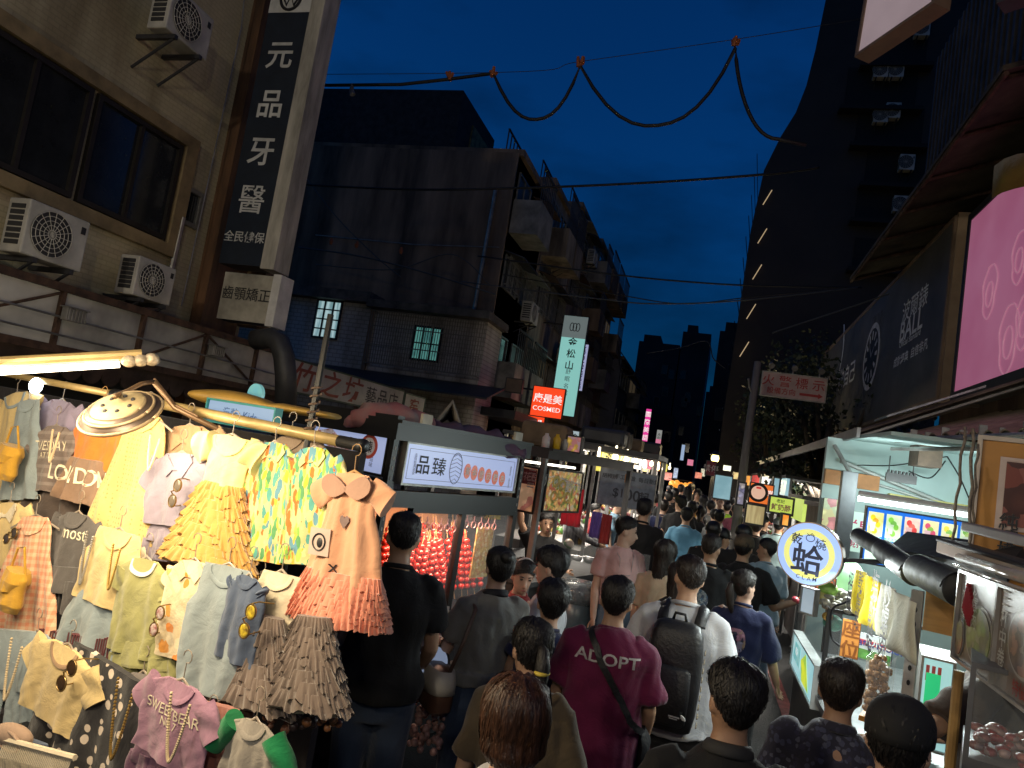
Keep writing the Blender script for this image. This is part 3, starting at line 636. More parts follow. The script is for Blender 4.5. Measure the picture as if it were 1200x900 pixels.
# fire alarm style sign on its pole, with lamps
fr = Fr((.70, 12, 0), (1, .05, 0))
o, _ = box_sign('road_sign', 'white road sign with red characters and arrow beside grey pole', 'sign', fr, 0, .96, 3.55, 3.92, mat('pinkish white sign', (.50, .36, .34), .6, 0, .2, 3), .08, .015, ALU)
RD2 = mat('road sign red', (.40, .03, .03), .6)
text(o, fr, .47, 3.80, .17, '火 警 標 示', RD2, bold=.03, sx=1.05); text(o, fr, .30, 3.64, .10, '設備方向', RD2, bold=.02)
mb = MB(); mb.quad(*flat(fr, [(.58, 3.61), (.86, 3.61), (.86, 3.585), (.93, 3.63), (.86, 3.675), (.86, 3.65), (.58, 3.65)], .004)); part('arrow', mb, RD2, o)
mb = MB()
for a in (.1, .45, .85):
    mb.tube([fr.P(a, 3.93, -.04), fr.P(a, 4.04, -.02), fr.P(a, 4.06, .05)], .012, 6); mb.tube([fr.P(a, 4.07, 0), fr.P(a, 4.01, .12)], [.02, .05], 10)
part('sign_lamp', mb, ALU, o)
mb = MB(); mb.tube([(.53, 11, 0), (.53, 11, 2), (.545, 11, 3.9)], [.075, .06, .05], 12); mb.tube([(.53, 11, 3.4), (.47, 10.95, 3.5), (.44, 10.9, 3.62)], .015, 6)
solid('utility_pole', mb, mat('grey pole paint', (.2, .19, .18), .7, 0, .3, 4, stretch=(4, 4, .6)), 'grey steel pole standing below the white road sign', 'pole', smooth=True)
# lightbox hanging at top right
p = at(1006, 62, 6.2); fr = Fr(p, (.50, -.86, 0), (.05, .1, 1))
o, _ = box_sign('hanging_lightbox', 'pale pink lightbox sign jutting out at the very top right', 'sign', fr, 0, .78, 0, 1.1, emi('dim pale lightbox', (.55, .42, .44), .42, (.5, .38, .40), 3), .14, .03, mat('tan lightbox rim', (.2, .13, .08), .6))
mb = MB(); mb.tube([fr.P(.3, 1.1, -.07), (3.6, 6.2, 7.2)], .03, 6); part('support_arm', mb, DGREY, o)
fr = Fr(at(1175, -5, 5), (.8, -.6, 0))
o, _ = box_sign('hanging_lightbox', 'corner of a white unlit lightbox cut off by the top right edge', 'sign', fr, 0, .9, -.02, .7, mat('white unlit face', (.55, .55, .55), .5, 0, .15), .14, .03)
fr = Fr(at(1162, 232, 5.6), (.75, -.6, .25))
mb = MB(); mb.loft([[fr.P(i*.08, .0+.25*0, .03*math.sin(i*1.3)), fr.P(i*.08, .26+.02*math.sin(i), .03*math.sin(i*1.1+.4)), fr.P(i*.08, .26, .03*math.sin(i*1.1+.4)-.01), fr.P(i*.08, 0, .03*math.sin(i*1.3)-.01)] for i in range(9)])
solid('cloth_banner', mb, fabric('yellow banner cloth', (.13, .09, .02)), 'dull yellow cloth banner tied above the pink billboard', 'banner', smooth=True)
# ------------------------------------------------------------------ left: children's clothes stall
E0 = at(430, 522, 2.5)
FC = Fr(E0, (.97, -.24, 0))
WARM = (1, .80, .52)
HANG = mat('clear plastic hanger', (.30, .25, .2), .3); WOOD = mat('pale wood hanger', (.45, .25, .09), .5, 0, .3, 8); BLKH = mat('black hanger', (.02, .02, .02), .4)
def ell(cx, y, hw, hz, n=40, ripple=0, k=0, ph=0, z0=0, q=1.0):
    r = []
    for j in range(n):
        t = 2*math.pi*j/n; c, s = math.cos(t), math.sin(t)
        c = math.copysign(abs(c)**.8, c); x = cx+hw*c
        rp = ripple*math.sin(k*x/ max(hw, .01)*1.0+ph) + ripple*.5*math.sin(2.3*k*x/max(hw, .01)+ph*1.7)
        r.append(V((x, y+rp*.25, z0+hz*s+rp)))
    return r
def interp(rows, n):
    ts = [r[0] for r in rows]; out = []
    for i in range(n):
        t = ts[0]+(ts[-1]-ts[0])*i/(n-1)
        j = max(k for k in range(len(ts)-1) if ts[k] <= t+1e-9) if t < ts[-1] else len(ts)-2
        f = (t-ts[j])/(ts[j+1]-ts[j]); f = f*f*(3-2*f)*.5+f*.5
        out.append([a+(b-a)*f for a, b in zip(rows[j], rows[j+1])])
    return out
def body_loft(mb, rows, h, th, ripple=.006, k=5, ph=0, nr=40, z0=0, n=84):
    """rows: (t 0 top..1 hem, left, right, fullness)"""
    rings = []
    for t, l, r, fu in interp(rows, nr):
        hw = max(.004, (r-l)/2); rings.append(fold(ell((l+r)/2+.004*math.sin(9*t+ph), -t*h, hw*(1+.02*math.sin(13*t+ph*2)), th*fu, n, ripple*(.25+t), k, ph+t*.9, z0), ph, t))
    mb.loft(rings)
def fold(ring, ph, t=1):
    out = []
    for p in ring:
        x, y = p.x, p.y; q = .0030*math.sin(44*x+13*y+ph+2*math.sin(11*y+ph))+.0024*math.sin(-57*x+23*y+ph*2+1.5*math.sin(23*x))+.0013*math.sin(113*x+47*y+ph)+.0009*math.sin(-91*x+121*y+2*ph)
        out.append(V((x+.0010*math.sin(35*y+ph), y+.0018*math.sin(47*x+ph*3)*t, p.z+q*(.25+.8*t))))
    return out
def sleeve(mb, x, y, dx, dy, w0, w1, th, ripple=.004):
    d = V((dx, dy, 0)); L = d.length; d.normalize(); q = V((-d.y, d.x, 0)); rings = []
    for i in range(15):
        f = i/14; w = w0+(w1-w0)*f; c = V((x, y, 0))+d*(L*f)
        rings.append([c+q*(w*math.cos(2*math.pi*j/24))+V((0, 0, th*math.sin(2*math.pi*j/24)+ripple*math.sin(7*f+j*.5+x*30))) for j in range(24)])
    mb.loft(rings)
def collar_band(mb, w, dy, y0=0, zf=.02, r=.008):
    mb.tube([V((w*math.cos(t), y0-dy*(.5-.5*math.sin(t)) if True else 0, -zf*math.sin(t)*1.0)) for t in [2*math.pi*i/28 for i in range(29)]], (r*.7, r), 8)
def hanger(mb, w, up=.09, drop=.05):
    mb.tube([V((-w, -drop, 0)), V((-w*.4, -.01, 0)), V((0, .012, 0)), V((w*.4, -.01, 0)), V((w, -drop, 0))], (.005, .003), 8)
    mb.tube([V((0, .01, 0)), V((0, up-.03, 0))]+[V((.02*math.sin(t)-.0, up-.012-.02*math.cos(t)*1+.0, 0)) for t in [math.pi*(.2+i*.22) for i in range(7)]], .0017, 6)
class Loc:
    """garment space -> world"""
    def __init__(s, fr): s.fr = fr; s.M = Matrix(((fr.u.x, fr.up.x, fr.n.x, fr.o.x), (fr.u.y, fr.up.y, fr.n.y, fr.o.y), (fr.u.z, fr.up.z, fr.n.z, fr.o.z), (0, 0, 0, 1)))
def gthing(name, label, cat, fr, group):
    o = link(name, None, None, Loc(fr).M); o.matrix_world = Loc(fr).M; return setp(o, label, cat, group)
def lpart(name, mb, m, parent, smooth=True):    # vertices already in garment space
    me = mesh_from(mb, m, Matrix(), name); o = link(name, me, parent)
    if smooth: smoothen(me, 60)
    return o
def frontz(o, x, y):
    from mathutils.bvhtree import BVHTree
    b = o.get('_b')
    me = o.data
    if me.name not in BV: BV[me.name] = BVHTree.FromPolygons([v.co for v in me.vertices], [p.vertices for p in me.polygons])
    h = BV[me.name].ray_cast(V((x, y, 2)), V((0, 0, -1)))
    return h[0].z if h[0] is not None else 0.02
BV = {}
FR0 = Fr((0, 0, 0), (1, 0, 0), (0, 1, 0))
def print_text(parent, base, x, y, size, s, m, **k):
    fr = Fr((0, 0, 0), (1, 0, 0), (0, 1, 0)); mb = text_mb(fr, x, y, size, s, d=0, **k)
    for i, v in enumerate(mb.v): mb.v[i] = V((v.x, v.y, frontz(base, v.x, v.y)+.003))
    if mb.v: return lpart('lettering', mb, m, parent, False)
def garment(kind, label, tx, ty, bx, by, wpx, d, fab, cat=None, fab2=None, sl=.5, slang=-50, neck=.2, flare=1.0, hang=HANG, group='clothes hung on the clothes stall', th=.017, seed=0, texts=(), tiers=5, collar=None, name=None, fr0=None, hx=True, ripple=.007):
    fr_ = fr0 or FC
    P0 = fr_.P(*fr_.hit(tx, ty, d), d); P1 = fr_.P(*fr_.hit(bx, by, d), d)
    h = (P1-P0).length*1.05; up = (P0-P1).normalized(); dep = (P0-CP).dot(CF); w = wpx*(1.10 if kind in ('tee', 'polo', 'shirt') else 1.25)/FPX*dep
    w *= 1/max(.6, abs(fr_.n.dot((P0-CP).normalized()))) ** .5
    n = fr_.n; u = up.cross(n).normalized(); n2 = u.cross(up)
    fr = Fr(P0, u, up); ph = seed*1.7
    nm = name or {'tee': 't_shirt', 'polo': 'polo_shirt', 'tank': 'sleeveless_top', 'dress': 'dress', 'skirt': 'skirt', 'shorts': 'shorts', 'tulle': 'tulle_skirt', 'shirt': 'open_shirt', 'tulledress': 'tulle_dress'}[kind]
    o = gthing(nm, label, cat or nm.replace('_', ' '), fr, group)
    if hx and kind not in ('skirt', 'shorts', 'tulle'):
        mb = MB(); hanger(mb, w*.34); lpart('hanger', mb, hang, o)
    mb = MB(); H = w/2
    if kind in ('tee', 'polo', 'shirt'):
        body_loft(mb, [(0, -H*.42, H*.42, .35), (.06, -H*.66, H*.66, .6), (.12, -H*.93, H*.93, .85), (.3, -H*.97, H*.97, 1.15), (.7, -H, H, 1.1), (1, -H*1.03, H*1.03, .95)], h, th, ripple, 4+seed % 3, ph)
        ln = sl*w
        for s in (-1, 1):
            a = R(slang+seed*7 % 12); sleeve(mb, s*H*.72, -.14*h if h < w*1.3 else -.1*h, s*ln*math.cos(a), ln*math.sin(a), .15*w, .145*w, th*.8)
    elif kind == 'tank':
        body_loft(mb, [(0, -H*.62, H*.62, .3), (.05, -H*.66, H*.66, .6), (.25, -H*.74, H*.74, 1), (.36, -H*.95, H*.95, 1.1), (1, -H*1.05*flare, H*1.05*flare, 1)], h, th, ripple, 5, ph)
    elif kind == 'dress':
        body_loft(mb, [(0, -H*.34, H*.34, .35), (.04, -H*.44, H*.44, .6), (.12, -H*.52, H*.52, 1), (.28, -H*.55, H*.55, 1.1), (.34, -H*.58, H*.58, 1.2), (.7, -H*.86*flare, H*.86*flare, 1.5), (1, -H*flare, H*flare, 1.6)], h, th, ripple*1.7, 7, ph, 26)
        if sl:
            for s in (-1, 1): sleeve(mb, s*H*.42, -.09*h, s*sl*w*.6, -sl*w*.35, .11*w, .13*w, th)
    elif kind == 'skirt':
        body_loft(mb, [(0, -H*.62, H*.62, .7), (.08, -H*.66, H*.66, .9), (.5, -H*.84, H*.84, 1.3), (1, -H, H, 1.5)], h, th, ripple*1.9, 8, ph)
    elif kind == 'shorts':
        body_loft(mb, [(0, -H*.8, H*.8, .8), (.1, -H*.82, H*.82, .9), (.5, -H*.95, H*.95, 1.2), (.56, -H*.95, H*.95, 1.1)], h, th, ripple, 5, ph)
        for s in (-1, 1): body_loft(mb, [(0.3, s*H*.5-H*.45, s*H*.5+H*.45, 1), (1, s*H*.56-H*.47, s*H*.56+H*.47, 1)], h, th*.95, ripple, 5, ph+s)
    elif kind in ('tulle', 'tulledress'):
        t0 = 0 if kind == 'tulle' else .36
        if t0:
            body_loft(mb, [(0, -H*.34, H*.34, .4), (.05, -H*.5, H*.5, .8), (.2, -H*.42, H*.42, 1), (t0+.02, -H*.40, H*.40, 1)], h, th, ripple, 5, ph)
            if fab2:
                for s in (-1, 1): sleeve(mb, s*H*.36, -.08*h, s*w*.16, -w*.05, .10*w, .12*w, th*1.3, .012)
    base = None
    if mb.v: base = lpart('bodice' if kind == 'tulledress' else 'cloth', mb, fab2 if kind == 'tulledress' and fab2 else fab, o)
    if kind in ('tulle', 'tulledress'):
        for i in range(tiers):
            mb = MB(); f0 = t0+(1-t0)*(i/tiers)*.92; f1 = t0+(1-t0)*((i+1.25)/tiers); f1 = min(f1, 1.0)
            w0 = H*(.42+.5*(f0-t0)/(1-t0)); w1 = H*(.46+.62*(f1-t0)/(1-t0)); rings = []
            for j in range(9):
                g = j/8; hw = w0+(w1-w0)*g
                ring = []
                for q in range(360):
                    t = 2*math.pi*q/360; fx = 31+(i*5+seed) % 9; wv = math.sin(t*fx+i*2+seed+.8*math.sin(3*t)); w2 = math.sin(t*(int(fx*1.6)+3)+i+g*2)
                    rp = (.0008+.003*g)*wv+.002*g*w2+.006*g*math.sin(t*7+i*1.7+seed)
                    ring.append(V((hw*(1+.03*g*wv)*math.copysign(abs(math.cos(t))**.8, math.cos(t)), -(f0+(f1-f0)*g)*h+.0025*g*w2+.007*g*math.sin(9*t+i*2.1+seed)+.004*g*math.sin(17*t+i), (th*1.1+.004*i+.006*g)*math.sin(t)+rp)))
                rings.append(ring)
            mb.loft(rings); t = lpart('ruffle_tier', mb, fab, o); base = base or t
    # neckline
    if kind in ('tee', 'polo', 'tank', 'dress', 'shirt', 'tulledress'):
        nw = w*neck*(.8 if kind in ('dress', 'tulledress') else 1); dp = nw*.75
        mb = MB(); P = []
        for i in range(15):
            t = math.pi*i/14; x = -nw*math.cos(t); y = -dp*math.sin(t)-.004; P.append(V((x, y, frontz(base, x*.96, y-.002)+.003)))
        mb.tube(P, (.004, .009), 6, ref=(0, 0, 1)); lpart('collar', mb, collar or fab2 or fab, o)
        mb = MB(); top = [V((p.x, -.001+.006*(1-(p.x/nw)**2), p.z*.3+.004)) for p in P]; vs = P+top; n_ = len(P)
        mb.add([v+V((0, 0, .0012)) for v in vs], [(i, i+1, n_+i+1, n_+i) for i in range(n_-1)]); lpart('neck_lining', mb, fab2 if kind in ('tulledress',) and fab2 else fab, o)
        if kind == 'polo' or kind == 'shirt':
            mb = MB()
            for s in (-1, 1):
                q = [(s*nw*.95, -.0), (s*nw*1.35, -.03), (s*nw*.75, -dp*1.7), (s*.006, -dp*1.05)]
                F = [V((a, b, frontz(base, a, min(b, -.012))+.007)) for a, b in q]; B = [v-V((0, 0, .004)) for v in F]
                mb.add(F+B, [(0, 1, 2, 3), (7, 6, 5, 4)]+[(i, 4+i, 4+(i+1) % 4, (i+1) % 4) for i in range(4)])
            lpart('collar_flap', mb, collar or fab, o, False)
    for (x, y, s, tx_, m_, kw) in texts: print_text(o, base, x*w, -y*h, s*w, tx_, m_, **kw)
    o['_w'] = w; o['_h'] = h
    return o, base, w, h, fr
F_ = fabric
CR_ = (.62, .50, .28)
f_cream = F_('cream cotton', (.60, .47, .24)); f_lav = F_('lavender cotton', (.28, .24, .32)); f_greyb = F_('grey brown cotton', (.17, .135, .12), 'stripe', (.22, .18, .16), 160)
f_dkb = F_('dark brown cotton', (.075, .058, .05)); f_or = F_('orange cotton', (.60, .20, .035)); f_tanden = F_('tan denim', (.26, .17, .11), 'denim', (.18, .12, .09))
f_lace = F_('cream lace', (.62, .46, .20), 'lace', (.38, .25, .09), 55); f_tan = F_('tan cotton', (.33, .22, .13)); f_lavg = F_('lavender grey cotton', (.25, .22, .27))
f_yt = F_('yellow tulle', (.62, .38, .11), sheen=.5, alpha=.82); f_yb = F_('pale yellow satin', (.80, .68, .34), rough=.5)
f_trop = F_('tropical print', (.60, .54, .28), 'floral', (1, 1, 1), 30, [(.10, .34, .30), (.24, .45, .08), (.66, .16, .03), (.66, .58, .28), (.12, .28, .36), (.35, .5, .10), (.10, .30, .12), (.7, .42, .05)], cover=.62)
f_pink = F_('salmon tulle', (.66, .38, .24), sheen=.5); f_pink2 = F_('salmon ruffle', (.74, .36, .20), 'ombre', (.72, .28, .18), -.1, sheen=.6, alpha=.85)
f_ging = F_('orange gingham', (.60, .44, .30), 'gingham', (.55, .22, .12), 210); f_must = F_('mustard felt', (.50, .30, .045))
f_char = F_('charcoal wash', (.085, .078, .075)); f_den = F_('light denim', (.30, .34, .34), 'denim', (.20, .25, .28)); f_dden = F_('mid denim', (.10, .13, .19), 'denim', (.06, .08, .13))
f_ol = F_('olive cotton', (.30, .29, .13)); f_wt = F_('off white cotton', (.62, .55, .42)); f_fox = F_('fox print cotton', (.66, .55, .36), 'floral', (1, 1, 1), 17, [(.66, .55, .36), (.66, .22, .03), (.66, .55, .36), (.62, .38, .10), (.66, .55, .36), (.66, .55, .36), (.66, .28, .05)])
f_gt = F_('grey tulle', (.20, .155, .13), sheen=.5, alpha=.85); f_blk = F_('black heart print', (.018, .017, .02), 'dots', (.60, .50, .40), 21); f_pur = F_('mauve cotton', (.34, .20, .27)); f_purd = F_('plum cotton', (.17, .09, .14))
f_grn = F_('green cotton', (.015, .22, .085)); f_pk2 = F_('dusty pink cotton', (.36, .17, .14)); f_cor = F_('brown corduroy', (.12, .08, .06)); f_white = F_('white cotton', (.7, .67, .6))
PT_W = mat('white garment print', (.7, .62, .45), .7, var=0); PT_D = mat('dark garment print', (.03, .025, .03), .7, var=0); PT_G = mat('gold garment print', (.5, .3, .06), .5, var=0)
G = garment
# top row
G('dress', 'cream child dress under denim bib at the left end of the rail', 20, 462, 8, 600, 80, .02, f_cream, fab2=f_den, sl=.25, seed=1)
G('tank', 'pale denim bib overall strap top over the cream dress', 34, 470, 22, 580, 46, .06, f_den, seed=2, name='overall_bib', cat='overalls')
G('tee', 'lavender t-shirt partly hidden behind grey slogan shirt', 73, 470, 60, 530, 62, .0, f_lav, seed=3, sl=.35)
G('tee', 'grey brown striped slogan t-shirt under lavender one', 66, 500, 55, 572, 58, .06, f_greyb, seed=4, sl=.33, texts=[(0, .3, .17, 'TUESDAY', PT_W, {}), (.0, .45, .1, 'AT THE', PT_W, {})])
G('skirt', 'dark brown skirt hanging beneath the grey slogan shirt', 66, 562, 58, 605, 78, .03, f_dkb, seed=1)
G('tank', 'orange sleeveless top beside the round disc lamp', 120, 478, 110, 548, 66, .07, f_or, seed=5, flare=.95, hang=WOOD)
G('skirt', 'short faded brown denim skirt with white letters under orange top', 102, 538, 93, 586, 62, .09, f_tanden, seed=2, texts=[(-.05, .4, .24, 'LONDON', PT_W, {'bold': .02})])
G('dress', 'long cream lace dress with scalloped perforated hem under the disc lamp', 172, 486, 145, 622, 96, .10, f_lace, seed=3, sl=0, flare=1)
G('polo', 'tan polo shirt with two white sleeve stripes behind lavender set', 222, 500, 212, 590, 80, .05, f_tan, seed=6, sl=.42, slang=-40, collar=f_tan)
G('polo', 'lavender grey polo shirt with eyeglasses hung at its neck', 213, 532, 203, 612, 76, .12, f_lavg, seed=7, sl=.34, slang=-58)
G('shorts', 'lavender grey pleated shorts below the matching polo shirt', 204, 606, 199, 655, 68, .10, f_lavg, seed=3)
G('tulledress', 'yellow tulle dress with pale satin bodice and six ruffled tiers', 272, 512, 244, 658, 104, .14, f_yt, fab2=f_yb, seed=4, tiers=9)
G('shirt', 'tropical leaf print shirt next to the yellow tulle dress', 322, 520, 306, 650, 66, .12, f_trop, seed=5, sl=.3, slang=-68, collar=f_trop)
G('shirt', 'tropical leaf print shirt hung beside the salmon dress', 368, 526, 360, 655, 66, .15, f_trop, seed=9, sl=.3, slang=-65, collar=f_trop)
o, b, w, h, fr = G('dress', 'salmon tulle dress with ruffled hem, big collar and heart at rail end', 415, 556, 398, 705, 92, .18, f_pink, sl=.35, seed=6, hang=WOOD, flare=.98, group='clothes hung on the clothes stall')
mb = MB()   # ruffled hem
for i in range(7):
    rings = []
    for j in range(6):
        g = j/5; y = -h*(.74+.043*i+.10*g); hw = w*(.42+.016*i+.05*g)
        rings.append([V((hw*math.copysign(abs(math.cos(2*math.pi*q/300))**.8, math.cos(2*math.pi*q/300))+.002*g*math.sin(2*math.pi*q/300*53), y+.003*g*math.sin(2*math.pi*q/300*37+i)+.003*g*math.sin(2*math.pi*q/300*9+i*2), (.030+.006*i+.010*g)*math.sin(2*math.pi*q/300)+(.002+.008*g)*math.sin(2*math.pi*q/300*(29+4*i)+i*2)+.003*g*math.sin(2*math.pi*q/300*61+i))) for q in range(300)])
    mb.loft(rings)
lpart('ruffled_hem', mb, f_pink2, o)
mb = MB()
for s in (-1, 1):
    P = [(s*w*.17, -.004), (s*w*.27, -.02), (s*w*.26, -h*.13), (s*w*.14, -h*.185), (s*w*.01, -h*.14), (s*w*.01, -h*.09)]
    Q = []
    for i in range(len(P)):
        p0, p1, p2, p3 = P[i-1], P[i], P[(i+1) % len(P)], P[(i+2) % len(P)]
        for q in range(5):
            t = q/5; Q.append(tuple(.5*(2*p1[e]+(p2[e]-p0[e])*t+(2*p0[e]-5*p1[e]+4*p2[e]-p3[e])*t*t+(3*p1[e]-p0[e]-3*p2[e]+p3[e])*t**3) for e in (0, 1)))
    P = Q
    F = [V((a, c, max(frontz(b, a*.9, min(c, -.02)), .025)+.010)) for a, c in P]; B = [v-V((0, 0, .006)) for v in F]; k = len(P)
    mb.add(F+B, [tuple(range(k)), tuple(reversed(range(k, 2*k)))]+[(i, k+i, k+(i+1) % k, (i+1) % k) for i in range(k)])
lpart('round_collar', mb, F_('greyish collar', (.40, .26, .20)), o, False)
mb = MB(); z = frontz(b, .02, -.35*h)+.006; mb.add([V((.0+x*.022, -.36*h+y*.022, z)) for x, y in ((0, -1), (.9, .1), (.85, .7), (.4, .95), (0, .55), (-.4, .95), (-.85, .7), (-.9, .1))], [tuple(range(8))]); lpart('heart_patch', mb, F_('grey glitter', (.22, .16, .15)), o, False)
mb = MB(); z = frontz(b, -.08, -.55*h)+.012; mb.box((-.12, -.63*h, z), (.085, 0, 0), (0, .085, 0), (0, 0, .004)); t = lpart('price_card', mb, mat('pale card', (.55, .42, .36), .6), o, False)
mb = MB(); mb.tube([V((-.078+.026*math.cos(a), -.63*h+.042+.026*math.sin(a), z+.006)) for a in [i*math.pi/10 for i in range(21)]], .0025, 5); mb.ball((-.075, -.63*h+.04, z+.005), .012, .016, .003); lpart('card_drawing', mb, INK, t)
print_text(o, b, -.02, -.71*h, .05, 'x', INK)
# second row
G('polo', 'cream buttoned shirt with sunglasses at the left edge', 12, 590, 4, 662, 62, .14, f_cream, seed=2, sl=.35, collar=f_wt)
G('dress', 'orange gingham dress with mustard bag hanging over it', 42, 606, 26, 738, 92, .18, f_ging, seed=8, sl=0, flare=1)
G('tee', 'charcoal t-shirt with pale lettering beside the gingham dress', 92, 602, 78, 680, 66, .15, f_char, seed=1, sl=.36, slang=-60, texts=[(.08, .28, .2, 'most', PT_W, {})])
G('shorts', 'charcoal cargo shorts under the charcoal t-shirt', 76, 664, 70, 716, 46, .17, f_char, seed=1)
G('tank', 'cream sleeveless blouse above pale denim skirt, with chain necklace', 140, 622, 124, 706, 76, .2, f_cream, seed=4, flare=1)
G('skirt', 'pale denim flared skirt with lace hem under cream blouse', 118, 694, 107, 757, 92, .19, f_den, seed=4)
G('tee', 'olive green t-shirt with white trim and round sunglasses', 172, 656, 156, 762, 72, .22, f_ol, seed=2, sl=.25, slang=-75, collar=f_white)
G('shorts', 'olive green crumpled shorts below the olive t-shirt', 168, 752, 164, 804, 78, .22, f_ol, seed=5)
G('polo', 'cream shirt printed with orange foxes next to the olive shirt', 228, 658, 214, 768, 66, .24, f_fox, seed=3, sl=.2, slang=-70, collar=f_fox)
G('shorts', 'blue denim shorts peeping out under the fox print shirt', 212, 760, 208, 792, 66, .2, f_den, seed=6)
G('tank', 'pale worn denim waistcoat beside the fox print shirt', 268, 664, 248, 806, 84, .26, f_den, seed=7, flare=.9, name='denim_waistcoat', cat='waistcoat')
G('tee', 'dark denim shirt tucked inside the pale denim waistcoat', 292, 676, 274, 770, 48, .27, f_dden, seed=7, sl=.1)
G('tank', 'cream knitted camisole above the grey tulle skirts', 330, 672, 322, 728, 66, .2, f_wt, seed=8, flare=.95, ripple=.004)
G('tulle', 'grey ruffled tulle skirt with a price tag', 314, 722, 302, 822, 80, .24, f_gt, seed=2, tiers=7, texts=())
G('tulle', 'grey ruffled tulle skirt with a bow, nearest the black t-shirt man', 368, 722, 362, 824, 82, .26, f_gt, seed=6, tiers=8)
# third row
G('shorts', 'washed blue denim trousers at the lower left edge', 14, 738, 2, 856, 78, .26, f_den, seed=2, name='denim_trousers', cat='trousers')
G('tee', 'pale yellow t-shirt with hanging brown sunglasses', 80, 758, 60, 842, 92, .34, f_cream, seed=3, sl=.30, slang=-60, collar=f_tan)
G('skirt', 'black skirt printed with pale hearts', 128, 776, 96, 905, 150, .32, f_blk, seed=5)
G('tee', 'mauve t-shirt with pale slogan lying over plum shorts', 214, 800, 196, 888, 84, .42, f_pur, seed=4, sl=.34, slang=-52, texts=[(0, .36, .13, 'SWEETBEAR', PT_W, {}), (0, .5, .1, 'NO.7', PT_W, {})])
G('shorts', 'plum shorts beneath the mauve slogan t-shirt', 196, 876, 190, 925, 84, .38, f_purd, seed=4)
o, b, w, h, fr = G('tee', 'white romper with green sleeves at the lower right of stall', 300, 846, 288, 920, 66, .40, F_('grey white cotton', (.34, .31, .27)), seed=5, sl=.0)
for s in (-1, 1): mb = MB(); sleeve(mb, s*w*.36, -.10*h, s*w*.34, -w*.40, .17*w, .15*w, .03); lpart('sleeve', mb, f_grn, o)
G('skirt', 'dusty pink skirt crumpled behind the green sleeved romper', 258, 826, 250, 905, 66, .33, f_pk2, seed=5)
G('tee', 'pink t-shirt half hidden below the mauve one', 246, 852, 236, 915, 50, .30, F_('rose cotton', (.40, .19, .21)), seed=6, sl=.2)
G('skirt', 'brown corduroy skirt behind the grey tulle skirts', 268, 792, 262, 850, 64, .2, f_cor, seed=6)
G('shorts', 'denim shorts with fringed white belt at the bottom left corner', 22, 862, 14, 925, 96, .38, f_dden, seed=3)
G('tee', 'taupe t-shirt pushed behind the tropical shirts', 342, 512, 336, 600, 70, -.04, F_('taupe cotton', (.26, .20, .15)), seed=4, sl=.3)
G('tee', 'faded rust t-shirt between lavender set and lace dress', 178, 590, 170, 660, 60, .04, F_('rust cotton', (.33, .15, .07)), seed=2, sl=.3)
G('tank', 'ivory vest behind the cream blouse and olive shirt', 152, 640, 144, 722, 60, .12, f_wt, seed=3)
G('skirt', 'dim brown skirt behind the fox print shirt', 236, 730, 228, 815, 80, .14, f_dkb, seed=3)
G('tee', 'grey marl t-shirt low behind the heart print skirt', 168, 790, 160, 870, 66, .24, F_('grey marl', (.20, .18, .17)), seed=2, sl=.3)
G('tee', 'blue chambray shirt behind the pale yellow t-shirt', 44, 742, 34, 830, 70, .22, f_den, seed=5, sl=.3)
G('tank', 'dark camisole behind the camisole and waistcoat', 304, 690, 296, 770, 60, .12, f_char, seed=3)
# small goods hung on the clothes
def on(px, py, d): return FC.P(*FC.hit(px, py, d), d)
def glasses(px, py, label, d, lens, tilt=1.2, s=.05):
    c = on(px, py, d); fr = Fr(c, FC.u).rot(tilt); o = gthing('sunglasses', label, 'sunglasses', fr, 'sunglasses hung on clothes')
    mb = MB()
    for k in (-1, 1): mb.tube([V((k*s*.62+s*.46*math.cos(t), s*.42*math.sin(t), 0)) for t in [i*math.pi/10 for i in range(21)]], .003, 6)
    mb.tube([V((-s*.16, .01, 0)), V((0, .018, .004)), V((s*.16, .01, 0))], .0028, 6)
    for k in (-1, 1): mb.tube([V((k*s*1.08, .008, 0)), V((k*s*1.1, .01, -.03)), V((k*s*.9, .004, -.09))], .0024, 6)
    lpart('frame', mb, mat('gold wire frame', (.3, .2, .08), .3, .8), o)
    for k in (-1, 1):
        mb = MB(); mb.ball((k*s*.62, 0, 0), s*.45, s*.41, .004); lpart('lens', mb, lens, o)
LB = mat('brown lens', (.05, .028, .015), .08); LY = mat('yellow print lens', (.5, .38, .03), .2, col2=(.05, .02, .02), var=.5, vs=60); LR = mat('floral lens', (.45, .40, .36), .2, col2=(.2, .03, .03), var=.5, vs=70)
glasses(205, 578, 'thin round eyeglasses hung on lavender grey polo', .19, mat('clear lens', (.12, .10, .08), .1), 1.35)
glasses(78, 792, 'brown aviator sunglasses hung on pale yellow t-shirt', .42, LB, 1.0, .06)
glasses(184, 728, 'round sunglasses with patterned lenses on olive t-shirt', .29, LR, 1.3, .05)
glasses(290, 728, 'round yellow lens sunglasses over dark denim shirt', .34, LY, 1.35, .05)
glasses(12, 628, 'thin dark sunglasses on the cream buttoned shirt', .21, mat('dark clear lens', (.06, .05, .05), .1), .6, .05)
def necklace(px, py, L, wpx, d, label, m=None):
    a = on(px, py, d); w = wpx/FPX*3.2/2; P = []
    for i in range(21): t = i/20*2-1; P.append(a+FC.u*(w*t*(1-.1*abs(t)))-UP*(L*(1-abs(t)**1.6)))
    mb = MB()
    for i in range(20):
        for k in range(3): q = P[i]+(P[i+1]-P[i])*(k/3); mb.ball(q, .0055, n=6, m=4)
    return solid('necklace', mb, m or mat('pale beads', (.62, .5, .32), .3), label, 'necklace', 'bead necklaces on the clothes')
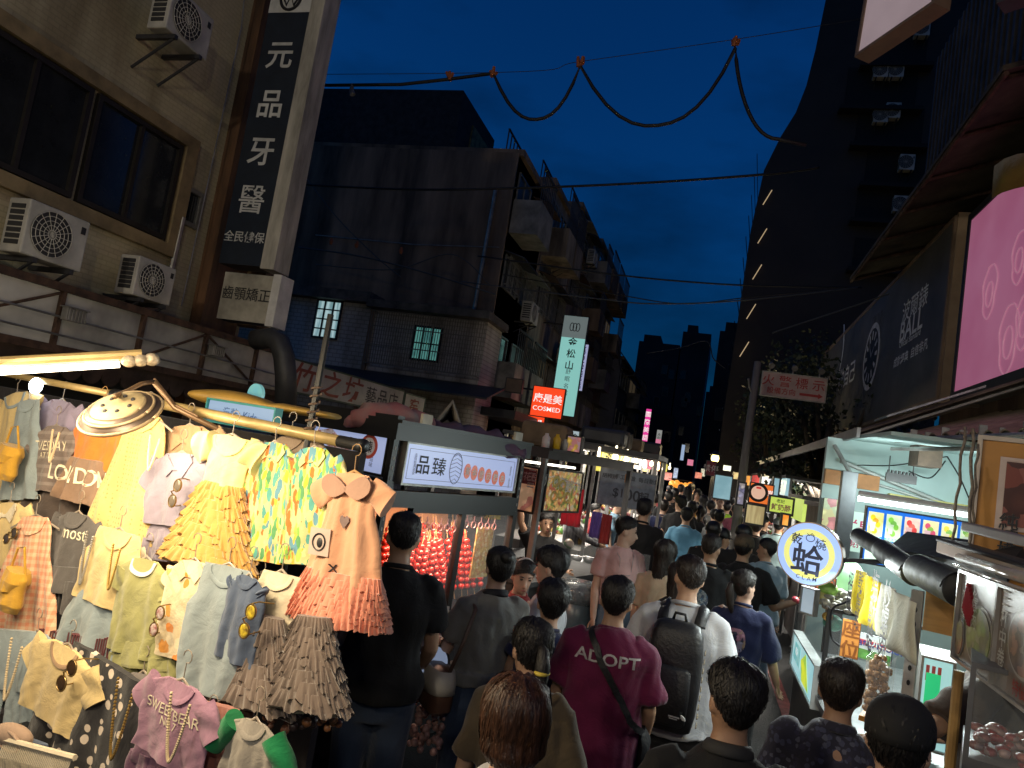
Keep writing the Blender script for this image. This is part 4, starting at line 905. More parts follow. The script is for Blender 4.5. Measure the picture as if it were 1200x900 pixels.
necklace(66, 505, .14, 16, .14, 'pale bead necklace on the grey brown slogan shirt'); necklace(137, 640, .16, 14, .26, 'gold chain on the cream sleeveless blouse', mat('gold chain', (.5, .33, .10), .3, .7)); necklace(148, 800, .24, 26, .41, 'gold chain hanging down the black heart print skirt', MC['gold chain']); necklace(212, 818, .18, 26, .48, 'thin pale necklace on the mauve t-shirt'); necklace(20, 752, .22, 24, .34, 'pale bead necklace over the washed denim trousers'); necklace(106, 625, .2, 14, .22, 'silver chain on the charcoal t-shirt', mat('silver chain', (.5, .48, .45), .3, .8)); necklace(182, 512, .13, 18, .17, 'thin pale necklace at the lace dress neckline')
def bag(px, py, wpx, hpx, d, label):
    c = on(px, py, d); dep = (c-CP).dot(CF); w, h = wpx/FPX*dep, hpx/FPX*dep; fr = Fr(c, FC.u).rot(-.1); o = gthing('felt_bag', label, 'bag', fr, 'mustard bags on the clothes')
    mb = MB(); body_loft(mb, [(0, -w*.4, w*.4, .8), (.15, -w*.48, w*.48, 1), (.8, -w*.5, w*.5, 1.2), (1, -w*.38, w*.38, .7)], h, .03, .003, 3); lpart('pouch', mb, f_must, o)
    mb = MB(); body_loft(mb, [(.0, -w*.41, w*.41, 1.1), (.25, -w*.46, w*.46, 1.4), (.5, -w*.3, w*.3, 1.4), (.55, -w*.1, w*.1, 1.2)], h, .034, .004, 5); lpart('flap', mb, f_must, o)
    mb = MB(); mb.tube([V((-w*.4, -.01, 0)), V((-w*.2, h*.5, .01)), V((w*.1, h*.6, .01)), V((w*.4, -.01, 0))], .005, 6); lpart('strap', mb, f_must, o)
bag(15, 522, 40, 40, .14, 'mustard felt bag with flap at the left edge of the upper row'); bag(22, 668, 42, 48, .27, 'mustard felt bag lying over the orange gingham dress')
# fringe of empty hangers
o = thing('hanger_fringe', 'row of maroon tassels or hangers between second and third rows', 'tassels', on(110, 745, .2))
mb = MB()
for i in range(34):
    a = on(48+i*3.0, 738+i*.42+rnd.uniform(-2, 2), .21); mb.tube([a, a-UP*.04, a-UP*rnd.uniform(.08, .11)+FC.u*rnd.uniform(-.01, .01)], .0035, 5)
mb.tube([on(46, 738, .2), on(152, 752, .2)], .006, 6); part('tassel_fringe', mb, mat('maroon thread', (.12, .035, .04), .8, 0, .3), o)
c = on(16, 862, .44); mb = MB(); mb.ball(c, .085, .03, .04, 16, 10); mb.tube([c+FC.n*.02+FC.u*(.085*math.cos(t))+UP*(.03*math.sin(t)-.01) for t in [i*math.pi/8 for i in range(17)]], .006, 6); solid('knit_cap', mb, F_('beige knit', (.33, .24, .18)), 'beige knit cap lying at the lower left of the stall', 'cap', smooth=True)
c = on(45, 892, .47); mb = MB()
for i in range(40): a = on(6+i*2.0, 868+i*.5, .46); mb.tube([a, a-UP*.05+FC.n*.01, a-UP*rnd.uniform(.09, .12)], .003, 4)
mb.tube([on(4, 866, .46), on(88, 888, .46)], .010, 6); solid('fringed_belt', mb, f_wt, 'white fringed belt draped over denim shorts bottom left', 'belt')
# rail, stand, lamps
TP = mat('worn yellow rail tube', (.50, .36, .15), .35, .2, .25, 5)
o = thing('clothes_rail', 'long yellowish telescopic clothes rail with black end cap', 'rail', E0)
def onz(px, py): return FC.P(*FC.hit(px, py, .02), .02)
A, Bq, Cq = onz(-60, 425), onz(138, 463), onz(398, 517)
mb = MB(); mb.tube([A, Bq], .0165, 14); mb.tube([Bq-(Bq-A).normalized()*.05, Cq], .021, 14); part('tube', mb, TP, o, True)
mb = MB(); e = (Cq-Bq).normalized(); mb.tube([Cq, Cq+e*.10, Cq+e*.104, Cq+e*.12], [.022, .0225, .026, .024], 14); part('end_cap', mb, BLACK, o, True); mb = MB(); mb.tube([Bq-e*.03, Bq+e*.03], .026, 12); part('joint_collar', mb, BLACK, o, True)
o = thing('rail_post', 'thin dark upright post carrying the clothes rail near surfboard awning', 'post', onz(362, 500))
p = onz(362, 508); mb = MB(); mb.tube([V((p.x, p.y, .01)), p, p+UP*.45], .012, 8); part('post', mb, BLACK, o)
mb = MB()
for t in range(6): mb.tube([p+UP*(.0+.03*t)+V((.02*math.cos(k), .02*math.sin(k), .004*k)) for k in [i*.8 for i in range(9)]], .004, 5)
part('wrapped_wire', mb, mat('brown wire', (.10, .06, .04), .6), o)
for px in (372, 195): pass
# tube lamp at upper left, with its glare of real light
p0, p1 = at(-70, 440, 2.45), at(140, 427, 2.75)
o = thing('tube_lamp', 'bright bare tube lamp on a yellow batten at upper left', 'lamp', (p0+p1)/2)
mb = MB(); q = (p1-p0).normalized(); mb.tube([p0, p1], .013, 12); part('tube', mb, emi('warm tube light', (1, .86, .62), 9), o)
mb = MB(); mb.tube([p0+UP*.036, p1+UP*.036+q*.07], (.016, .02), 10); part('batten', mb, TP, o)
mb = MB()
for k in range(3): mb.ball(p1+q*(.03+.04*k)+UP*.012, .03, .03, .026, 10, 8)
part('clear_end_wrap', mb, mat('clear film', (.6, .5, .36), .25, 0, .5, 30), o, True)
lamp('AREA', (p0+p1)/2-UP*.02+FC.n*.12, 12, WARM, .9, (p0+p1)/2-UP*.8-FC.n*.6, .04)
# disc lamp on gooseneck
c = on(143, 487, .42); tc_ = (CP-c); tc_.z = 0; tc_.normalize(); rt_ = UP.cross(tc_); ax = (-tc_*.45-UP*.80+rt_*.42).normalized()
o = thing('disc_lamp', 'round disc lamp on a bent arm, tilted above the lace dress', 'lamp', c)
mb = MB(); mb.tube([c-ax*.040, c-ax*.032, c-ax*.02, c-ax*.014, c], [.085, .112, .116, .135, .135], 36); part('housing', mb, mat('bronze lamp housing', (.13, .095, .075), .4, .5, .3, 4), o, True)
mb = MB(); mb.tube([c-ax*.038, c-ax*.048], [.092, .084], 30); part('cream_cap', mb, mat('cream lamp cap', (.42, .33, .18), .5, 0, .3, 14), o, True)
mb = MB()
for r_, h_ in ((.086, .039), (.113, .028), (.137, .010)): q_ = ax.cross(UP).normalized(); w_ = q_.cross(ax); mb.tube([c-ax*h_+(q_*math.cos(t)+w_*math.sin(t))*r_ for t in [i*math.pi/18 for i in range(37)]], .006, 6)
part('ring', mb, mat('pale bronze ring', (.40, .30, .18), .4, .3), o, True)
mb = MB()
for k in range(7): q_ = ax.cross(UP).normalized(); w_ = q_.cross(ax); t = k*.9; mb.ball(c-ax*.0478+(q_*math.cos(t)+w_*math.sin(t))*.05, .008, .008, .008, 8, 6)
part('vent_hole', mb, INK, o)
mb = MB(); mb.tube([c+ax*.001, c+ax*.006], .12, 36); part('glowing_lens', mb, emi('warm lamp lens', (1, .85, .6), 6), o)
a1, a2, a3 = on(180, 447, .2), on(205, 478, .1), on(256, 503, .05)
mb = MB(); mb.tube([c-ax*.08, on(150, 458, .3), on(165, 450, .26), a1], .009, 8); mb.tube([a1, a2, a3], .011, 8); mb.tube([a1+UP*.012, a2+UP*.012, on(232, 488, .09)], .005, 6); part('arm', mb, mat('brown bronze arm', (.18, .11, .06), .4, .5), o, True)
lamp('AREA', c+ax*.02, 5, WARM, .22, c+ax)
lamp('POINT', at(-260, 440, 2.2), 42, WARM, .25)  # unseen bare light added past the tube's end for the facade
lamp('AREA', at(90, 405, 1.8), 21, WARM, .5, on(170, 860, .3), .05)  # unseen light added to brighten the lower rows of clothes
lamp('SPOT', on(235, 470, .8), 7, WARM, .08, on(290, 590, .1)).data.spot_size = R(110)
# a bulb behind the clothes
c = at(42, 452, 3.5); mb = MB(); mb.ball(c, .03, .03, .04); solid('bulb', mb, emi('cold bulb', (.85, .95, 1), 12), 'small cold white bulb glowing between hangers at the upper left', 'bulb', smooth=True)
# back board of stall and lower table
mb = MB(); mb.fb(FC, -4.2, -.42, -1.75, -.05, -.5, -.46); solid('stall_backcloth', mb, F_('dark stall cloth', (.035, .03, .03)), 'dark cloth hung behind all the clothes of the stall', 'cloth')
fr = FC.off(-.55, 0, .0)
o = thing('goods_table', 'dark table edge with hair accessories under the grey tulle skirts', 'table', FC.P(-.45, -2.0, .15))
mb = MB(); mb.fb(FC, -1.2, .02, -1.32, -1.26, -.1, .34); mb.fb(FC, -1.2, .02, -1.40, -1.33, .335, .36); part('table_top', mb, BLACK, o)
for d0 in (.28, -.1): mb = MB(); mb.fb(FC, -.02, .02, -2.0, -1.33, d0, d0+.04); part('leg', mb, BLACK, o)
for i, (px, lab) in enumerate(((330, 'brown bobbled hair band on the dark goods table, beneath the tagged skirt'), (352, 'dark hair clip cluster on goods table, under the bow skirt'), (378, 'orange brown hair tie bundle at the table corner'))):
    c = FC.P(*FC.hit(px, 838, .2), .2); c = V((c.x, c.y, c.z)); mb = MB()
    for k in range(16): mb.ball(c+V((rnd.uniform(-.05, .05), rnd.uniform(-.03, .03), rnd.uniform(-.03, .03))), rnd.uniform(.008, .016), n=8, m=6)
    solid('hair_tie', mb, mat('hair tie %d' % i, [(.22, .09, .05), (.05, .03, .03), (.35, .14, .05)][i], .4, 0, .4, 30), lab, 'hair tie', 'hair accessories on the dark table', smooth=True)
# surfboard shaped awning and blue board
p0, p1 = at(233, 463, 3.6), at(392, 488, 3.5)
u = (p1-p0).normalized(); fr = Fr(p0, u, (UP-u*u.z).normalized()); L = (p1-p0).length
mb = MB(); rings = []
for i in range(15):
    t = i/14; wv = .012+.085*math.sin(math.pi*min(1, t*1.5+.1))**.7 if t < .6 else .03+.06*(1-t)
    rings.append([fr.P(L*t, wv*.5*math.sin(a)-.0, .10*math.cos(a)) for a in [2*math.pi*j/16 for j in range(16)]])
mb.loft(rings); solid('yellow_board', mb, mat('yellow painted board', (.50, .30, .06), .5, 0, .25, 3), 'long yellow board shaped like a surfboard behind the clothes rail', 'board', smooth=True)
fr = Fr(at(245, 470, 3.45), FC.u)
o, (s0, s1, t0, t1) = board('signboard', 'pale blue signboard behind the rail under yellow board', 'sign', fr, (246, 468), (324, 480), (244, 492), emi('blue sign glow', (.28, .42, .66), .55, (.35, .5, .72), 3, light=False), .03, .008, mat('teal trim', (.05, .3, .3), .5))
text(o, fr, (s0+s1)/2, (t0+t1)/2, .05, '童裝  Kids', mat('blue sign ink', (.05, .12, .35), .6))
fr = Fr(at(300, 462, 3.7), FC.u); mb = MB(); mb.tube([fr.o-fr.n*.01, fr.o+fr.n*.01], .055, 28); o = solid('round_sign', mb, emi('blue round sign', (.16, .50, .62), .5, (.30, .6, .5), 9, light=False), 'small round blue sign standing above the yellow board', 'sign')
# ------------------------------------------------------------------ left food carts
def perf_post(parent, p, z0, z1, u, n, w=.04, m=BLACK, dots=True, dm=None):
    mb = MB(); p = V(p); mb.box(V((p.x, p.y, z0)), u*w, n*w, UP*(z1-z0)); a = part('post', mb, m, parent)
    if dots:
        mb = MB(); fr = Fr(V((p.x, p.y, z0))+n*w, u)
        for i in range(int((z1-z0)/.06)):
            b = .03+i*.06; mb.tube([fr.P(w/2, b, .0), fr.P(w/2, b, .002)], (.007, .012), 8)
        part('slot', mb, dm or mat('pale slot', (.25, .24, .22), .6), a)
K = at(465, 515, 4.25); KR = at(608, 535, 5.3)
u = (KR-K); u.z = 0; FK = Fr((K.x, K.y, 0), u); FE = Fr((K.x, K.y, 0), FK.n)
LK = (V((KR.x, KR.y, 0))-FK.o).length+.02
LBOX = emi('blue white lightbox', (.42, .50, .80), .62)
cart = thing('food_cart', 'black framed candied fruit cart with blue white lightbox signs on the left', 'food cart', FK.P(LK/2, 0, -.6))
for a, dd in ((-.04, -.02), (LK, -.02), (-.04, -1.15), (LK, -1.15)): perf_post(cart, FK.P(a, 0, dd), .0, 2.08, FK.u, FK.n)
mb = MB(); mb.fb(FK, -.06, LK+.06, 2.0, 2.10, -1.16, .05); mb.fb(FK, .0, LK, 1.60, 1.70, -.04, .03); mb.fb(FK, -.05, LK+.05, 2.1, 2.12, -1.2, .07); part('roof', mb, BLACK, cart)
mb = MB(); mb.fb(FK, .0, LK, .10, .80, -1.1, -.02); mb.fb(FK, -.03, LK+.03, .80, .84, -1.14, .05); part('counter', mb, mat('dark counter steel', (.06, .06, .065), .35, .6, .3), cart)
s0, t1 = FK.hit(478, 519, .02); s1, _ = FK.hit(607, 535, .02); _, t0 = FK.hit(470, 566, .02)
fr = FK.off(0, 0, .02)
o, _ = box_sign('lightbox_sign', 'wide blue white lightbox with brush characters and red ovals over the candied fruit', 'sign', fr, s0, s1, t0, t1, LBOX, .05, .012, ALU)
hS = t1-t0; mid = (t0+t1)/2
def sx_(px): return fr.hit(px, 548)[0]
BRUSH = mat('brush black', (.012, .012, .02), .6); GINK = mat('grey sign ink', (.12, .12, .17), .6); ORD = emi('orange red oval', (.60, .16, .10), .55, light=False)
text(o, fr, sx_(495), mid, hS*.46, '品', BRUSH, bold=.03, sx=1.1); text(o, fr, sx_(514), mid, hS*.46, '臻', BRUSH, bold=.03, sx=1.1)
text(o, fr, sx_(485), mid, hS*.09, '品味經典美食', GINK, vertical=True, line=.9); text(o, fr, sx_(598.5), mid-.02, hS*.075, '嚴選食材 品質保證', GINK, vertical=True, line=.85)
mb = MB(); c = sx_(534); r = (sx_(541)-sx_(527))/2
for k in range(7): b = -.36*hS+.11*hS*k; wv = r*math.sqrt(max(0.02, 1-(b/(.42*hS))**2)); mb.tube([fr.P(c-wv, mid+b, .004), fr.P(c, mid+b+.02, .004), fr.P(c+wv, mid+b, .004)], .0016, 4)
mb.tube([fr.P(c+r*math.cos(t), mid+hS*.42*math.sin(t), .004) for t in [i*math.pi/12 for i in range(25)]], .0022, 4); part('leaf_emblem', mb, GINK, o)
for i, ch in enumerate('黃金脆皮糖串'):
    a = sx_(548+i*8.4); rr = (sx_(554)-sx_(546))/2*.95; mb = MB(); mb.tube([fr.P(a, mid-.01-.006*i, .001), fr.P(a, mid-.01-.006*i, .004)], [(rr, hS*.21)]*2, 20, ref=fr.u); part('oval_badge', mb, ORD, o)
    text(o, fr, a, mid-.01-.006*i, hS*.22, ch, SIGNW, bold=.03, sx=.9, d=.006)
mb = MB(); A = [(s0+.03, t0+.03), (s1-.03, t0+.03), (s1-.03, t1-.03), (s0+.03, t1-.03), (s0+.03, t0+.03)]
for a, b in zip(A, A[1:]): mb.tube([fr.P(*a, .003), fr.P(*b, .003)], .0012, 4)
part('border_line', mb, GINK, o)
s0, t1 = FE.hit(370, 495, .02); s1, _ = FE.hit(461, 516, .02); _, t0 = FE.hit(455, 558, .02)
fr = FE.off(0, 0, .02)
o, _ = box_sign('lightbox_sign', 'blue white lightbox on cart end with pink white art and round red emblem', 'sign', fr, s0, -.05, t0, t1, LBOX, .05, .012, BLACK)
mb = MB(); w = -.05-s0; mb.add(flat(fr, [(s0+.02, t1-.05), (s0+.25*w, t1-.02), (s0+.75*w, t0+.03), (s0+.45*w, t0+.02)], .003), [(0, 1, 2, 3)]); part('art_print', mb, picture('pink art', [(.7, .45, .45), (.75, .7, .75), (.55, .25, .25), (.7, .6, .6)], .4, 30), o)
mb = MB(); c = fr.P(s0+.78*w, t0+.62*(t1-t0), 0); mb.tube([c+fr.n*.002, c+fr.n*.005], .075, 26); part('emblem', mb, mat('emblem red', (.5, .08, .06), .6), o)
mb = MB(); mb.tube([c+fr.n*.005, c+fr.n*.007], .055, 22); part('emblem_centre', mb, mat('emblem white', (.6, .6, .68), .6), o); text(o, fr, s0+.78*w, t0+.62*(t1-t0), .07, '臻', BRUSH, d=.009, bold=.02); text(o, fr, s0+.62*w, t1-.07, .035, '品味經典', GINK)
text(o, fr, s0+.84*w, t0+.08, .03, '好滋味', GINK, vertical=True)
mb = MB(); mb.fb(FE, s0-.03, -.0, t0-.18, t0-.03, -.04, .02); mb.fb(FE, s0-.03, 0, t1+.012, t1+.12, -.04, .02); part('fascia', mb, BLACK, cart)
# rolled cloths on cart roof
def roll(pts, rad, m, name, label, lump=.25, seed=1):
    r = random.Random(seed); P = []; Rr = []
    for i in range(len(pts)-1):
        for k in range(5):
            f = k/5; P.append(pts[i].lerp(pts[i+1], f)+V((r.uniform(-.015, .015), r.uniform(-.015, .015), r.uniform(-.012, .012)))); q = rad[i]+(rad[i+1]-rad[i])*f; Rr.append((q*(1+r.uniform(-lump, lump)), q*(1+r.uniform(-lump, lump))))
    P.append(pts[-1]); Rr.append((rad[-1], rad[-1]))
    mb = MB(); mb.tube(P, Rr, 14); return solid(name, mb, m, label, 'rolled cloth', 'rolled cloths on the cart roofs', smooth=True)
RG = mat('red and grey awning cloth', (.26, .04, .05), .85, 0, .3, 3, .3, 20, col2=(.2, .17, .16))
roll([at(402, 496, 4.4), at(425, 490, 4.4), at(460, 489, 4.5), at(500, 499, 4.7)], [.02, .075, .09, .075], RG, 'rolled_awning', 'rolled dark red awning cloth with grey folds lying on candied fruit cart', seed=2)
roll([at(498, 500, 4.75), at(540, 512, 4.9), at(580, 520, 5.1), at(612, 531, 5.3)], [.07, .085, .09, .05], mat('navy and red cloth', (.10, .03, .05), .85, 0, .3, 3, .3, 20, col2=(.02, .03, .07)), 'rolled_awning', 'rolled navy and red cloth on far half of the candied fruit cart roof', seed=4)
a, b, c, d = at(500, 505, 4.75), at(531, 468, 4.8), at(545, 510, 4.9), at(520, 498, 5.1)
mb = MB(); rings = []
for i in range(9):
    t = i/8; p = a.lerp(b, min(1, t*2)) if t < .5 else b.lerp(c, t*2-1); q = d.lerp(b, .35+.5*math.sin(math.pi*t)); rings.append([p, p.lerp(q, .5)+V((0, 0, .02*math.sin(9*t))), q+V((0, .02, -.02)), p-V((0, 0, .025))])
mb.loft(rings); solid('peaked_tarp', mb, mat('grey tarp', (.19, .165, .14), .85, 0, .35, 4, .3, 20), 'grey brown tarp folded into a peak on the candied fruit cart', 'tarp', 'rolled cloths on the cart roofs', smooth=True)
mb = MB(); q = fr = FK.off(.12, 2.12, .05); mb.fb(q, 0, .09, .0, .06, 0, .02); solid('price_tag', mb, CREAM, 'small cream tag on cart roof edge beside the rolled red awning', 'tag')
mb = MB(); q = FK.off(LK-.2, 2.12, .05); mb.fb(q, 0, .09, .0, .06, 0, .02); solid('price_tag', mb, CREAM, 'small cream tag on the cart roof edge near the food photo panels', 'tag')
# glazed showcase with candied fruit
o = thing('showcase', 'glazed red lit showcase with black posts under the lightbox sign', 'showcase', FK.P(LK*.55, 0.84, -.3))
a0 = FK.hit(484, 600, .03)[0]; am = FK.hit(541, 620, .03)[0]; a1 = FK.hit(601, 620, .03)[0]
mb = MB()
for s in (am-.02, a1-.02): mb.fb(FK, s, s+.045, 0.84, 1.6, -.02, .03)
mb.fb(FK, a0, a0+.02, 0.84, 1.6, -.02, .02); mb.fb(FK, a0, a1, 0.84, .87, -.02, .025); mb.fb(FK, a0, a1, 1.57, 1.6, -.02, .03); mb.fb(FK, a0, a0+.02, 0.84, 1.6, -.56, -.54); part('frame', mb, BLACK, o)
mb = MB(); mb.fb(FK, a0+.02, am-.02, 0.87, 1.57, .0, .006); mb.fb(FK, am+.025, a1-.02, 0.87, 1.57, .0, .006); part('pane', mb, glass(), o)
mb = MB(); mb.fb(FK, a0, a1, 0.85, 1.6, -.62, -.6); part('back_panel', mb, mat('warm back panel', (.40, .24, .12), .6, 0, .3, 4), o)
mb = MB()
for k in range(6): c = FK.P(a0+.10+(am-a0-.16)*k/5, 1.49-.004*k, .009); mb.tube([c+(FK.u*math.cos(t)+UP*math.sin(t))*.024 for t in [i*math.pi/9 for i in range(19)]], .004, 5); mb.tube([c+UP*.024, c+UP*.06], .003, 5)
for k in range(5): c = FK.P(am+.07+(a1-am-.2)*k/5, 1.50-.004*k, .009); mb.tube([c+(FK.u*math.cos(t)+UP*math.sin(t))*.024 for t in [i*math.pi/9 for i in range(19)]], .004, 5); mb.tube([c+UP*.024, c+UP*.06], .003, 5)
part('round_tag', mb, mat('pink white tag', (.7, .45, .48), .5), o)
for k in range(6): text(o, FK.off(0, 0, .011), a0+.10+(am-a0-.16)*k/5, 1.49-.004*k, .026, '冰糖草莓葡萄'[k], mat('dark red ink', (.3, .02, .03), .6))
text(o, FK.off(0, 0, .011), (am+a1)/2+.05, 1.56, .045, '冰糖葫蘆', mat('gold case letters', (.6, .42, .1), .5), bold=.02)
CAND = mat('red candied fruit', (.55, .025, .012), .12, 0, .35, 30, coat=.6); STK = mat('bamboo stick', (.45, .3, .13), .6)
sk = thing('candied_skewer', 'red glossy candied fruit skewer leaning in the lit showcase', 'skewer', FK.P(a0+.1, 1.05, -.2), group='candied fruit skewers in the showcase')
mb = MB(); bp = PM[sk.name].translation
for k in range(8): mb.ball(bp+UP*(.06+.045*k)+V((rnd.uniform(-.004, .004), 0, 0)), .024, .024, .023, 10, 7)
part('fruit', mb, CAND, sk, True); mb = MB(); mb.tube([bp-UP*.02, bp+UP*.46], .003, 5); part('stick', mb, STK, sk)
i = 0
for (x0, x1, lean) in ((a0+.06, am-.07, .35), (am+.06, a1-.10, -.1)):
    for row in range(3):
        for k in range(7):
            p = FK.P(x0+(x1-x0)*k/6+rnd.uniform(-.01, .01), .98+.03*row, -.10-.13*row); M = Matrix.Translation(p) @ Matrix.Rotation(lean+rnd.uniform(-.12, .12), 4, FK.n*-1) @ Matrix.Rotation(-.25+rnd.uniform(-.1, .1), 4, FK.u) @ Matrix.Rotation(rnd.uniform(0, 6), 4, 'Z')
            if i == 0: sk.matrix_world = M; PM[sk.name] = M
            else: dup(sk, M)
            i += 1
lamp('AREA', FK.P(LK*.55, 1.58, -.12), 20, (1, .55, .36), .7, FK.P(LK*.55, 1.0, -.2), .1)
mb = MB(); mb.fb(FK, a0+.03, a1-.06, 1.585, 1.6, -.16, -.12); solid('showcase_lamp', mb, emi('warm strip', (1, .66, .38), 5), 'thin warm strip lamp inside top of the red showcase', 'lamp')
mb = MB(); q = FK.off(a1-.28, 1.1, -.08); mb.fb(q, 0, .2, 0, .36, -.01, 0); oo = solid('menu_card', mb, picture('yellow menu', [(.6, .45, .12), (.7, .6, .3), (.55, .3, .08)], .12, 40), 'yellow printed card standing behind the right showcase pane', 'card')
# round mirror/tray and pink goods low on the cart front
o = thing('round_mirror', 'round bluish table mirror between the black t-shirt man and blue jeans', 'mirror', at(507, 775, 3.6)); c = at(507, 775, 3.6); ax = V((.35, -.75, .55)).normalized()
mb = MB(); mb.tube([c, c+ax*.012], .075, 30); part('glass_face', mb, emi('painted sky reflection', (.40, .50, .72), .35, light=False), o); mb = MB(); q = ax.cross(UP).normalized(); w_ = q.cross(ax); mb.tube([c+(q*math.cos(t)+w_*math.sin(t))*.08 for t in [i*math.pi/14 for i in range(29)]], .009, 8); mb.tube([c-w_*.09, c-w_*.22], .01, 6); part('rim', mb, DGREY, o)  # emission on the face stands in for sky mirrored in glass
mb = MB(); c = at(506, 835, 3.6)
for k in range(60): mb.ball(c+V((rnd.uniform(-.1, .08), rnd.uniform(-.05, .05), rnd.uniform(-.17, .09))), rnd.uniform(.012, .024), n=7, m=5)
solid('trinket_pile', mb, mat('pink trinkets', (.42, .24, .22), .4, 0, .5, 25), 'heap of small pinkish trinkets on the cart side below round mirror', 'trinkets', smooth=True)
# second cart with food photos
C2 = at(637, 550, 5.95); F2 = Fr((C2.x, C2.y, 0), (.31, .95, 0)); F2E = Fr((C2.x, C2.y, 0), F2.n)
c2 = thing('food_cart', 'dark cart with backlit food photo panels beyond the candied fruit cart', 'food cart', F2.P(.7, 0, -.5))
mb = MB(); mb.fb(F2, -.02, 1.75, 2.02, 2.09, -1.2, .04); mb.fb(F2, -.03, 1.78, 2.09, 2.11, -1.24, .08); part('roof', mb, DGREY, c2)
for a, dd in ((-.03, -.02), (1.72, -.02), (-.03, -1.18), (1.72, -1.18)): mb = MB(); mb.fb(F2, a, a+.045, 0, 2.02, dd, dd+.045); part('post', mb, STEEL if a < 0 else DGREY, c2)
mb = MB(); mb.fb(F2, .02, 1.7, .1, .95, -1.1, -.04); mb.fb(F2, -.01, 1.74, .95, .99, -1.14, .03); part('counter', mb, mat('steel counter', (.07, .07, .07), .7, 0, .3), c2)
s0, t1 = F2.hit(641, 550, .03); s1, _ = F2.hit(683, 553, .03); _, t0 = F2.hit(629, 598, .03)
FOOD1 = picture('fried food photo', [(.75, .45, .14), (.7, .62, .4), (.45, .12, .06), (.55, .5, .1), (.8, .55, .2), (.2, .25, .06), (.7, .3, .1)], .55, 26)
o, _ = box_sign('food_photo_panel', 'backlit panel of fried food photos facing the street on the second cart', 'sign', F2.off(0, 0, .03), .03, s1, t0, t1, FOOD1, .04, .015, BLACK, 'food photo panels')
for i, t in enumerate(('炸花枝', '炸雞排', '甜不辣')): text(o, F2.off(0, 0, .03), .03+(s1-.03)*(.2+.3*i), t1-.09-.02*i, .10, t, mat('white panel letters', (.75, .75, .7), .6), bold=.02)
mb = MB()
for k in range(5):
    c = F2.P(.18+.12*(k % 3), t0+.12+.1*(k//3)+.03*(k % 2), .034); mb.tube([c+(F2.u*math.cos(t)*.05+UP*math.sin(t)*.04) for t in [i*math.pi/8 for i in range(17)]], .012, 5)
part('fried_ring_print', mb, mat('golden ring print', (.75, .6, .2), .5), o)
s0, t1 = F2E.hit(609, 546, .03); _, t0 = F2E.hit(621, 600, .03)
o, _ = box_sign('food_photo_panel', 'backlit panel with peach coloured food photo on the second cart end', 'sign', F2E.off(0, 0, .03), s0, -.03, t0, t1, picture('peach food photo', [(.7, .35, .18), (.75, .5, .3), (.5, .2, .15), (.72, .42, .25)], .42, 12), .04, .015, BLACK, 'food photo panels')
mb = MB(); w = -.03-s0; mb.fb(F2E.off(0, 0, .03), s0+.01, -.04, t1-.14, t1-.01, .001, .004); part('maroon_strip', mb, mat('maroon strip', (.18, .04, .05), .5, 0, .4, 12), o); text(o, F2E.off(0, 0, .03), s0+w/2, t1-.075, .07, '大花枝', mat('pink strip letters', (.6, .4, .4), .6), d=.006)
mb = MB()
for k in range(7): b = t0+.20+.028*k; mb.fb(F2E.off(0, 0, .03), s0+w*.55, -.05, b, b+.012, .001, .004)
part('text_line', mb, mat('pale text line', (.6, .58, .55), .6), o)
# stuff on cart roof: bottles, lantern etc.
for (px, py, d, h, w, col, lab) in ((637, 536, 5.95, .12, .035, (.55, .5, .5), 'white bottle'), (650, 535, 6.05, .13, .034, (.6, .36, .02), 'yellow bottle'), (659, 540, 6.15, .1, .03, (.4, .38, .34), 'grey tin')):
    p = at(px, py, d); z = 2.11; p = V((p.x, p.y, z)); mb = MB(); mb.tube([p, p+UP*h*.7, p+UP*h*.85, p+UP*h], [w, w, w*.5, w*.45], 14); solid('bottle', mb, mat(lab, col, .4), lab+' standing on the roof of the photo panel cart', 'bottle', smooth=True)
fr = Fr(at(663, 528, 6.2), (.96, -.2, 0)); o, _ = box_sign('small_lightbox', 'small pinkish lightbox with yellow swirl on the second cart roof', 'sign', fr, 0, .13, 0, .13, picture('swirl art', [(.7, .3, .3), (.75, .5, .1), (.6, .4, .5)], .5, 20), .05, .01, BLACK)
# fittings and third cart
lamp('AREA', F2.P(.8, 1.95, -.3), 15, (1, .9, .75), .8, F2.P(.8, 0, -.4), .1)
mb = MB(); mb.fb(F2, .2, 1.5, 1.95, 1.97, -.55, -.5); solid('stall_lamp', mb, emi('neutral strip', (1, .92, .8), 5), 'white strip lamp under roof of the photo panel cart', 'lamp')
C3 = at(706, 548, 8.6); F3 = Fr((C3.x, C3.y, 0), (.99, -.02, 0)); F3S = Fr(F3.P(.62, 0, 0), (.2, .98, 0))
c3 = thing('food_cart', 'pale cart with large grey price board and glass counter behind pink shirt woman', 'food cart', F3.P(.2, .0, -.8))
mb = MB(); mb.fb(F3, -.5, .65, 2.2, 2.26, -1.5, .05); part('roof', mb, DGREY, c3)
mb = MB()
for a, dd in ((-.5, -.05), (.6, -.05), (-.5, -1.45), (.6, -1.45)): mb = MB(); mb.fb(F3, a, a+.04, 0, 2.2, dd, dd+.04); part('post', mb, STEEL, c3)
s0, t1 = F3.hit(708, 548, .06); s1, _ = F3.hit(771, 552, .06); _, t0 = F3.hit(704, 590, .06)
o, _ = box_sign('price_board', 'large grey blue price board with big zeros above the third cart', 'sign', F3.off(0, 0, .06), 0, s1, t0, t1, mat('grey blue board', (.22, .26, .32), .5, 0, .3, 6), .03, .008, ALU)
fr = F3.off(0, 0, .06); w = s1; h = t1-t0
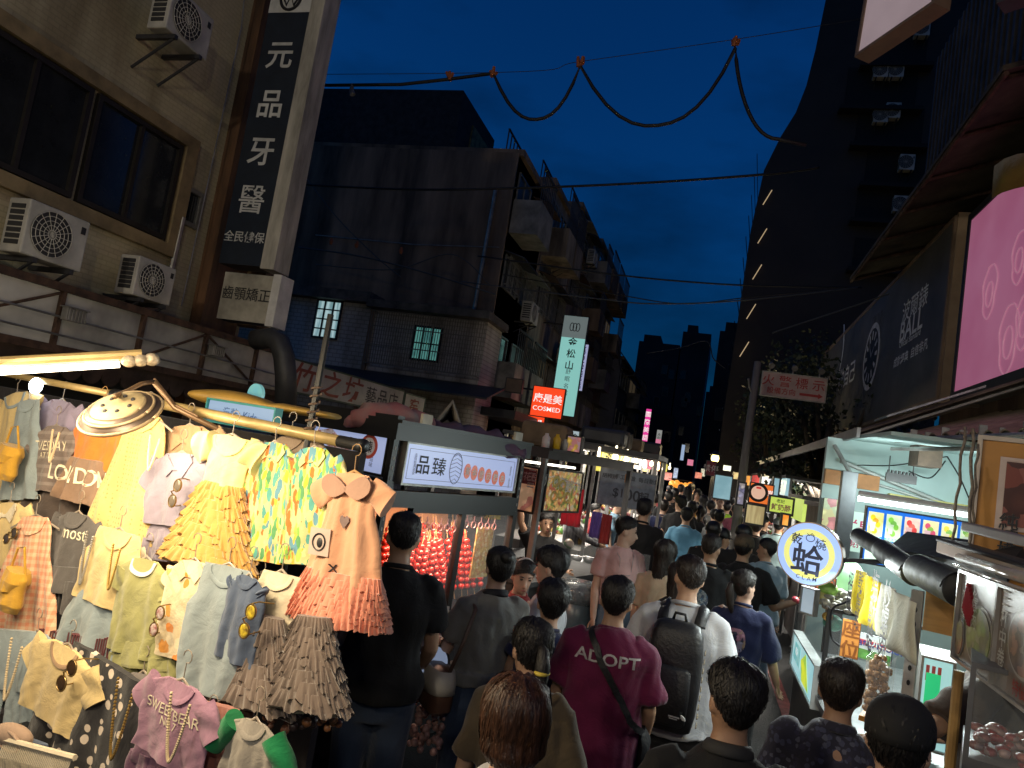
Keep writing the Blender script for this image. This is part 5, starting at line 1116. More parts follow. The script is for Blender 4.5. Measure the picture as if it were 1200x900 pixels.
text(o, fr, w*.62, t0+h*.36, h*.38, '00', mat('board dark grey', (.05, .055, .07), .6), bold=.05); text(o, fr, w*.82, t0+h*.36, h*.26, '起', MC['board dark grey'], bold=.05); text(o, fr, w*.35, t0+h*.36, h*.3, '$1', MC['board dark grey'], bold=.03)
text(o, fr, w*.66, t0+h*.82, h*.13, '手工現做  每日新鮮', MC['board dark grey'], bold=.02); text(o, fr, w*.17, t0+h*.8, h*.13, '胡椒餅', MC['board dark grey'], bold=.02)
mb = MB(); mb.fb(fr, w*.44, w*.49, t0+h*.68, t0+h*.92, .001, .004); part('orange_mark', mb, mat('board orange', (.4, .2, .08), .6), o)
mb = MB(); p = at(700, 625, 7.6); fq = Fr((p.x, p.y, 0), (.93, .36, 0)); mb.fb(fq, -.25, .62, .08, .96, -.6, 0); part('counter', mb, mat('pale counter panel', (.20, .21, .205), .4, .3, .25, 3), c3)
mb = MB(); mb.fb(fq, -.25, .62, .97, 1.16, -.03, -.02); mb.fb(fq, -.25, -.24, .97, 1.16, -.6, -.03); part('sneeze_guard', mb, glass(), c3)
for k in range(5):
    p = fq.P(-.15+.16*k, .965, -.2-.05*(k % 2)); mb = MB(); mb.tube([p, p+UP*.05], [.06, .075], 14); solid('metal_bowl', mb, STEEL, 'small steel bowl on the glass counter behind the pink shirt woman', 'bowl', 'steel bowls on the counter', smooth=True)
# red garment/banner cloths behind vendors
for i, (px, py, d, w, h, col, lab) in enumerate(((674, 572, 7.9, .22, .42, (.55, .03, .05), 'bright red cloth hanging behind the checked shirt vendor'), (700, 600, 8.3, .12, .3, (.18, .12, .4), 'purple cloth hanging by the third cart'), (712, 603, 8.3, .12, .34, (.4, .06, .06), 'dark red cloth hanging left of the light blue vendor'))):
    p = at(px, py, d); fr = Fr(p, (1, -.1, 0)); mb = MB(); mb.loft([[fr.P(-w/2+w*j/12, -h*k/5, .02*math.sin(j*1.3+k*.3)) for j in range(13)]+[fr.P(w/2-w*j/12, -h*k/5, .02*math.sin((12-j)*1.3+k*.3)-.006) for j in range(13)] for k in range(6)]); solid('cloth', mb, F_('cloth %d' % i, col), lab, 'cloth', 'cloths hanging at the left stalls', smooth=True)
# bin with plastic bag on the ground
p = at(678, 690, 6.1); mb = MB(); p.z = .0
o = thing('waste_bin', 'blue grey tub wrapped in clear plastic on the road by the counter', 'bin', p)
mb = MB(); mb.tube([p+UP*.5, p+UP*.55, p+UP*.98], [.13, .17, .18], 18); part('tub', mb, mat('blue grey plastic', (.10, .15, .18), .3, 0, .3, 5), o, True); mb = MB(); mb.tube([p+UP*.86, p+UP*.95, p+UP*1.02], [.185, .20, .175], 22); part('plastic_bag', mb, mat('clear plastic film', (.3, .34, .36), .15, 0, .4, 20, alpha=.6), o, True)
mb = MB(); mb.ab(p.x-.2, p.x+.2, p.y-.2, p.y+.2, .01, .5); part('crate_base', mb, DGREY, o)

# ------------------------------------------------------------------ far stalls, both sides
def stall(fr, w, z, sign, sign_st, label, txt=None, tcol=INK, lampcol=(1, .92, .8), E=28, roofm=DGREY, dep=1.3, sh=.3, group='lit market stalls along the street'):
    o = thing('market_stall', label, 'market stall', fr.P(w/2, 0, -dep/2), group=group)
    mb = MB(); mb.fb(fr, -.05, w+.05, z, z+.05, -dep, .08); part('roof', mb, roofm, o)
    for a, dd in ((0, -.04), (w-.04, -.04), (0, -dep+.02), (w-.04, -dep+.02)): mb = MB(); mb.fb(fr, a, a+.04, 0, z, dd, dd+.04); part('post', mb, STEEL, o)
    mb = MB(); mb.fb(fr, .03, w-.03, .1, .9, -dep+.1, -.06); part('counter', mb, mat('stall counter', (.2, .19, .18), .5, .3, .3, 3), o)
    mb = MB(); mb.fb(fr, .02, w-.02, z-sh, z-.003, .0, .05); f = part('sign_face', mb, sign, o)
    if txt: text(f, fr.off(0, 0, .05), w/2, z-sh/2, min(sh*.7, w*.9/len(txt)), txt, tcol, bold=.03)
    mb = MB()
    for k in range(14): p = fr.P(rnd.uniform(.1, w-.1), .9+rnd.uniform(.02, .06), rnd.uniform(-dep+.3, -.15)); mb.ball(p, rnd.uniform(.04, .09), n=8, m=6)
    part('goods', mb, picture('stall goods', [(.5, .1, .05), (.5, .35, .1), (.1, .25, .06), (.6, .5, .4), (.3, .08, .1)], 0, 9), o, True)
    mb = MB(); mb.fb(fr, .1, w-.1, z-.06, z-.03, -dep*.6, -dep*.6+.05); part('strip_lamp', mb, emi('stall strip '+str(lampcol), lampcol, 7), o)
    lamp('AREA', fr.P(w/2, z-.08, -dep*.45), E, lampcol, w*.8, fr.P(w/2, 0, .25), .15)
    return o
YEL = emi('yellow lit fascia', (.85, .72, .12), 1.1); ORA = emi('orange lit fascia', (1, .30, .03), .9, (1, .5, .1), 8); WHI = emi('white lit fascia', (.8, .85, .9), 1.0); REDF = emi('red lit fascia', (.8, .08, .08), .6); GRN = emi('yellow green fascia', (.55, .72, .12), .8); CYA = emi('pale cyan lit face', (.45, .75, .85), .6); PNKF = emi('pink lit fascia', (.9, .25, .4), .7)
def LS(x, y, w, *a, **k): return stall(Fr((x, y, 0), (0, 1, 0)), w, *a, **k)
def RS(x, y, w, *a, **k): return stall(Fr((x, y+w, 0), (0, -1, 0)), w, *a, **k)
LS(-1.35, 9.2, 1.9, 2.25, YEL, .8, 'left stall with yellow lit fascia behind the grey price board', '古早味小吃', E=75)
LS(-1.4, 11.6, 1.9, 2.3, YEL, .8, 'left stall with yellow fascia, second of the yellow pair', '蚵仔煎', E=75)
LS(-1.4, 14, 2.0, 2.35, WHI, .8, 'left stall with white fascia beyond the yellow ones', '豆花', E=75)
LS(-1.4, 17, 2.0, 2.4, PNKF, .8, 'left stall with pink fascia near the orange lantern sign', '奶茶', SIGNW, E=75)
LS(-1.4, 20.5, 2.2, 2.4, ORA, .8, 'left stall with orange fascia deep in the street', '滷味', E=75)
LS(-1.4, 25, 2.2, 2.4, YEL, .8, 'left stall with yellow fascia farthest down the street', '燒烤', E=75)
for i, y in enumerate((8.4, 9.6, 10.4, 11.5, 12.6, 13.8, 15.2, 16.4, 18, 19.6, 21.5, 24)):
    p = V((-1.22+.05*(i % 3), y, 2.08+.07*(i % 2)+.01*i)); mb = MB(); mb.ball(p, .045, .045, .055, 12, 8); mb.tube([p+UP*.05, p+UP*.16], [.018, .012], 8); solid('bulb', mb, emi('warm bulb glow', (1, .82, .55), 5), 'small warm bulb hanging along the front of the left stalls', 'bulb', 'bulbs along the left stalls', smooth=True)
for i, (x, y, z, sx, sy, sz, lab) in enumerate(((-1.9, 7.2, 2.12, .5, .4, .26, 'brown carton on the roof of the photo panel cart'), (-1.7, 9.7, 2.31, .6, .5, .22, 'dark crate on roof behind the grey price board'), (-1.8, 12.2, 2.36, .5, .7, .3, 'grey bundle on the second yellow fascia stall roof'), (-1.9, 14.8, 2.41, .6, .6, .26, 'brown bundle on the white fascia stall roof'), (-1.8, 17.8, 2.46, .7, .6, .3, 'dark bundle on the pink fascia stall roof'))):
    mb = MB(); mb.ab(x, x+sx, y, y+sy, z, z+sz); q = solid('roof_bundle', mb, [mat('carton', (.22, .15, .09), .8, 0, .3, 4), DGREY, mat('grey bundle', (.15, .14, .13), .9, 0, .5, 5, .4, 14)][i % 3], lab, 'bundle', 'bundles stored on stall roofs', bevel=.05)
RS(1.3, 7.9, 1.6, 1.95, mat('striped awning valance', (.35, .30, .22), .8, 0, .3, 4), 0, 'right stall with pale valance between the clam cart and yellow green board', '', E=45)
RS(1.35, 10.2, 1.5, 2.0, GRN, .8, 'right stall under the yellow green lit board', '', E=60)
RS(1.4, 13.0, 2.0, 2.3, CYA, .8, 'right stall with pale cyan fascia by the grey pole', '冰品', E=80)
RS(1.4, 16.5, 2.0, 2.35, WHI, .8, 'right stall with white fascia under the trees', '水果', E=80)
RS(1.4, 20, 2.2, 2.4, REDF, .8, 'right stall with red fascia under the street lamp', '牛排', SIGNW, E=75)
RS(1.4, 24, 2.2, 2.4, ORA, .8, 'right stall with orange fascia deep in the street', '烤魷魚', E=75)
# ------------------------------------------------------------------ projecting and standing signs along the street
def psign(name, label, tl, tr, bl, y, face, txts=(), th=.12, rim=.02, rimm=None, group=None, skew=0):
    o_ = aty(*bl, y); fr = Fr((o_.x, o_.y, 0), (1, skew, 0)); s0, t1 = fr.hit(*tl); s1, _ = fr.hit(*tr); _, t0 = fr.hit(*bl)
    s0 = (s0+0)/2; s1 = s0+(s1-fr.hit(*tl)[0])
    o, q = box_sign(name, label, 'sign', fr, s0, s1, t0, t1, face, th, rim, rimm, group)
    w, h = s1-s0, t1-t0
    for (a, b, sz, tx, m, kw) in txts: text(o, fr, s0+w*a, t0+h*b, sz*h, tx, m, **kw)
    return o, fr, s0, s1, t0, t1
TEALS = emi('teal white sign', (.34, .78, .72), .62)
o, fr, s0, s1, t0, t1 = psign('vertical_sign', 'tall pale teal vertical sign with dark characters on left row', (658, 369), (686, 371), (648, 485), 22, TEALS)
w, h = s1-s0, t1-t0
for i, ch in enumerate('金松山'): text(o, fr, s0+w*.5, t0+h*(.74-.118*i), h*.085, ch, INK, bold=.03)
text(o, fr, s0+w*.5, t0+h*.33, h*.05, '舒眠名床', GINK, vertical=True, line=1.3)
mb = MB()
for k in (-1, 0, 1): mb.tube([fr.P(s0+w*.5+k*.1+.06*math.sin(t), t0+h*.89+.13*math.cos(t), .004) for t in [i*math.pi/8 for i in range(17)]], .014, 5)
part('emblem', mb, INK, o)
mb = MB(); mb.fb(fr, s0, s1, t0+h*.78, t1-.003, .0012, .0025); part('dim_top', mb, emi('dim sign top', (.34, .42, .42), .3, light=False), o)
mb = MB(); mb.tube([fr.P(s0, t1-.3, -.06), fr.P(s0-1.2, t1-.3, -.06)], .03, 6); mb.tube([fr.P(s0, t0+.5, -.06), fr.P(s0-1.2, t0+.5, -.06)], .03, 6); part('wall_arm', mb, DGREY, o)
o, fr, s0, s1, t0, t1 = psign('vertical_sign', 'narrow lilac vertical sign with blue letters behind the teal one', (681, 403), (690, 404), (673, 457), 26, emi('lilac white sign', (.52, .56, .85), .6))
fq = Fr(fr.P((s0+s1)/2, (t0+t1)/2, .002), UP, -fr.u)
text(o, fq, 0, 0, (s1-s0)*.62, 'BIRKENSTOCK', mat('sign blue ink', (.02, .04, .45), .6), bold=.035, sx=(t1-t0)/((s1-s0)*.62*8.0))
RSG = emi('red orange sign', (1, .07, .015), .95); WL = emi('white sign letters', (.95, .88, .85), .9, light=False)
o, fr, s0, s1, t0, t1 = psign('projecting_sign', 'bright red orange square sign with white characters and letters', (626, 452), (662, 458), (621, 486), 18, RSG, [(.5, .62, .30, '康是美', WL, {'bold': .035}), (.5, .27, .19, 'COSMED', WL, {'bold': .02, 'sx': 1.15})])
mb = MB(); mb.tube([fr.P(s0, t1-.1, -.06), fr.P(s0-.8, t1-.1, -.06)], .025, 6); part('wall_arm', mb, DGREY, o)
o, fr, s0, s1, t0, t1 = psign('projecting_sign', 'smaller red sign partly hidden below the square red one', (620, 486), (639, 489), (616, 505), 18.3, RSG, [(.38, .55, .42, '藥妝', WL, {'bold': .03})])
mb = MB(); mb.fb(fr, s0+(s1-s0)*.72, s0+(s1-s0)*.85, t0+.08, t1-.1, .001, .005); part('white_mark', mb, WL, o)
DIMB = mat('dim brown board', (.20, .14, .10), .7, 0, .3, 2)
psign('wall_board', 'dim brown board over the arcade beside red signs', (594, 443), (612, 446), (592, 458), 16.3, DIMB)
ps = [((697, 503), (706, 504), (695, 516), 12, emi('dim gold box', (.45, .36, .18), .25, light=False), 'small dim gold lightbox on the roofs of the left stalls', ''), ((662, 503), (671, 504), (659, 516), 12.5, emi('cream box', (.6, .5, .3), .35, light=False), 'small cream lightbox right of the red signs', ''), ((666, 504), (679, 505), (664, 520), 11, emi('ice white box', (.6, .75, .8), .5, light=False), 'small icy white lightbox next to the cream one', '茶'),
 ((699, 508), (717, 509), (698, 520), 15, emi('white outline sign', (.65, .75, .85), .6, light=False), 'white glowing sign with two dark characters above the left stalls', '鹹酥'), ((720, 508), (727, 509), (719, 519), 15.2, emi('dim amber box', (.35, .22, .08), .3, light=False), 'dim amber square sign beside the white glowing one', '烤'),
 ((742, 529), (745, 529), (741, 539), 22, CYA, 'tiny pale cyan vertical sign above the yellow fascias', ''), ((763, 534), (774, 534), (762, 538), 24, emi('lilac small sign', (.6, .55, .9), .7, light=False), 'tiny lilac horizontal sign above the far left stalls', ''), ((800, 521), (804, 521), (796, 539), 30, emi('blue white vertical', (.45, .62, .9), .6, light=False), 'narrow blue white vertical sign far down the street', ''), ((806, 538), (813, 538), (805, 545), 30, PNKF, 'small pink red square sign far down the street', '')]
for tl, tr, bl, y, f, lab, tx in ps: psign('small_sign', lab, tl, tr, bl, y, f, [(.5, .5, .6, tx, INK, {'bold': .02})] if tx else (), .08, .01)
o, fr, s0, s1, t0, t1 = psign('vertical_sign', 'magenta vertical neon sign with pale characters beyond the left row', (757.5, 479), (763.5, 480), (752, 520), 36, emi('magenta sign', (.85, .05, .35), .9)); w, h = s1-s0, t1-t0
for i, ch in enumerate('國際美語'): text(o, fr, s0+w*.5, t0+h*(.85-.22*i), h*.15, ch, WL, bold=.03)
o, fr, s0, s1, t0, t1 = psign('vertical_sign', 'pale grey vertical sign with red tip right of the magenta one', (770, 503.5), (776, 504), (768, 522), 38, emi('grey white sign', (.6, .62, .58), .4, light=False)); text(o, fr, (s0+s1)/2, t0+(t1-t0)*.6, (t1-t0)*.2, '永和', INK, vertical=True); mb = MB(); mb.fb(fr, s0, s1, t0, t0+.35, .001, .006); part('red_tip', mb, PNKF, o)
for i, (px, py, w_, h_, y, col, lab) in enumerate(((712, 531, 8, 6, 17, (.8, .6, .2), 'small amber lightbox above left stalls, nearest of the amber ones'), (731, 537, 9, 5, 20, (.9, .5, .25), 'small orange lit board above left stalls under the pale cyan sign'), (752, 546, 10, 6, 23, (.9, .75, .3), 'yellowish lit board over the far left stalls'), (779, 553, 9, 9, 26, (.95, .35, .3), 'small coral lit board left of the orange lanterns'), (790, 548, 5, 12, 32, (.6, .7, .9), 'thin bluish vertical light sign far beyond the orange lanterns'), (815, 553, 8, 7, 28, (.9, .3, .2), 'small red lit board right of the orange lanterns'), (822, 549, 5, 9, 34, (.85, .8, .6), 'thin cream light sign far in the street centre'), (848, 545, 9, 6, 20, (.7, .85, .9), 'small white blue lit board among the right trees'), (860, 553, 9, 8, 16, (.95, .7, .3), 'amber lit board left of the grey pole'), (868, 545, 6, 5, 22, (.9, .9, .85), 'tiny white lit board beside the grey pole'))):
    psign('small_sign', lab, (px, py), (px+w_, py+w_*.13), (px-h_*.13, py+h_), y, emi('far sign %d' % i, col, 1.0, tuple(c*.5 for c in col), 14, light=True), (), .08, .01)
# orange lantern cloud sign
o = thing('lantern_cluster', 'glowing orange cluster of lanterns over the far crowd', 'lantern', aty(798, 570, 22)); fr = Fr(aty(798, 569, 22), (1, 0, 0))
for k in range(5):
    mb = MB(); c = fr.P(-.26+.13*k, .03*math.sin(k*2), 0); mb.ball(c, .10, .10, .12, 12, 8); part('lantern', mb, ORA, o, True)
mb = MB(); mb.tube([fr.P(-.4, .16, 0), fr.P(.4, .16, 0)], .01, 6); part('cord', mb, DGREY, o)
# right far signs
o, fr, s0, s1, t0, t1 = psign('round_logo_sign', 'orange lit sign with round face logo at right stall', (880, 565.5), (906, 571), (878, 588), 9.6, emi('deep orange face', (.95, .20, .03), .75), (), .1, .012)
w, h = s1-s0, t1-t0; c = fr.P(s0+w*.36, t0+h*.55, 0); mb = MB(); mb.tube([c+fr.n*.002, c+fr.n*.005], .12, 26); part('logo_disc', mb, mat('logo black', (.03, .02, .02), .6), o); mb = MB(); mb.tube([c+fr.n*.005, c+fr.n*.008], .085, 24); part('logo_face', mb, emi('logo face', (.9, .55, .4), .7, light=False), o); mb = MB(); mb.fb(fr, s0+w*.25, s0+w*.47, t0+h*.74, t0+h*.84, .009, .012); part('logo_cap', mb, emi('logo red', (.8, .04, .03), .6, light=False), o)
text(o, fr, s0+w*.75, t0+h*.6, h*.28, '食堂', WL, bold=.04); mb = MB(); mb.fb(fr, s0, s1, t0-.10, t0-.02, -.04, .0); part('white_base', mb, WHI, o)
o, fr, s0, s1, t0, t1 = psign('lit_board', 'yellow green lit board with magenta characters right of the orange sign', (903, 581.5), (929, 586), (902, 599), 8.8, emi('yellow green board', (.62, .78, .12), .75)); w, h = s1-s0, t1-t0
MG = mat('magenta letters', (.55, .02, .22), .5); text(o, fr, s0+w*.5, t0+h*.36, h*.42, '鮮奶酪', MG, bold=.04, sx=.9); text(o, fr, s0+w*.45, t0+h*.78, h*.24, '老記', mat('dark green letters', (.05, .2, .05), .5), bold=.03)
psign('shop_light_panel', 'pale cyan lit shop panel beneath the trees', (838, 556), (858, 556), (836, 583), 14.5, emi('pale cyan panel', (.25, .48, .56), .6, (.35, .6, .68), 4))
psign('road_sign', 'small red lattice sign below the street lamp', (828, 540), (839, 541), (827, 556), 18, mat('lattice red', (.22, .03, .05), .6, 0, .5, 12), [(.5, .5, .5, '禁停', SIGNW, {})], .04)
psign('light_strip_sign', 'narrow pale blue lit strip behind the yellow green board', (908, 560), (914, 561), (905, 582), 11, emi('pale blue strip', (.4, .68, .8), .55))
psign('paper_menu', 'cream paper menu hanging under the orange face sign', (876, 591), (897, 593), (873, 612), 9.5, emi('cream paper lit', (.75, .62, .30), .55, (.5, .36, .16), 30, (1, 1, .1)))
psign('standing_sign', 'tall white and lilac poster left of the orange sign', (868, 566), (875, 567), (862, 590), 9.7, picture('lilac poster', [(.6, .6, .8), (.75, .7, .7), (.3, .3, .5)], .5, 16))
psign('flame_sign', 'small orange flame shaped sign under the yellow green board', (918, 603), (925, 604), (916, 615), 8.6, ORA)
# street lamp
p = aty(838, 537, 19); o = thing('street_lamp', 'street lamp with glowing yellow globe among the trees', 'street lamp', (p.x, p.y, 0)); mb = MB(); mb.tube([(p.x, p.y, 0), (p.x, p.y, p.z-.2)], [.07, .04], 10); part('post', mb, DGREY, o); mb = MB(); mb.ball(p, .10, .10, .12, 14, 10); part('globe', mb, emi('lamp globe', (1, .82, .30), 4), o, True); mb = MB(); mb.tube([p+UP*.08, p+UP*.15, p+UP*.19], [.15, .09, .03], 12); part('cap', mb, DGREY, o)
lamp('POINT', p-UP*.3, 160, (1, .8, .4), .15)
for (x, y, z, e, lab) in ((1.9, -4.5, 5.0, 250, 'unseen added lamp on a post behind the camera, right side'), (-3.4, -5.5, 5.4, 520, 'unseen added lamp on a post behind the camera, left side')):  # lamps added out of view to light crowd backs and the left facade
    o = thing('street_lamp', lab, 'street lamp', (x, y, 0), group='added lamps behind the camera'); mb = MB(); mb.tube([(x, y, 0), (x, y, z+.1)], [.08, .05], 10); part('post', mb, DGREY, o); mb = MB(); mb.ball((x, y-.0, z+.3), .17, .17, .2, 14, 10); part('globe', mb, emi('lamp globe', (1, .82, .30), 4), o, True)
    lamp('POINT', (x, y+.3, z+.25), e, (1, .88, .68), .2)
# ------------------------------------------------------------------ trees
LEAF = mat('dark leaves', (.035, .05, .02), .6, 0, .5, 2); BARK = mat('tree bark', (.07, .055, .04), .9, 0, .5, 6, .5, 30)
def tree(x, y, h, r, label, seed, n=2600):
    q = random.Random(seed); o = thing('street_tree', label, 'tree', (x, y, 0), group='trees on the right side of the street')
    mb = MB(); mb.tube([(x, y, 0), (x+.05, y, h*.3), (x-.05, y+.05, h*.55), (x, y, h*.8)], [.16, .12, .09, .04], 10)
    cl = []
    for k in range(11):
        a = q.uniform(0, 6.28); rr = r*q.uniform(.35, .85); c = V((x+rr*math.cos(a), y+rr*math.sin(a), h*q.uniform(.5, .98))); cl.append((c, r*q.uniform(.28, .5)))
        mb.tube([(x, y, h*q.uniform(.35, .6)), ((x+c.x)/2, (y+c.y)/2, c.z-.15), tuple(c)], [.06, .035, .012], 6)
    part('trunk', mb, BARK, o, True)
    mb = MB()
    for i in range(n):
        c, cr = q.choice(cl); d = V((q.gauss(0, 1), q.gauss(0, 1), q.gauss(0, .8))).normalized()*cr*q.uniform(.5, 1.05); p = c+d
        L = q.uniform(.07, .15); t = V((q.gauss(0, 1), q.gauss(0, 1), q.gauss(-.9, .7))).normalized(); s = t.cross(V((q.gauss(0, 1), q.gauss(0, 1), q.gauss(0, 1)))).normalized()*L*.32; mid = p+t*L*.5
        mb.add([p, mid+s, p+t*L, mid-s], [(0, 1, 2, 3)])
    part('crown', mb, LEAF, o)
tree(2.3, 17.5, 5.2, 1.7, 'dark leafy street tree left of the grey pole, nearest lamp', 3)
tree(2.1, 14.2, 4.4, 1.5, 'dark drooping tree directly behind the white road sign pole', 4)
tree(3.0, 20.5, 6.0, 2.0, 'tall dark tree at the foot of the black tower', 5)
tree(1.9, 24, 5.0, 1.4, 'far dark tree in line beyond the street lamp', 6)
# ------------------------------------------------------------------ cables
CAB = mat('black cable', (.008, .008, .009), .6); WRAP = mat('orange cable wrap', (.35, .10, .03), .7)
def cable(pts, r, label, m=CAB, name='cable', sub=8, group='cables across the street'):
    P = []
    Q = [pts[0]]+pts+[pts[-1]]
    for i in range(1, len(Q)-2):
        for k in range(sub):
            t = k/sub; a, b, c, d = Q[i-1], Q[i], Q[i+1], Q[i+2]
            P.append(.5*((2*b)+(c-a)*t+(2*a-5*b+4*c-d)*t*t+(3*b-a-3*c+d)*t**3))
    P.append(pts[-1]); mb = MB(); mb.tube(P, r, 6); return solid(name, mb, m, label, 'cable', group, smooth=True)
def Yp(y, *ps): return [aty(a, b, y) for a, b in ps]
def looped(y):
    seg = [((578, 85), (612, 140), (680, 77)), ((680, 77), (760, 147), (862, 56)), ((862, 56), (872, 128), (912, 163))]
    P = Yp(y, (200, 92), (385, 100), (470, 99), (525, 93), (578, 86))
    for (a, m, b) in seg:
        for i in range(1, 13):
            t = i/12
            if a[0] == 862: x = a[0]+(b[0]-a[0])*t**1.7; yy = a[1]+(b[1]-a[1])*(1-(1-t)**1.8) if False else a[1]+(b[1]-a[1])*math.sin(t*math.pi/2)
            else:
                x = a[0]+(b[0]-a[0])*t; yy = a[1]+(b[1]-a[1])*t+(m[1]-(a[1]+b[1])/2)*(1-abs(2*t-1)**2.3)
            P.append(aty(x, yy, y))
    P.append(aty(945, 170, y))
    mb = MB(); mb.tube(P, .022, 8); return solid('looped_cable', mb, CAB, 'thick black cable hanging in loops across the upper sky', 'cable', 'cables across the street', smooth=True)
looped(8)
for (px, py, lab) in ((578, 86, 'orange wrap at left start of the looped cable'), (680, 74, 'orange wrap at the middle peak of looped cable'), (862, 50, 'orange wrap at the right peak of looped cable'), (526, 90, 'orange wrap on the straight run left of loops')):
    p = aty(px, py, 8); mb = MB()
    for k in range(5): mb.tube([p+V((rnd.uniform(-.03, .03), 0, rnd.uniform(-.05, .02))), p+V((rnd.uniform(-.05, .05), rnd.uniform(-.03, .03), rnd.uniform(.02, .09)))], [.03, .018], 6)
    solid('cable_wrap', mb, WRAP, lab, 'cable wrap', 'orange cable wraps')
cable(Yp(8, (100, 88), (578, 85), (680, 72), (862, 46), (1010, 22)), .004, 'thin messenger wire above the looped cable')
cable(Yp(12, (330, 215), (480, 222), (620, 220), (760, 214), (900, 204), (960, 196)), .022, 'thick straight black cable below the looped one')
cable(Yp(16, (560, 300), (722, 322), (830, 332), (900, 335), (1010, 337)), .02, 'sagging cable low over the street, upper of the low pair')
cable(Yp(15, (540, 330), (700, 350), (770, 356), (870, 352), (1005, 337)), .015, 'pale sagging cable, lower of the low pair', mat('grey cable', (.06, .065, .07), .5))
cable(Yp(15.2, (590, 322), (722, 345), (800, 356), (880, 348), (960, 340)), .012, 'thin third cable crossing close to the low pair')
cable(Yp(13, (905, 390), (960, 372), (1020, 352), (1080, 330)), .014, 'cable running up to the right before the black tower', MC['grey cable'])
cable(Yp(30, (724, 400), (728, 435), (740, 440), (750, 432)), .03, 'dark cable drooping at the end of the apartment row'); cable(Yp(30, (758, 414), (795, 408), (828, 400), (836, 420), (850, 432)), .025, 'pale far cable in front of the far towers', MC['grey cable'])
cable(Yp(14.5, (350, 290), (420, 300), (500, 320), (580, 345)), .02, 'grey cable sagging over the blank dark wall', MC['grey cable']); cable(Yp(14.6, (370, 310), (460, 316), (530, 298), (575, 335)), .012, 'thin grey cable looping on the blank dark wall', MC['grey cable'])
cable(Yp(14.4, (360, 210), (395, 255), (440, 300), (470, 325)), .012, 'thin slanting cable right of the dental sign', MC['grey cable'])
for (px, py, lab) in ((388, 283, 'orange wrap by the dental sign on the wall cable'), (418, 287, 'second orange wrap on the wall cable'), (470, 294, 'rightmost orange wrap on the wall cable')):
    p = aty(px, py, 14.3); mb = MB(); mb.tube([p-UP*.07, p, p+UP*.08], [.03, .05, .025], 7); solid('cable_wrap', mb, WRAP, lab, 'cable wrap', 'orange cable wraps')
p = aty(412, 105, 8); mb = MB(); mb.tube([p+UP*.08, p, p-UP*.07+V((.03, 0, 0))], [.02, .03, .04], 8); solid('insulator', mb, ALU, 'small white insulator at the left end of the looped cable', 'insulator')
# ------------------------------------------------------------------ right: awnings, drinks shop, clam cart
SHEET = mat('weathered sheet', (.20, .16, .125), .6, .3, .45, 2.5, .2, 20)
def corrug(mb, o, u, v, nu, amp, th=.01, pitch=.1):
    o, u, v = V(o), V(u), V(v); L = u.length; k = max(8, int(L/pitch*6)); nn = u.cross(v).normalized(); A = []
    for i in range(k+1): A.append(o+u*(i/k)+nn*(amp*math.sin(2*math.pi*L/pitch*i/k)))
    rings = [A+[p-nn*th for p in reversed(A)], [p+v for p in A]+[p+v-nn*th for p in reversed(A)]]
    mb.loft(rings)
o = thing('shop_awning', 'brown weathered corrugated awning under the watch billboard', 'awning', (2, 12, 2.9))
mb = MB(); corrug(mb, (2.58, 7.0, 3.36), (0, 12.9, 0), (-1.30, 0, -.66), 8, .018, .012, .12); part('sheet', mb, SHEET, o)
mb = MB(); mb.box((1.255, 6.95, 2.64), (.03, 0, 0), (0, 13.0, 0), (0, 0, .09))
for k in range(9): mb.tube([(2.58, 7.1+k*1.5, 3.30), (1.3, 7.1+k*1.5, 2.66)], .02, 6)
part('frame', mb, STEEL, o)
mb = MB(); mb.box((1.5, 7.02, 2.86), (.75, 0, .37), (0, .5, 0), (0, 0, .02)); part('silver_flashing', mb, mat('silver sheet', (.55, .57, .6), .25, .7, .3, 8), o)
o = thing('shop_awning', 'pale corrugated roof with ragged front edge beneath the pink billboard', 'awning', (2.2, 5.5, 2.5))
q0, q1 = at(1050, 512, 6.2), at(1230, 503, 4.4)
mb = MB(); d_ = (q1-q0); corrug(mb, q0, d_, (1.0, .8, .42), 8, .02, .012, .17); part('sheet', mb, mat('tan corrugated sheet', (.34, .27, .19), .55, .2, .35, 3), o)
mb = MB(); mb.tube([q0-UP*.03, q1-UP*.03], .022, 8); mb.tube([q0-UP*.10+V((0, .1, 0)), q1-UP*.12+V((0, .1, 0))], .018, 6)
for k in range(9): p = q0.lerp(q1, k/8); mb.box(p-UP*.02, V((.05, 0, 0)), V((0, .02, 0)), UP*(.05+.03*(k % 2)))
part('front_edge', mb, mat('silver edge', (.45, .44, .42), .35, .6, .3, 6), o)
mb = MB(); p = at(1078, 520, 6.0); mb.box(p, (.18, 0, 0), (0, .3, 0), (0, 0, -.18)); p = at(985, 515, 8); mb.box(p, (.9, -1.2, .12), (.05, .04, 0), (0, 0, -.16)); part('wooden_beam', mb, mat('old wood beam', (.09, .06, .04), .8, 0, .4, 5), o)
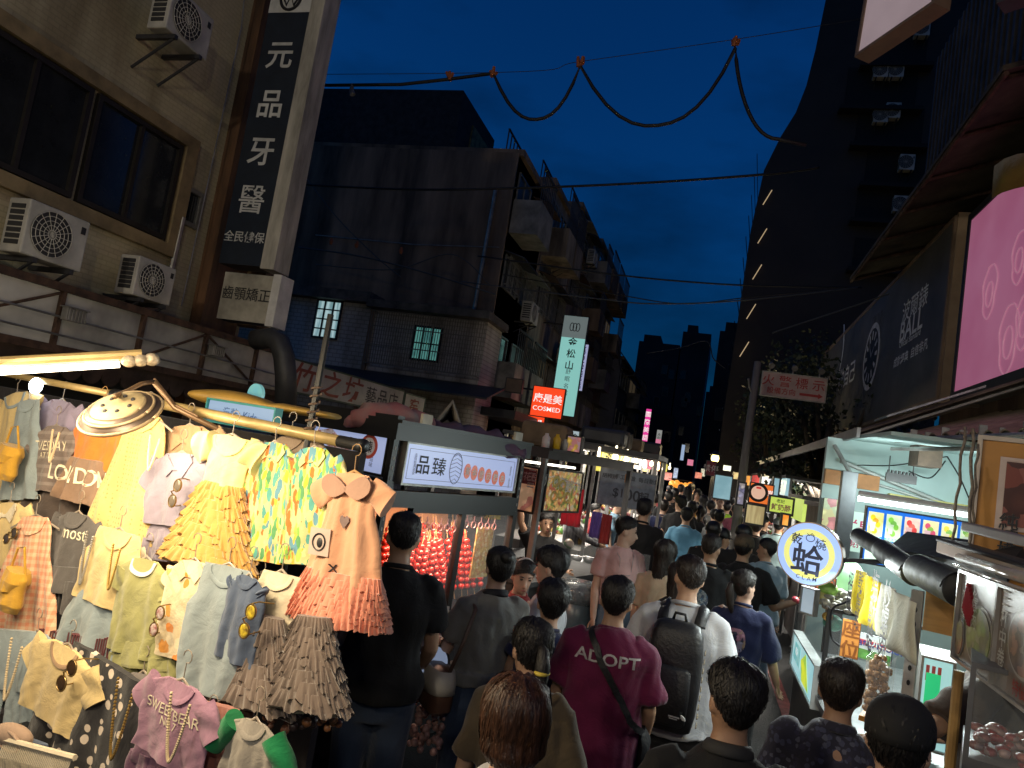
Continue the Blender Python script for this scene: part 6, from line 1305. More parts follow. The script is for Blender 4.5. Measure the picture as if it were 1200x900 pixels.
# shop room behind
o = thing('drinks_shop', 'open shop with pale aqua walls and ceiling behind the drinks menu', 'shop', (2.5, 7.5, 0))
AQUA = mat('pale aqua wall', (.50, .66, .64), .6, 0, .12, 1.2)
mb = MB(); mb.ab(1.12, 5, 7.6, 7.7, 0, 2.66); mb.ab(3.6, 3.7, 3, 7.6, 0, 2.66); part('wall', mb, AQUA, o)
mb = MB(); mb.box((1.3, 5.9, 2.60), (2.6, 0, 0), (0, 1.7, .06), (0, 0, .03)); part('ceiling', mb, AQUA, o)
mb = MB(); mb.ab(1.12, 1.6, 7.5, 7.6, 2.2, 2.34); part('orange_band', mb, mat('orange band', (.50, .22, .07), .6, 0, .2), o)
mb = MB(); mb.ab(1.7, 3.6, 7.52, 7.6, 2.13, 2.2); part('yellow_band', mb, mat('yellow band', (.55, .50, .18), .6, 0, .2), o)
for (a, b, r) in (((978, 522), (1000, 560), .02), ((985, 540), (1130, 600), .022), ((990, 556), (1100, 590), .012)): mb = MB(); mb.tube([at(*a, 6.9), at(*b, 6.6)], r, 7); part('pipe', mb, mat('grey pipe', (.38, .40, .38), .5, .2), o)
for i, (a, b, c) in enumerate((((1005, 545), (1050, 545), (1110, 535)), ((1065, 552), (1090, 560), (1108, 540)), ((1110, 535), (1125, 560), (1138, 590)))): cable([at(*a, 6.5), at(*b, 6.5), at(*c, 6.5)], .006, ['thin black wire slung under aqua ceiling, left', 'short black wire looping right of floodlight', 'thin black wire hanging down the aqua wall'][i], group='wires in the drinks shop')
fr = Fr(at(1038, 552, 6.3), (.98, -.05, 0)); mb = MB(); mb.fb(fr, 0, .24, -.085, -.01, 0, .05)
for k in range(8): mb.fb(fr, .01+k*.029, .025+k*.029, -.01, .015, 0, .05)
mb.tube([fr.P(.02, 0, .02), fr.P(.02, .14, .02)], .005, 5); mb.tube([fr.P(.21, 0, .02), fr.P(.21, .14, .02)], .005, 5)
solid('floodlight', mb, BLACK, 'black finned floodlight hanging in front of the aqua wall', 'floodlight')
# drinks menu
fm = Fr(aty(1015, 590, 6.0), (1, .0, 0)); fm = Fr((fm.o.x, 6.0, 0), (1, 0, 0))
s0, t1 = fm.hit(1017, 594); s1 = fm.hit(1147, 612)[0]; t0 = fm.hit(1143, 682)[1]
BLU = emi('bright blue frame', (.01, .14, .62), .9)
o, _ = box_sign('drinks_menu', 'lit blue framed drinks menu with rows of fruit drink cards', 'menu board', fm, s0, s1, t0, t1, BLU, .05, .01, BLACK)
cw = (s1-s0)/6; hh = t1-t0
cards = [(.85, .78, .25), (.62, .85, .45), (.9, .55, .5), (.88, .78, .42), (.82, .86, .45), (.55, .82, .5)]
for k in range(6):
    x0 = s0+cw*k+.012; x1 = s0+cw*(k+1)-.008
    mb = MB(); mb.fb(fm, x0, x1, t1-hh*.50, t1-hh*.07, .001, .004); cd = part('drink_card', mb, emi('card %d' % k, cards[k], .85, tuple(c*.9 for c in (.9, .92, .7)), 12), o)
    mb = MB(); mb.fb(fm, x0, x1, t1-hh*.56, t1-hh*.50, .0015, .005); part('price_strip', mb, emi('strip %d' % (k % 3), [(.05, .30, .75), (.15, .6, .4), (.85, .12, .25)][k % 3], .8), cd); text(cd, fm, (x0+x1)/2, t1-hh*.53, .02, ['鮮檸檬汁', '奇異果汁', '西瓜牛奶', '綜合果汁', '鳳梨冰沙', '酪梨牛奶'][k], WL, d=.0065)
    cols = [[(.9, .7, .02), (.9, .35, .03)], [(.25, .65, .08), (.2, .5, .1)], [(.8, .08, .08), (.85, .2, .15)], [(.75, .1, .2), (.3, .6, .1)], [(.9, .75, .1), (.3, .6, .15)], [(.2, .45, .1), (.45, .6, .2)]][k]
    for j in range(5):
        mb = MB(); c = fm.P(x0+(x1-x0)*(.3+.18*(j % 3)), t1-hh*(.17+.06*j), .005); mb.tube([c, c+fm.n*.002], [(.018+.004*(j % 2), .022)]*2, 12, ref=fm.u); part('fruit_print', mb, emi('fruit %d %d' % (k, j % 2), cols[j % 2], .8, light=False), cd)
    mb = MB(); a = (x0+x1)/2-.02; mb.quad(*flat(fm, [(a-.014, t1-hh*.42), (a+.014, t1-hh*.42), (a+.022, t1-hh*.25), (a-.022, t1-hh*.25)], .0075)); part('cup_print', mb, emi('cup %d' % k, tuple(.5+.4*c for c in cols[0]), .8, light=False), cd)
    mb = MB(); mb.fb(fm, x0, x1, t0+.01, t1-hh*.60, .001, .004); part('lower_card', mb, emi('lower card', (.62, .85, .66), .8, (.75, .85, .75), 14), o)
# tube above the menu
p0, p1 = aty(1006, 584, 5.9), aty(1150, 606, 5.9)
o = thing('tube_lamp', 'cool white tube lamp above the blue drinks menu', 'lamp', (p0+p1)/2); mb = MB(); mb.tube([p0, p1], .02, 10); part('tube', mb, emi('cool tube', (.85, 1, 1), 7), o); mb = MB(); mb.tube([p0+UP*.035, p1+UP*.035], .025, 8); part('batten', mb, WHITEP, o)
lamp('AREA', (p0+p1)/2-V((0, .1, .02)), 34, (.85, 1, .98), .9, (p0+p1)/2+V((-.3, -1, -.9)), .1); lamp('AREA', (p0+p1)/2+V((.2, .5, .1)), 16, (.85, 1, .98), 1.0, (p0+p1)/2+V((.3, 1.5, .25)), .1)
fr = Fr(at(997, 600, 6.7), (1, 0, 0)); o, (s0, s1, t0, t1) = board('poster', 'pale green poster with crimson fruit characters left of the menu', 'poster', fr, (996, 598), (1018, 600), (990, 645), emi('pale green poster', (.55, .78, .66), .7), .02, 0); text(o, fr, (s0+s1)/2, t1-.14, .12, '鮮果', mat('crimson letters', (.6, .02, .12), .5), bold=.04, d=.004); text(o, fr, (s0+s1)/2, t1-.30, .07, '現打', MC['crimson letters'], bold=.03)
fr = Fr(at(966, 583, 6.9), (1, .05, 0)); o, (s0, s1, t0, t1) = board('poster', 'yellow green poster with fruit pictures behind the grey post', 'poster', fr, (966, 583), (982, 585), (963, 622), picture('green poster', [(.6, .75, .3), (.8, .8, .4), (.7, .3, .3), (.65, .8, .5)], .7, 11), .02, 0)
mb = MB(); p = at(989, 604, 6.2); mb.ab(p.x-.055, p.x+.07, p.y-.05, p.y+.05, 0, 2.32); solid('square_post', mb, mat('dark grey square post', (.12, .13, .14), .5, .2, .2), 'grey square post between the green posters', 'post', bevel=.005)
# hanging ropes and unlit battens in front
for i, (a, b) in enumerate((((1131, 500), (1116, 634)), ((1140, 502), (1136, 640)), ((1146, 520), (1139, 622)))):
    mb = MB(); P0, P1 = at(*a, 3.0), at(*b, 2.95); mb.tube([P0.lerp(P1, t/8)+V((.006*math.sin(t*2), 0, 0)) for t in range(9)], [.006, .007, .005][i], 6); solid('rope', mb, mat('tan rope', (.25, .20, .15), .8, 0, .4, 40), ['tan rope holding left end of the pale hanging batten', 'second tan rope beside the first, right of it', 'thinner rope nearest the orange poster'][i], 'rope', smooth=True)
def beam(a, b, w, h, m, name, label, cat, up=UP):
    a, b = V(a), V(b); d = (b-a); s = d.cross(UP).normalized()
    mb = MB(); mb.box(a-s*w/2-UP*h/2, d, s*w, UP*h); return solid(name, mb, m, label, cat, 'unlit lamp battens', bevel=.006)
PALEM = mat('pale pinkish batten', (.50, .42, .38), .5, 0, .2, 3)
beam(at(1112, 642, 2.9), at(1225, 678, 2.3), .10, .05, PALEM, 'lamp_batten', 'pale pinkish unlit lamp batten hung over the photo menus', 'batten'); beam(at(1113, 634, 2.9), at(1225, 668, 2.3), .115, .016, DGREY, 'batten_cover', 'dark top cover of the pale hanging batten', 'batten cover')
beam(at(1136, 618, 2.8), at(1225, 640, 2.4), .07, .035, mat('grey batten', (.30, .30, .31), .5, .2), 'lamp_batten', 'grey unlit batten above the pale one', 'batten')
# orange poster
fr = Fr(at(1152, 515, 3.3), (.93, -.30, 0)); s1 = fr.hit(1225, 540)[0]; t0 = fr.hit(1143, 690)[1]
o, _ = box_sign('poster', 'orange poster with white frame and dark red food photo at right edge', 'poster', fr, 0, s1, t0, 0, mat('orange poster paper', (.45, .20, .035), .5, 0, .15, 3), .04, .02, mat('cream frame', (.55, .45, .36), .6))
a, b = fr.hit(1180, 541); a1, b1 = fr.hit(1172, 620)
mb = MB(); mb.fb(fr, a-.025, s1, b1, b+.02, .001, .005); part('photo_border', mb, mat('pale photo border', (.55, .42, .36), .6), o); mb = MB(); mb.fb(fr, a, s1, b1+.02, b, .006, .009); part('food_photo', mb, picture('dark red food', [(.22, .05, .03), (.35, .09, .06), (.12, .04, .03), (.45, .16, .12)], .0, 9), o)
for i, (ch, px, py) in enumerate((('純', 1182, 611), ('檸', 1181, 629), ('檬', 1179, 645))):
    a, b = fr.hit(px, py); text(o, fr, a, b, .068, ch, mat('pale halo', (.6, .55, .45), .6), bold=.09, d=.011); text(o, fr, a, b, .068, ch, INK, bold=.03, d=.014)
# rolled black awning tubes
RUB = mat('black vinyl roll', (.03, .03, .032), .62, 0, .3, 6, .25, 14)
def vroll(a, b, r, label):
    mb = MB(); n = 40; mb.tube([a.lerp(b, i/n) for i in range(n+1)], r*.86, 24)
    d = (b-a).normalized(); s = d.cross(UP).normalized(); w_ = s.cross(d); P = [b+d*.004+(s*math.cos(t)+w_*math.sin(t))*r*(1-.1*t) for t in [i*.35 for i in range(26)]]; mb.tube(P, .004, 5); return solid('rolled_awning', mb, RUB, label, 'rolled awning', 'black rolled awnings over the clam cart', smooth=True)
vroll(at(1006, 628, 4.2), at(1045, 650, 3.7), .055, 'slim front piece of the black rolled awning over clam cart'); vroll(at(1035, 645, 3.8), at(1072, 672, 3.25), .068, 'middle black awning roll with open dark end'); vroll(at(1078, 668, 3.2), at(1128, 692, 2.75), .082, 'thickest black awning roll next to the photo menus')
mb = MB(); mb.box(at(1040, 642, 3.9), at(1178, 668, 2.9)-at(1040, 642, 3.9), V((.02, .02, -.05)), V((.15, .25, .10))); solid('awning_sheet', mb, RUB, 'black vinyl sheet leading up from the rolls', 'awning sheet')
# clam sign
c = at(948, 649, 3.9); ax = (CP-c); ax.z = 0; ax.normalize(); ax = (ax+V((-.25, 0, 0))).normalized(); fr = Fr(c, UP.cross(ax))
o = thing('round_lightbox', 'round blue and yellow lightbox with big clam character', 'sign', c)
mb = MB(); mb.tube([fr.P(0, 0, -.07), fr.P(0, 0, -.002)], .172, 48); part('rim', mb, mat('bronze rim', (.35, .26, .2), .35, .6), o)
for r, e, m in ((.166, .001, emi('clam blue', (.36, .52, .92), .85)), (.133, .003, emi('clam yellow', (.82, .80, .20), .85, (.72, .72, .28), 40)), (.103, .005, emi('clam inner blue', (.38, .54, .92), .85))):
    mb = MB(); mb.tube([fr.P(0, 0, e-.002), fr.P(0, 0, e)], r, 48); part('face_ring', mb, m, o)
CLI = mat('clam dark ink', (.03, .04, .09), .6)
text(o, fr, -.004, -.032, .155, '蛤', CLI, bold=.035, d=.008); text(o, fr, -.068, .072, .055, '乾', CLI, bold=.03, d=.008); text(o, fr, .056, .062, .055, '燒', CLI, bold=.03, d=.008)
for i, ch in enumerate('CLAM'): text(o, fr.rot(0), -.042+.029*i, -.128-.004*math.cos((i-1.5)*.8), .028, ch, CLI, bold=.01, d=.008)
mb = MB(); mb.tube([fr.P(.0+.022*math.cos(t), .085+.018*math.sin(t), .008) for t in [i*math.pi/9 for i in range(19)]], .0022, 5); mb.tube([fr.P(-.018, .108, .008), fr.P(-.006, .098, .008), fr.P(.006, .112, .008), fr.P(.02, .1, .008)], .0022, 5); part('shell_mark', mb, CLI, o)
mb = MB(); mb.tube([fr.P(.17, 0, -.035), fr.P(.5, .05, -.3)], .014, 6); part('wall_arm', mb, DGREY, o)
# clam cart body, street side plane
XS = .80
FX = Fr((XS, 5.6, 0), (0, -1, 0))
cart = thing('food_cart', 'glass fronted clam cart with lit screen panel on the right', 'food cart', (1.3, 4.3, 0))
def hx(px, py): return FX.hit(px, py)
a0, tt = hx(935, 741); a1, _ = hx(961, 781); _, bb = hx(957, 832)
mb = MB(); mb.fb(FX, a0-.25, 3.05, .12, .86, -1.0, -.04); part('counter_body', mb, mat('steel cart body', (.22, .22, .22), .4, .7, .25, 3), cart); mb = MB(); mb.fb(FX, a0-.27, 3.1, .86, .90, -1.04, .01); part('counter_top', mb, STEEL, cart)
mb = MB()
for a in (a0-.2, a1+.05): mb.fb(FX, a, a+.025, .90, 1.42, -.02, .005)
mb.fb(FX, a0-.2, a1+.07, 1.40, 1.42, -.02, .004); mb.fb(FX, a1+.05, a1+.07, 1.40, 1.42, -.5, -.02); part('case_frame', mb, mat('black case edge', (.03, .03, .03), .4), cart)
mb = MB(); mb.fb(FX, a0-.175, a1+.05, .91, 1.40, -.012, -.006); mb.fb(FX, a1+.055, a1+.061, .91, 1.40, -.5, -.02); part('case_glass', mb, glass(), cart)
t0_ = bb; 
o, _ = box_sign('screen_panel', 'tilted lit panel with aqua and yellow picture on the clam cart front', 'screen', FX.off(0, 0, .02), a0, a1, bb, tt, emi('aqua screen', (.35, .70, .75), .75, (.55, .8, .82), 4), .05, .012, mat('white panel rim', (.6, .62, .6), .5))
fq = FX.off(0, 0, .02); w = a1-a0; h = tt-bb
mb = MB(); mb.add(flat(fq, [(a0+.52*w, bb+.02), (a0+.82*w, bb+.02), (a0+.6*w, tt-.02), (a0+.42*w, tt-.10)], .002), [(0, 1, 2, 3)]); part('yellow_art', mb, emi('yellow art', (.80, .85, .05), .8, (.3, .6, .1), 12), o)
mb = MB(); mb.add(flat(fq, [(a0+.06*w, bb+.3*h), (a0+.4*w, bb+.25*h), (a0+.36*w, bb+.85*h), (a0+.1*w, bb+.8*h)], .002), [(0, 1, 2, 3)]); part('aqua_art', mb, emi('aqua art', (.12, .5, .55), .7, (.4, .7, .65), 15), o); text(o, fq, a0+.22*w, bb+.6*h, .05, '乾燒', WL, bold=.03, d=.005)
# small display screen, goods on cart
fr = Fr(at(941, 689, 4.3), (.75, -.65, 0)); board('small_display', 'small pale display leaning under the round clam sign', 'display', fr, (941, 688), (956, 694), (937, 716), emi('pale display', (.5, .62, .72), .5), .03, .008, ALU)
fr = Fr(at(966, 672, 4.4), (1, -.2, 0)); o, (s0, s1, t0, t1) = board('price_sign', 'orange red sign with white price numbers under clam sign', 'sign', fr, (958, 674), (980, 677), (957, 689), emi('orange price sign', (.9, .25, .08), .6), .02, .004); text(o, fr, (s0+s1)/2, (t0+t1)/2, .07, '199', mat('price white', (.8, .75, .7), .6), bold=.04)
lantern = at(990, 678, 4.6); mb = MB(); mb.ball(lantern, .12, .12, .13, 18, 12); solid('paper_lantern', mb, emi('pale green lantern', (.42, .80, .45), .6), 'pale green round paper lantern behind the yellow banner', 'lantern', smooth=True)
SHELL = mat('clam shells', (.42, .40, .32), .5, 0, .4, 30)
for (px, py, d, n, col, lab) in ((985, 712, 4.35, 46, None, 'heap of pale clams behind the glass of the clam cart'), (945, 706, 4.6, 12, (.45, .06, .08), 'small heap of red fruit at the cart corner'), (952, 716, 4.5, 8, (.6, .32, .04), 'few oranges beside the small display')):
    c = at(px, py, d); mb = MB()
    for k in range(n): mb.ball(c+V((rnd.gauss(0, .06), rnd.gauss(0, .09), abs(rnd.gauss(0, .04)))), rnd.uniform(.02, .034), rnd.uniform(.02, .034), rnd.uniform(.012, .03), 8, 6)
    solid('food_heap', mb, SHELL if col is None else mat(lab, col, .35, 0, .25, 20), lab, 'food', kind='stuff', smooth=True)
for i, (px, py, col, lab) in enumerate(((970, 690, (.30, .55, .10), 'green melon topmost on the clam cart case'), (966, 700, (.65, .60, .20), 'pale yellow melon beside the green one'), (976, 730, (.08, .38, .25), 'green bottle cap box by the cable'))):
    c = at(px, py, 4.4); mb = MB(); mb.ball(c, .06, .06, .05, 14, 10); solid('melon', mb, mat('melon %d' % i, col, .4, 0, .3, 12), lab, 'melon', smooth=True)
cable([at(1008, 676, 3.7), at(1000, 700, 3.65), at(990, 706, 3.7), at(975, 715, 3.8), at(974, 745, 3.85), at(984, 757, 3.8)], .006, 'black flex hanging from the rail to the orange seat card', group='wires of the clam cart')
# yellow and white banner
fb = Fr(at(1004, 666, 3.45), (0, -1, 0)); sM, _ = fb.hit(1034, 677); sR, _ = fb.hit(1075, 702); tB = fb.hit(999, 718)[1]
o = thing('cloth_banner', 'yellow and white cloth banner with black brush writing over clam cart', 'banner', fb.P(sR/2, tB, 0), group=None)
def cloth(x0, x1, m, nm):
    mb = MB(); A = []
    for i in range(9):
        f = i/8; A.append([fb.P(x0+(x1-x0)*j/14, tB*f, .02*math.sin(3*f+j*.6)*f+.012*math.sin(j*1.1)) for j in range(15)])
    mb.loft([r+[p-fb.n*.004 for p in reversed(r)] for r in A]); return part(nm, mb, m, o, True)
YB = F_('yellow banner', (.85, .68, .03)); WB = F_('white banner', (.80, .80, .66))
cloth(0, sM, YB, 'yellow_half'); cloth(sM+.001, sR, WB, 'white_half')
def wavy(mb):
    for i, v in enumerate(mb.v): q = v-fb.o; j = q.dot(fb.u); mb.v[i] = v+fb.n*.045
    return mb
for ch, a, s in (('招牌', .30, .10), ('乾燒蛤', .70, .085)): mb = text_mb(fb, sM*a, tB*.5, s, ch, vertical=True, bold=.03, line=.85); part('brush_writing', wavy(mb), INK, o)
for ch, a, s in (('塩酥蛤', .22, .11), ('炒螺肉', .62, .10)): mb = text_mb(fb, sM+(sR-sM)*a, tB*.5, s, ch, vertical=True, bold=.02, line=.85); part('brush_writing', wavy(mb), INK, o)
# orange seat card
fr = Fr(at(988, 724, 3.3), (.97, -.2, 0)); o, (s0, s1, t0, t1) = board('seat_card', 'orange card with seating characters hung below the banner', 'card', fr, (988, 724), (1010, 727), (985, 769), mat('orange card', (.72, .30, .06), .6, 0, .15, 6), .006, 0); text(o, fr, (s0+s1)/2, (t0+t1)/2, .075, '座位', mat('brown card ink', (.30, .10, .02), .6), vertical=True, bold=.02, line=1.1)
# watermelon panel
fr = Fr(at(1008, 742, 3.75), (.9, -.45, 0)); o, (s0, s1, t0, t1) = board('drink_label_panel', 'white blue and red fruit juice panel lettered for watermelon drinks', 'sign', fr, (1008, 741), (1046, 756), (1005, 770), emi('juice panel white', (.62, .70, .68), .5), .02, 0)
mb = MB(); mb.fb(fr, s0+.002, s1-.002, t1-.055, t1-.03, .001, .003); part('red_band', mb, mat('red band', (.5, .05, .06), .5), o); text(o, fr, (s0+s1)/2, t0+.085, .05, 'Watermelon', mat('navy letters', (.02, .04, .2), .6), bold=.03); text(o, fr, s0+.09, t1-.04, .045, 'JUICE', SIGNW, bold=.03, d=.006)
mb = MB(); mb.fb(fr, s0+.002, s1-.002, t0-.0, t0+.05, .001, .003); part('melon_art', mb, picture('melon art', [(.08, .25, .06), (.15, .4, .1), (.06, .18, .05)], .25, 25), o)
# clear bin with dried snacks
fr = Fr(at(1008, 838, 2.95), (.93, -.36, 0)); s1, _ = fr.hit(1037, 845); _, t1 = fr.hit(1012, 768)
o = thing('snack_bin', 'clear bin full of brown dried snacks on the cart counter', 'bin', fr.P(s1/2, 0, -.08)); mb = MB(); mb.fb(fr, 0, s1, 0, t1, .0, .003); mb.fb(fr, 0, .003, 0, t1, -.14, 0); mb.fb(fr, s1-.003, s1, 0, t1, -.14, 0); part('clear_wall', mb, glass('bin glass', (.95, .93, .9), .12), o); mb = MB(); mb.fb(fr, -.004, s1+.004, -.02, 0, -.14, .006); part('base', mb, mat('orange base', (.6, .25, .03), .5), o)
mb = MB(); sp = fr.P(.02, .02, -.02)
mb.ball((0, 0, 0), .022, .016, .019, 12, 8); mb.ball((.006, -.006, .012), .012, .010, .011, 8, 6)
sn = solid('dried_snack', mb, mat('glazed brown snack', (.42, .22, .07), .3, 0, .55, 45, coat=.3, col2=(.10, .04, .015)), 'brown glazed dried snack in the clear bin on right cart', 'snack', 'dried snacks in the clear bin', smooth=True); c0 = V(sn.location)
i = 0
for r in range(int(t1/.021)):
    for k in range(max(3, int(s1/.024))):
        for dd in (0, 1):
            p = fr.P(.018+k*.024+rnd.uniform(-.006, .006), .016+r*.021+rnd.uniform(-.006, .006), -.028-dd*.045); M = Matrix.Translation(p) @ Matrix.Rotation(rnd.uniform(0, 6), 4, 'Y') @ Matrix.Rotation(rnd.uniform(0, 6), 4, 'X') @ Matrix.Scale(.78, 4)
            if i == 0: sn.matrix_world = M
            else: q = sn.copy(); COL.objects.link(q); q.matrix_world = M
            i += 1
# white perforated post, wood board, photo menus
p = at(1070, 690, 3.05); o = thing('slotted_post', 'white slotted steel post beside orange wooden board', 'post', (p.x, p.y, 0)); perf_post(o, (p.x, p.y, 0), .6, p.z, V((.93, -.36, 0)), V((-.36, -.93, 0)), .045, mat('white slotted steel', (.5, .48, .45), .5, .2, .2), True, INK)
fr = Fr(at(1085, 694, 3.1), (.95, -.3, 0)); mb = MB(); a1, b1 = fr.hit(1124, 748); mb.fb(fr, 0, a1, b1, .02, -.02, 0); solid('wood_board', mb, mat('orange plywood', (.50, .25, .07), .5, 0, .3, 2, stretch=(1, 1, 6)), 'orange plywood board under the thick awning roll', 'board')
fg = Fr(at(1128, 669, 2.65), (-.02, -1, 0))
MEN1 = picture('green dish photo', [(.12, .12, .10), (.15, .22, .06), (.30, .30, .22), (.10, .09, .08), (.22, .26, .10)], .10, 22); MEN2 = picture('meat dish photo', [(.20, .12, .08), (.35, .18, .12), (.28, .22, .18), (.14, .09, .07)], .10, 20)
o, (s0, s1, t0, t1) = board('photo_menu', 'hanging photo menu with dish of greens and chillies beside wood board', 'menu board', fg, (1128, 671), (1172, 692), (1110, 762), mat('dim menu paper', (.22, .18, .16), .35, 0, .3, 8), .03, .01, mat('clear acrylic edge', (.4, .38, .36), .2))
def dish(o, fr, a, b, ra, rb, m, rim):
    mb = MB(); mb.tube([fr.P(a, b, .001), fr.P(a, b, .003)], [(ra*1.12, rb*1.12)]*2, 28, ref=fr.u); part('plate_print', mb, rim, o); mb = MB(); mb.tube([fr.P(a, b, .003), fr.P(a, b, .006)], [(ra, rb)]*2, 28, ref=fr.u); part('dish_print', mb, m, o)
PLATE = mat('plate print', (.40, .38, .36), .4)
w, h = s1-s0, t1-t0; dish(o, fg, s0+w*.62, t0+h*.38, w*.30, h*.30, MEN1, PLATE); dish(o, fg, s0+w*.12, t0+h*.25, w*.1, h*.2, MEN2, PLATE)
mb = MB()
for k in range(7): mb.tube([fg.P(s0+w*(.28+.03*k), t1-.03-.012*k, .006), fg.P(s0+w*(.22+.03*k), t1-.12-.008*k, .008)], .009, 6)
part('chilli_print', mb, mat('chilli red', (.35, .03, .05), .4), o); text(o, fg, s0+w*.5, t1-.09, .05, '炒螺肉', SIGNW, vertical=True, d=.009); text(o, fg, s0+w*.15, t0+h*.6, .04, '海鮮類', SIGNW, vertical=True)
g0 = s1+.012
o, _ = box_sign('photo_menu', 'hanging photo menu with plate of meat at the far right edge', 'menu board', fg, g0, g0+w*1.05, t0, t1, MC['dim menu paper'], .03, .01, MC['clear acrylic edge'])
dish(o, fg, g0+w*.58, t0+h*.55, w*.30, h*.30, MEN2, PLATE); text(o, fg, g0+w*.14, t0+h*.6, .055, '三杯中卷', SIGNW, vertical=True, bold=.02); text(o, fg, g0+w*.55, t0+h*.12, .045, '特價', mat('menu red', (.4, .06, .05), .5), bold=.02)
mb = MB(); a = fg.P(s0-.05, t1+.05, 0); b = fg.P(g0+w*1.1, t1+.05, 0); mb.tube([a, b], .018, 10); mb.tube([a-UP*.03+fg.n*.02, b-UP*.03+fg.n*.02], .006, 6); solid('menu_rail', mb, mat('clear plastic rail', (.42, .38, .35), .15, 0, .2, 10, spec=.8), 'clear plastic rail from which both photo menus hang', 'rail', smooth=True)
# lower right showcase, wood post, cooler
p = at(1124, 786, 2.55); mb = MB(); mb.tube([V((p.x, p.y, .2)), V((p.x, p.y, p.z))], .018, 10); solid('wood_post', mb, mat('yellow wood post', (.50, .30, .10), .5, 0, .25, 6), 'yellowish wooden pole at the corner of the meat showcase', 'pole')
fs = Fr(at(1136, 800, 2.2), (.95, -.3, 0)); o = thing('meat_showcase', 'glass showcase with trays of red and white meat, bottom right corner', 'showcase', fs.P(.2, -.6, -.1))
mb = MB(); mb.fb(fs, 0, .6, -.36, -.22, -.4, 0); mb.fb(fs, 0, .015, -.22, .06, -.02, 0); mb.fb(fs, 0, .6, .05, .065, -.4, .002); mb.fb(fs, 0, .6, -1.1, -.37, -.4, -.02); part('case_body', mb, mat('grey case', (.20, .20, .21), .4, .4, .2, 3), o); mb = MB(); mb.fb(fs, .016, .6, -.22, .05, -.006, -.001); part('pane', mb, glass(), o)
mb = MB()
for k in range(70): mb.ball(fs.P(rnd.uniform(.03, .5), -.21+rnd.uniform(0, .05)+.0, rnd.uniform(-.3, -.03)), rnd.uniform(.018, .03), rnd.uniform(.015, .03), .014, 7, 5)
solid('sliced_meat', mb, picture('sliced meat', [(.50, .04, .04), (.62, .42, .38), (.42, .03, .04), (.55, .18, .14)], 0, 22), 'heaps of sliced red and white meat inside corner showcase', 'meat', kind='stuff', smooth=True)
fr = Fr(at(1083, 776, 3.3), (.97, -.2, 0)); o, (s0, s1, t0, t1) = board('drinks_fridge', 'green glowing panel of a fridge behind the clam cart counter', 'fridge', fr, (1083, 770), (1118, 776), (1070, 872), emi('aqua fridge glow', (.45, .80, .80), .65), .3, .01, ALU); mb = MB(); mb.fb(fr, s0+(s1-s0)*.12, s0+(s1-s0)*.62, t0+(t1-t0)*.25, t0+(t1-t0)*.84, .001, .005); part('green_sheet', mb, emi('green sheet', (.03, .60, .22), .7), o)
for k in range(3): mb = MB(); mb.fb(fr, s0+(s1-s0)*(.1+.2*k), s0+(s1-s0)*(.22+.2*k), t1-.10, t1-.03, .001, .004); part('sticker', mb, mat('red sticker', (.5, .08, .08), .5), o)
lamp('POINT', at(955, 690, 3.15), 10, (.95, 1, .95), .12)  # unseen light added to brighten the banner and nearby crowd
lamp('AREA', at(1040, 655, 3.6)-V((0, 0, .05)), 18, (.9, 1, .97), .6, at(1030, 800, 3.3), .2)
lamp('AREA', at(985, 640, 4.6), 16, (.9, 1, .97), .5, at(940, 760, 4.2), .2)
# ------------------------------------------------------------------ people
SKIN = mat('skin', (.42, .25, .16), .5, 0, .12, 10); SKIN2 = mat('fair skin', (.52, .33, .24), .5, 0, .12, 10); SKIN3 = mat('tanned skin', (.33, .19, .12), .5, 0, .12, 10)
HAIRB = mat('black hair', (.010, .008, .008), .55, 0, .4, 60, .35, 120, stretch=(1, 1, .12)); HAIRD = mat('dark brown hair', (.022, .014, .010), .52, 0, .5, 60, .35, 120, stretch=(1, 1, .12)); HAIRN = mat('chestnut hair', (.075, .030, .014), .45, 0, .5, 60, .35, 120, stretch=(1, 1, .12))
EYEW = mat('eye dark', (.02, .015, .012), .15); LIPM = mat('lips', (.36, .12, .10), .45)
HP = [(0, .026, .072, .0), (.012, .043, .086, .015), (.04, .055, .090, .04), (.075, .064, .088, .068), (.11, .071, .088, .086), (.145, .0745, .088, .096), (.175, .072, .082, .097), (.20, .062, .068, .085), (.217, .044, .046, .06), (.228, .022, .022, .03), (.232, .004, .004, .006)]
def hrad(z):
    if z <= 0: return HP[0][1:]
    for a, b in zip(HP, HP[1:]):
        if z <= b[0]: f = (z-a[0])/(b[0]-a[0]); return tuple(p+(q-p)*f for p, q in zip(a[1:], b[1:]))
    return HP[-1][1:]
CHIN = 1.49
def hpt(th, z, add=0, grow=1):
    a, f, b = hrad(max(0, min(.2319, z))); c, s = math.cos(th), math.sin(th); y = (f if c > 0 else b)
    return V(((a*grow+add)*s, (y*grow+add)*c, CHIN+z))
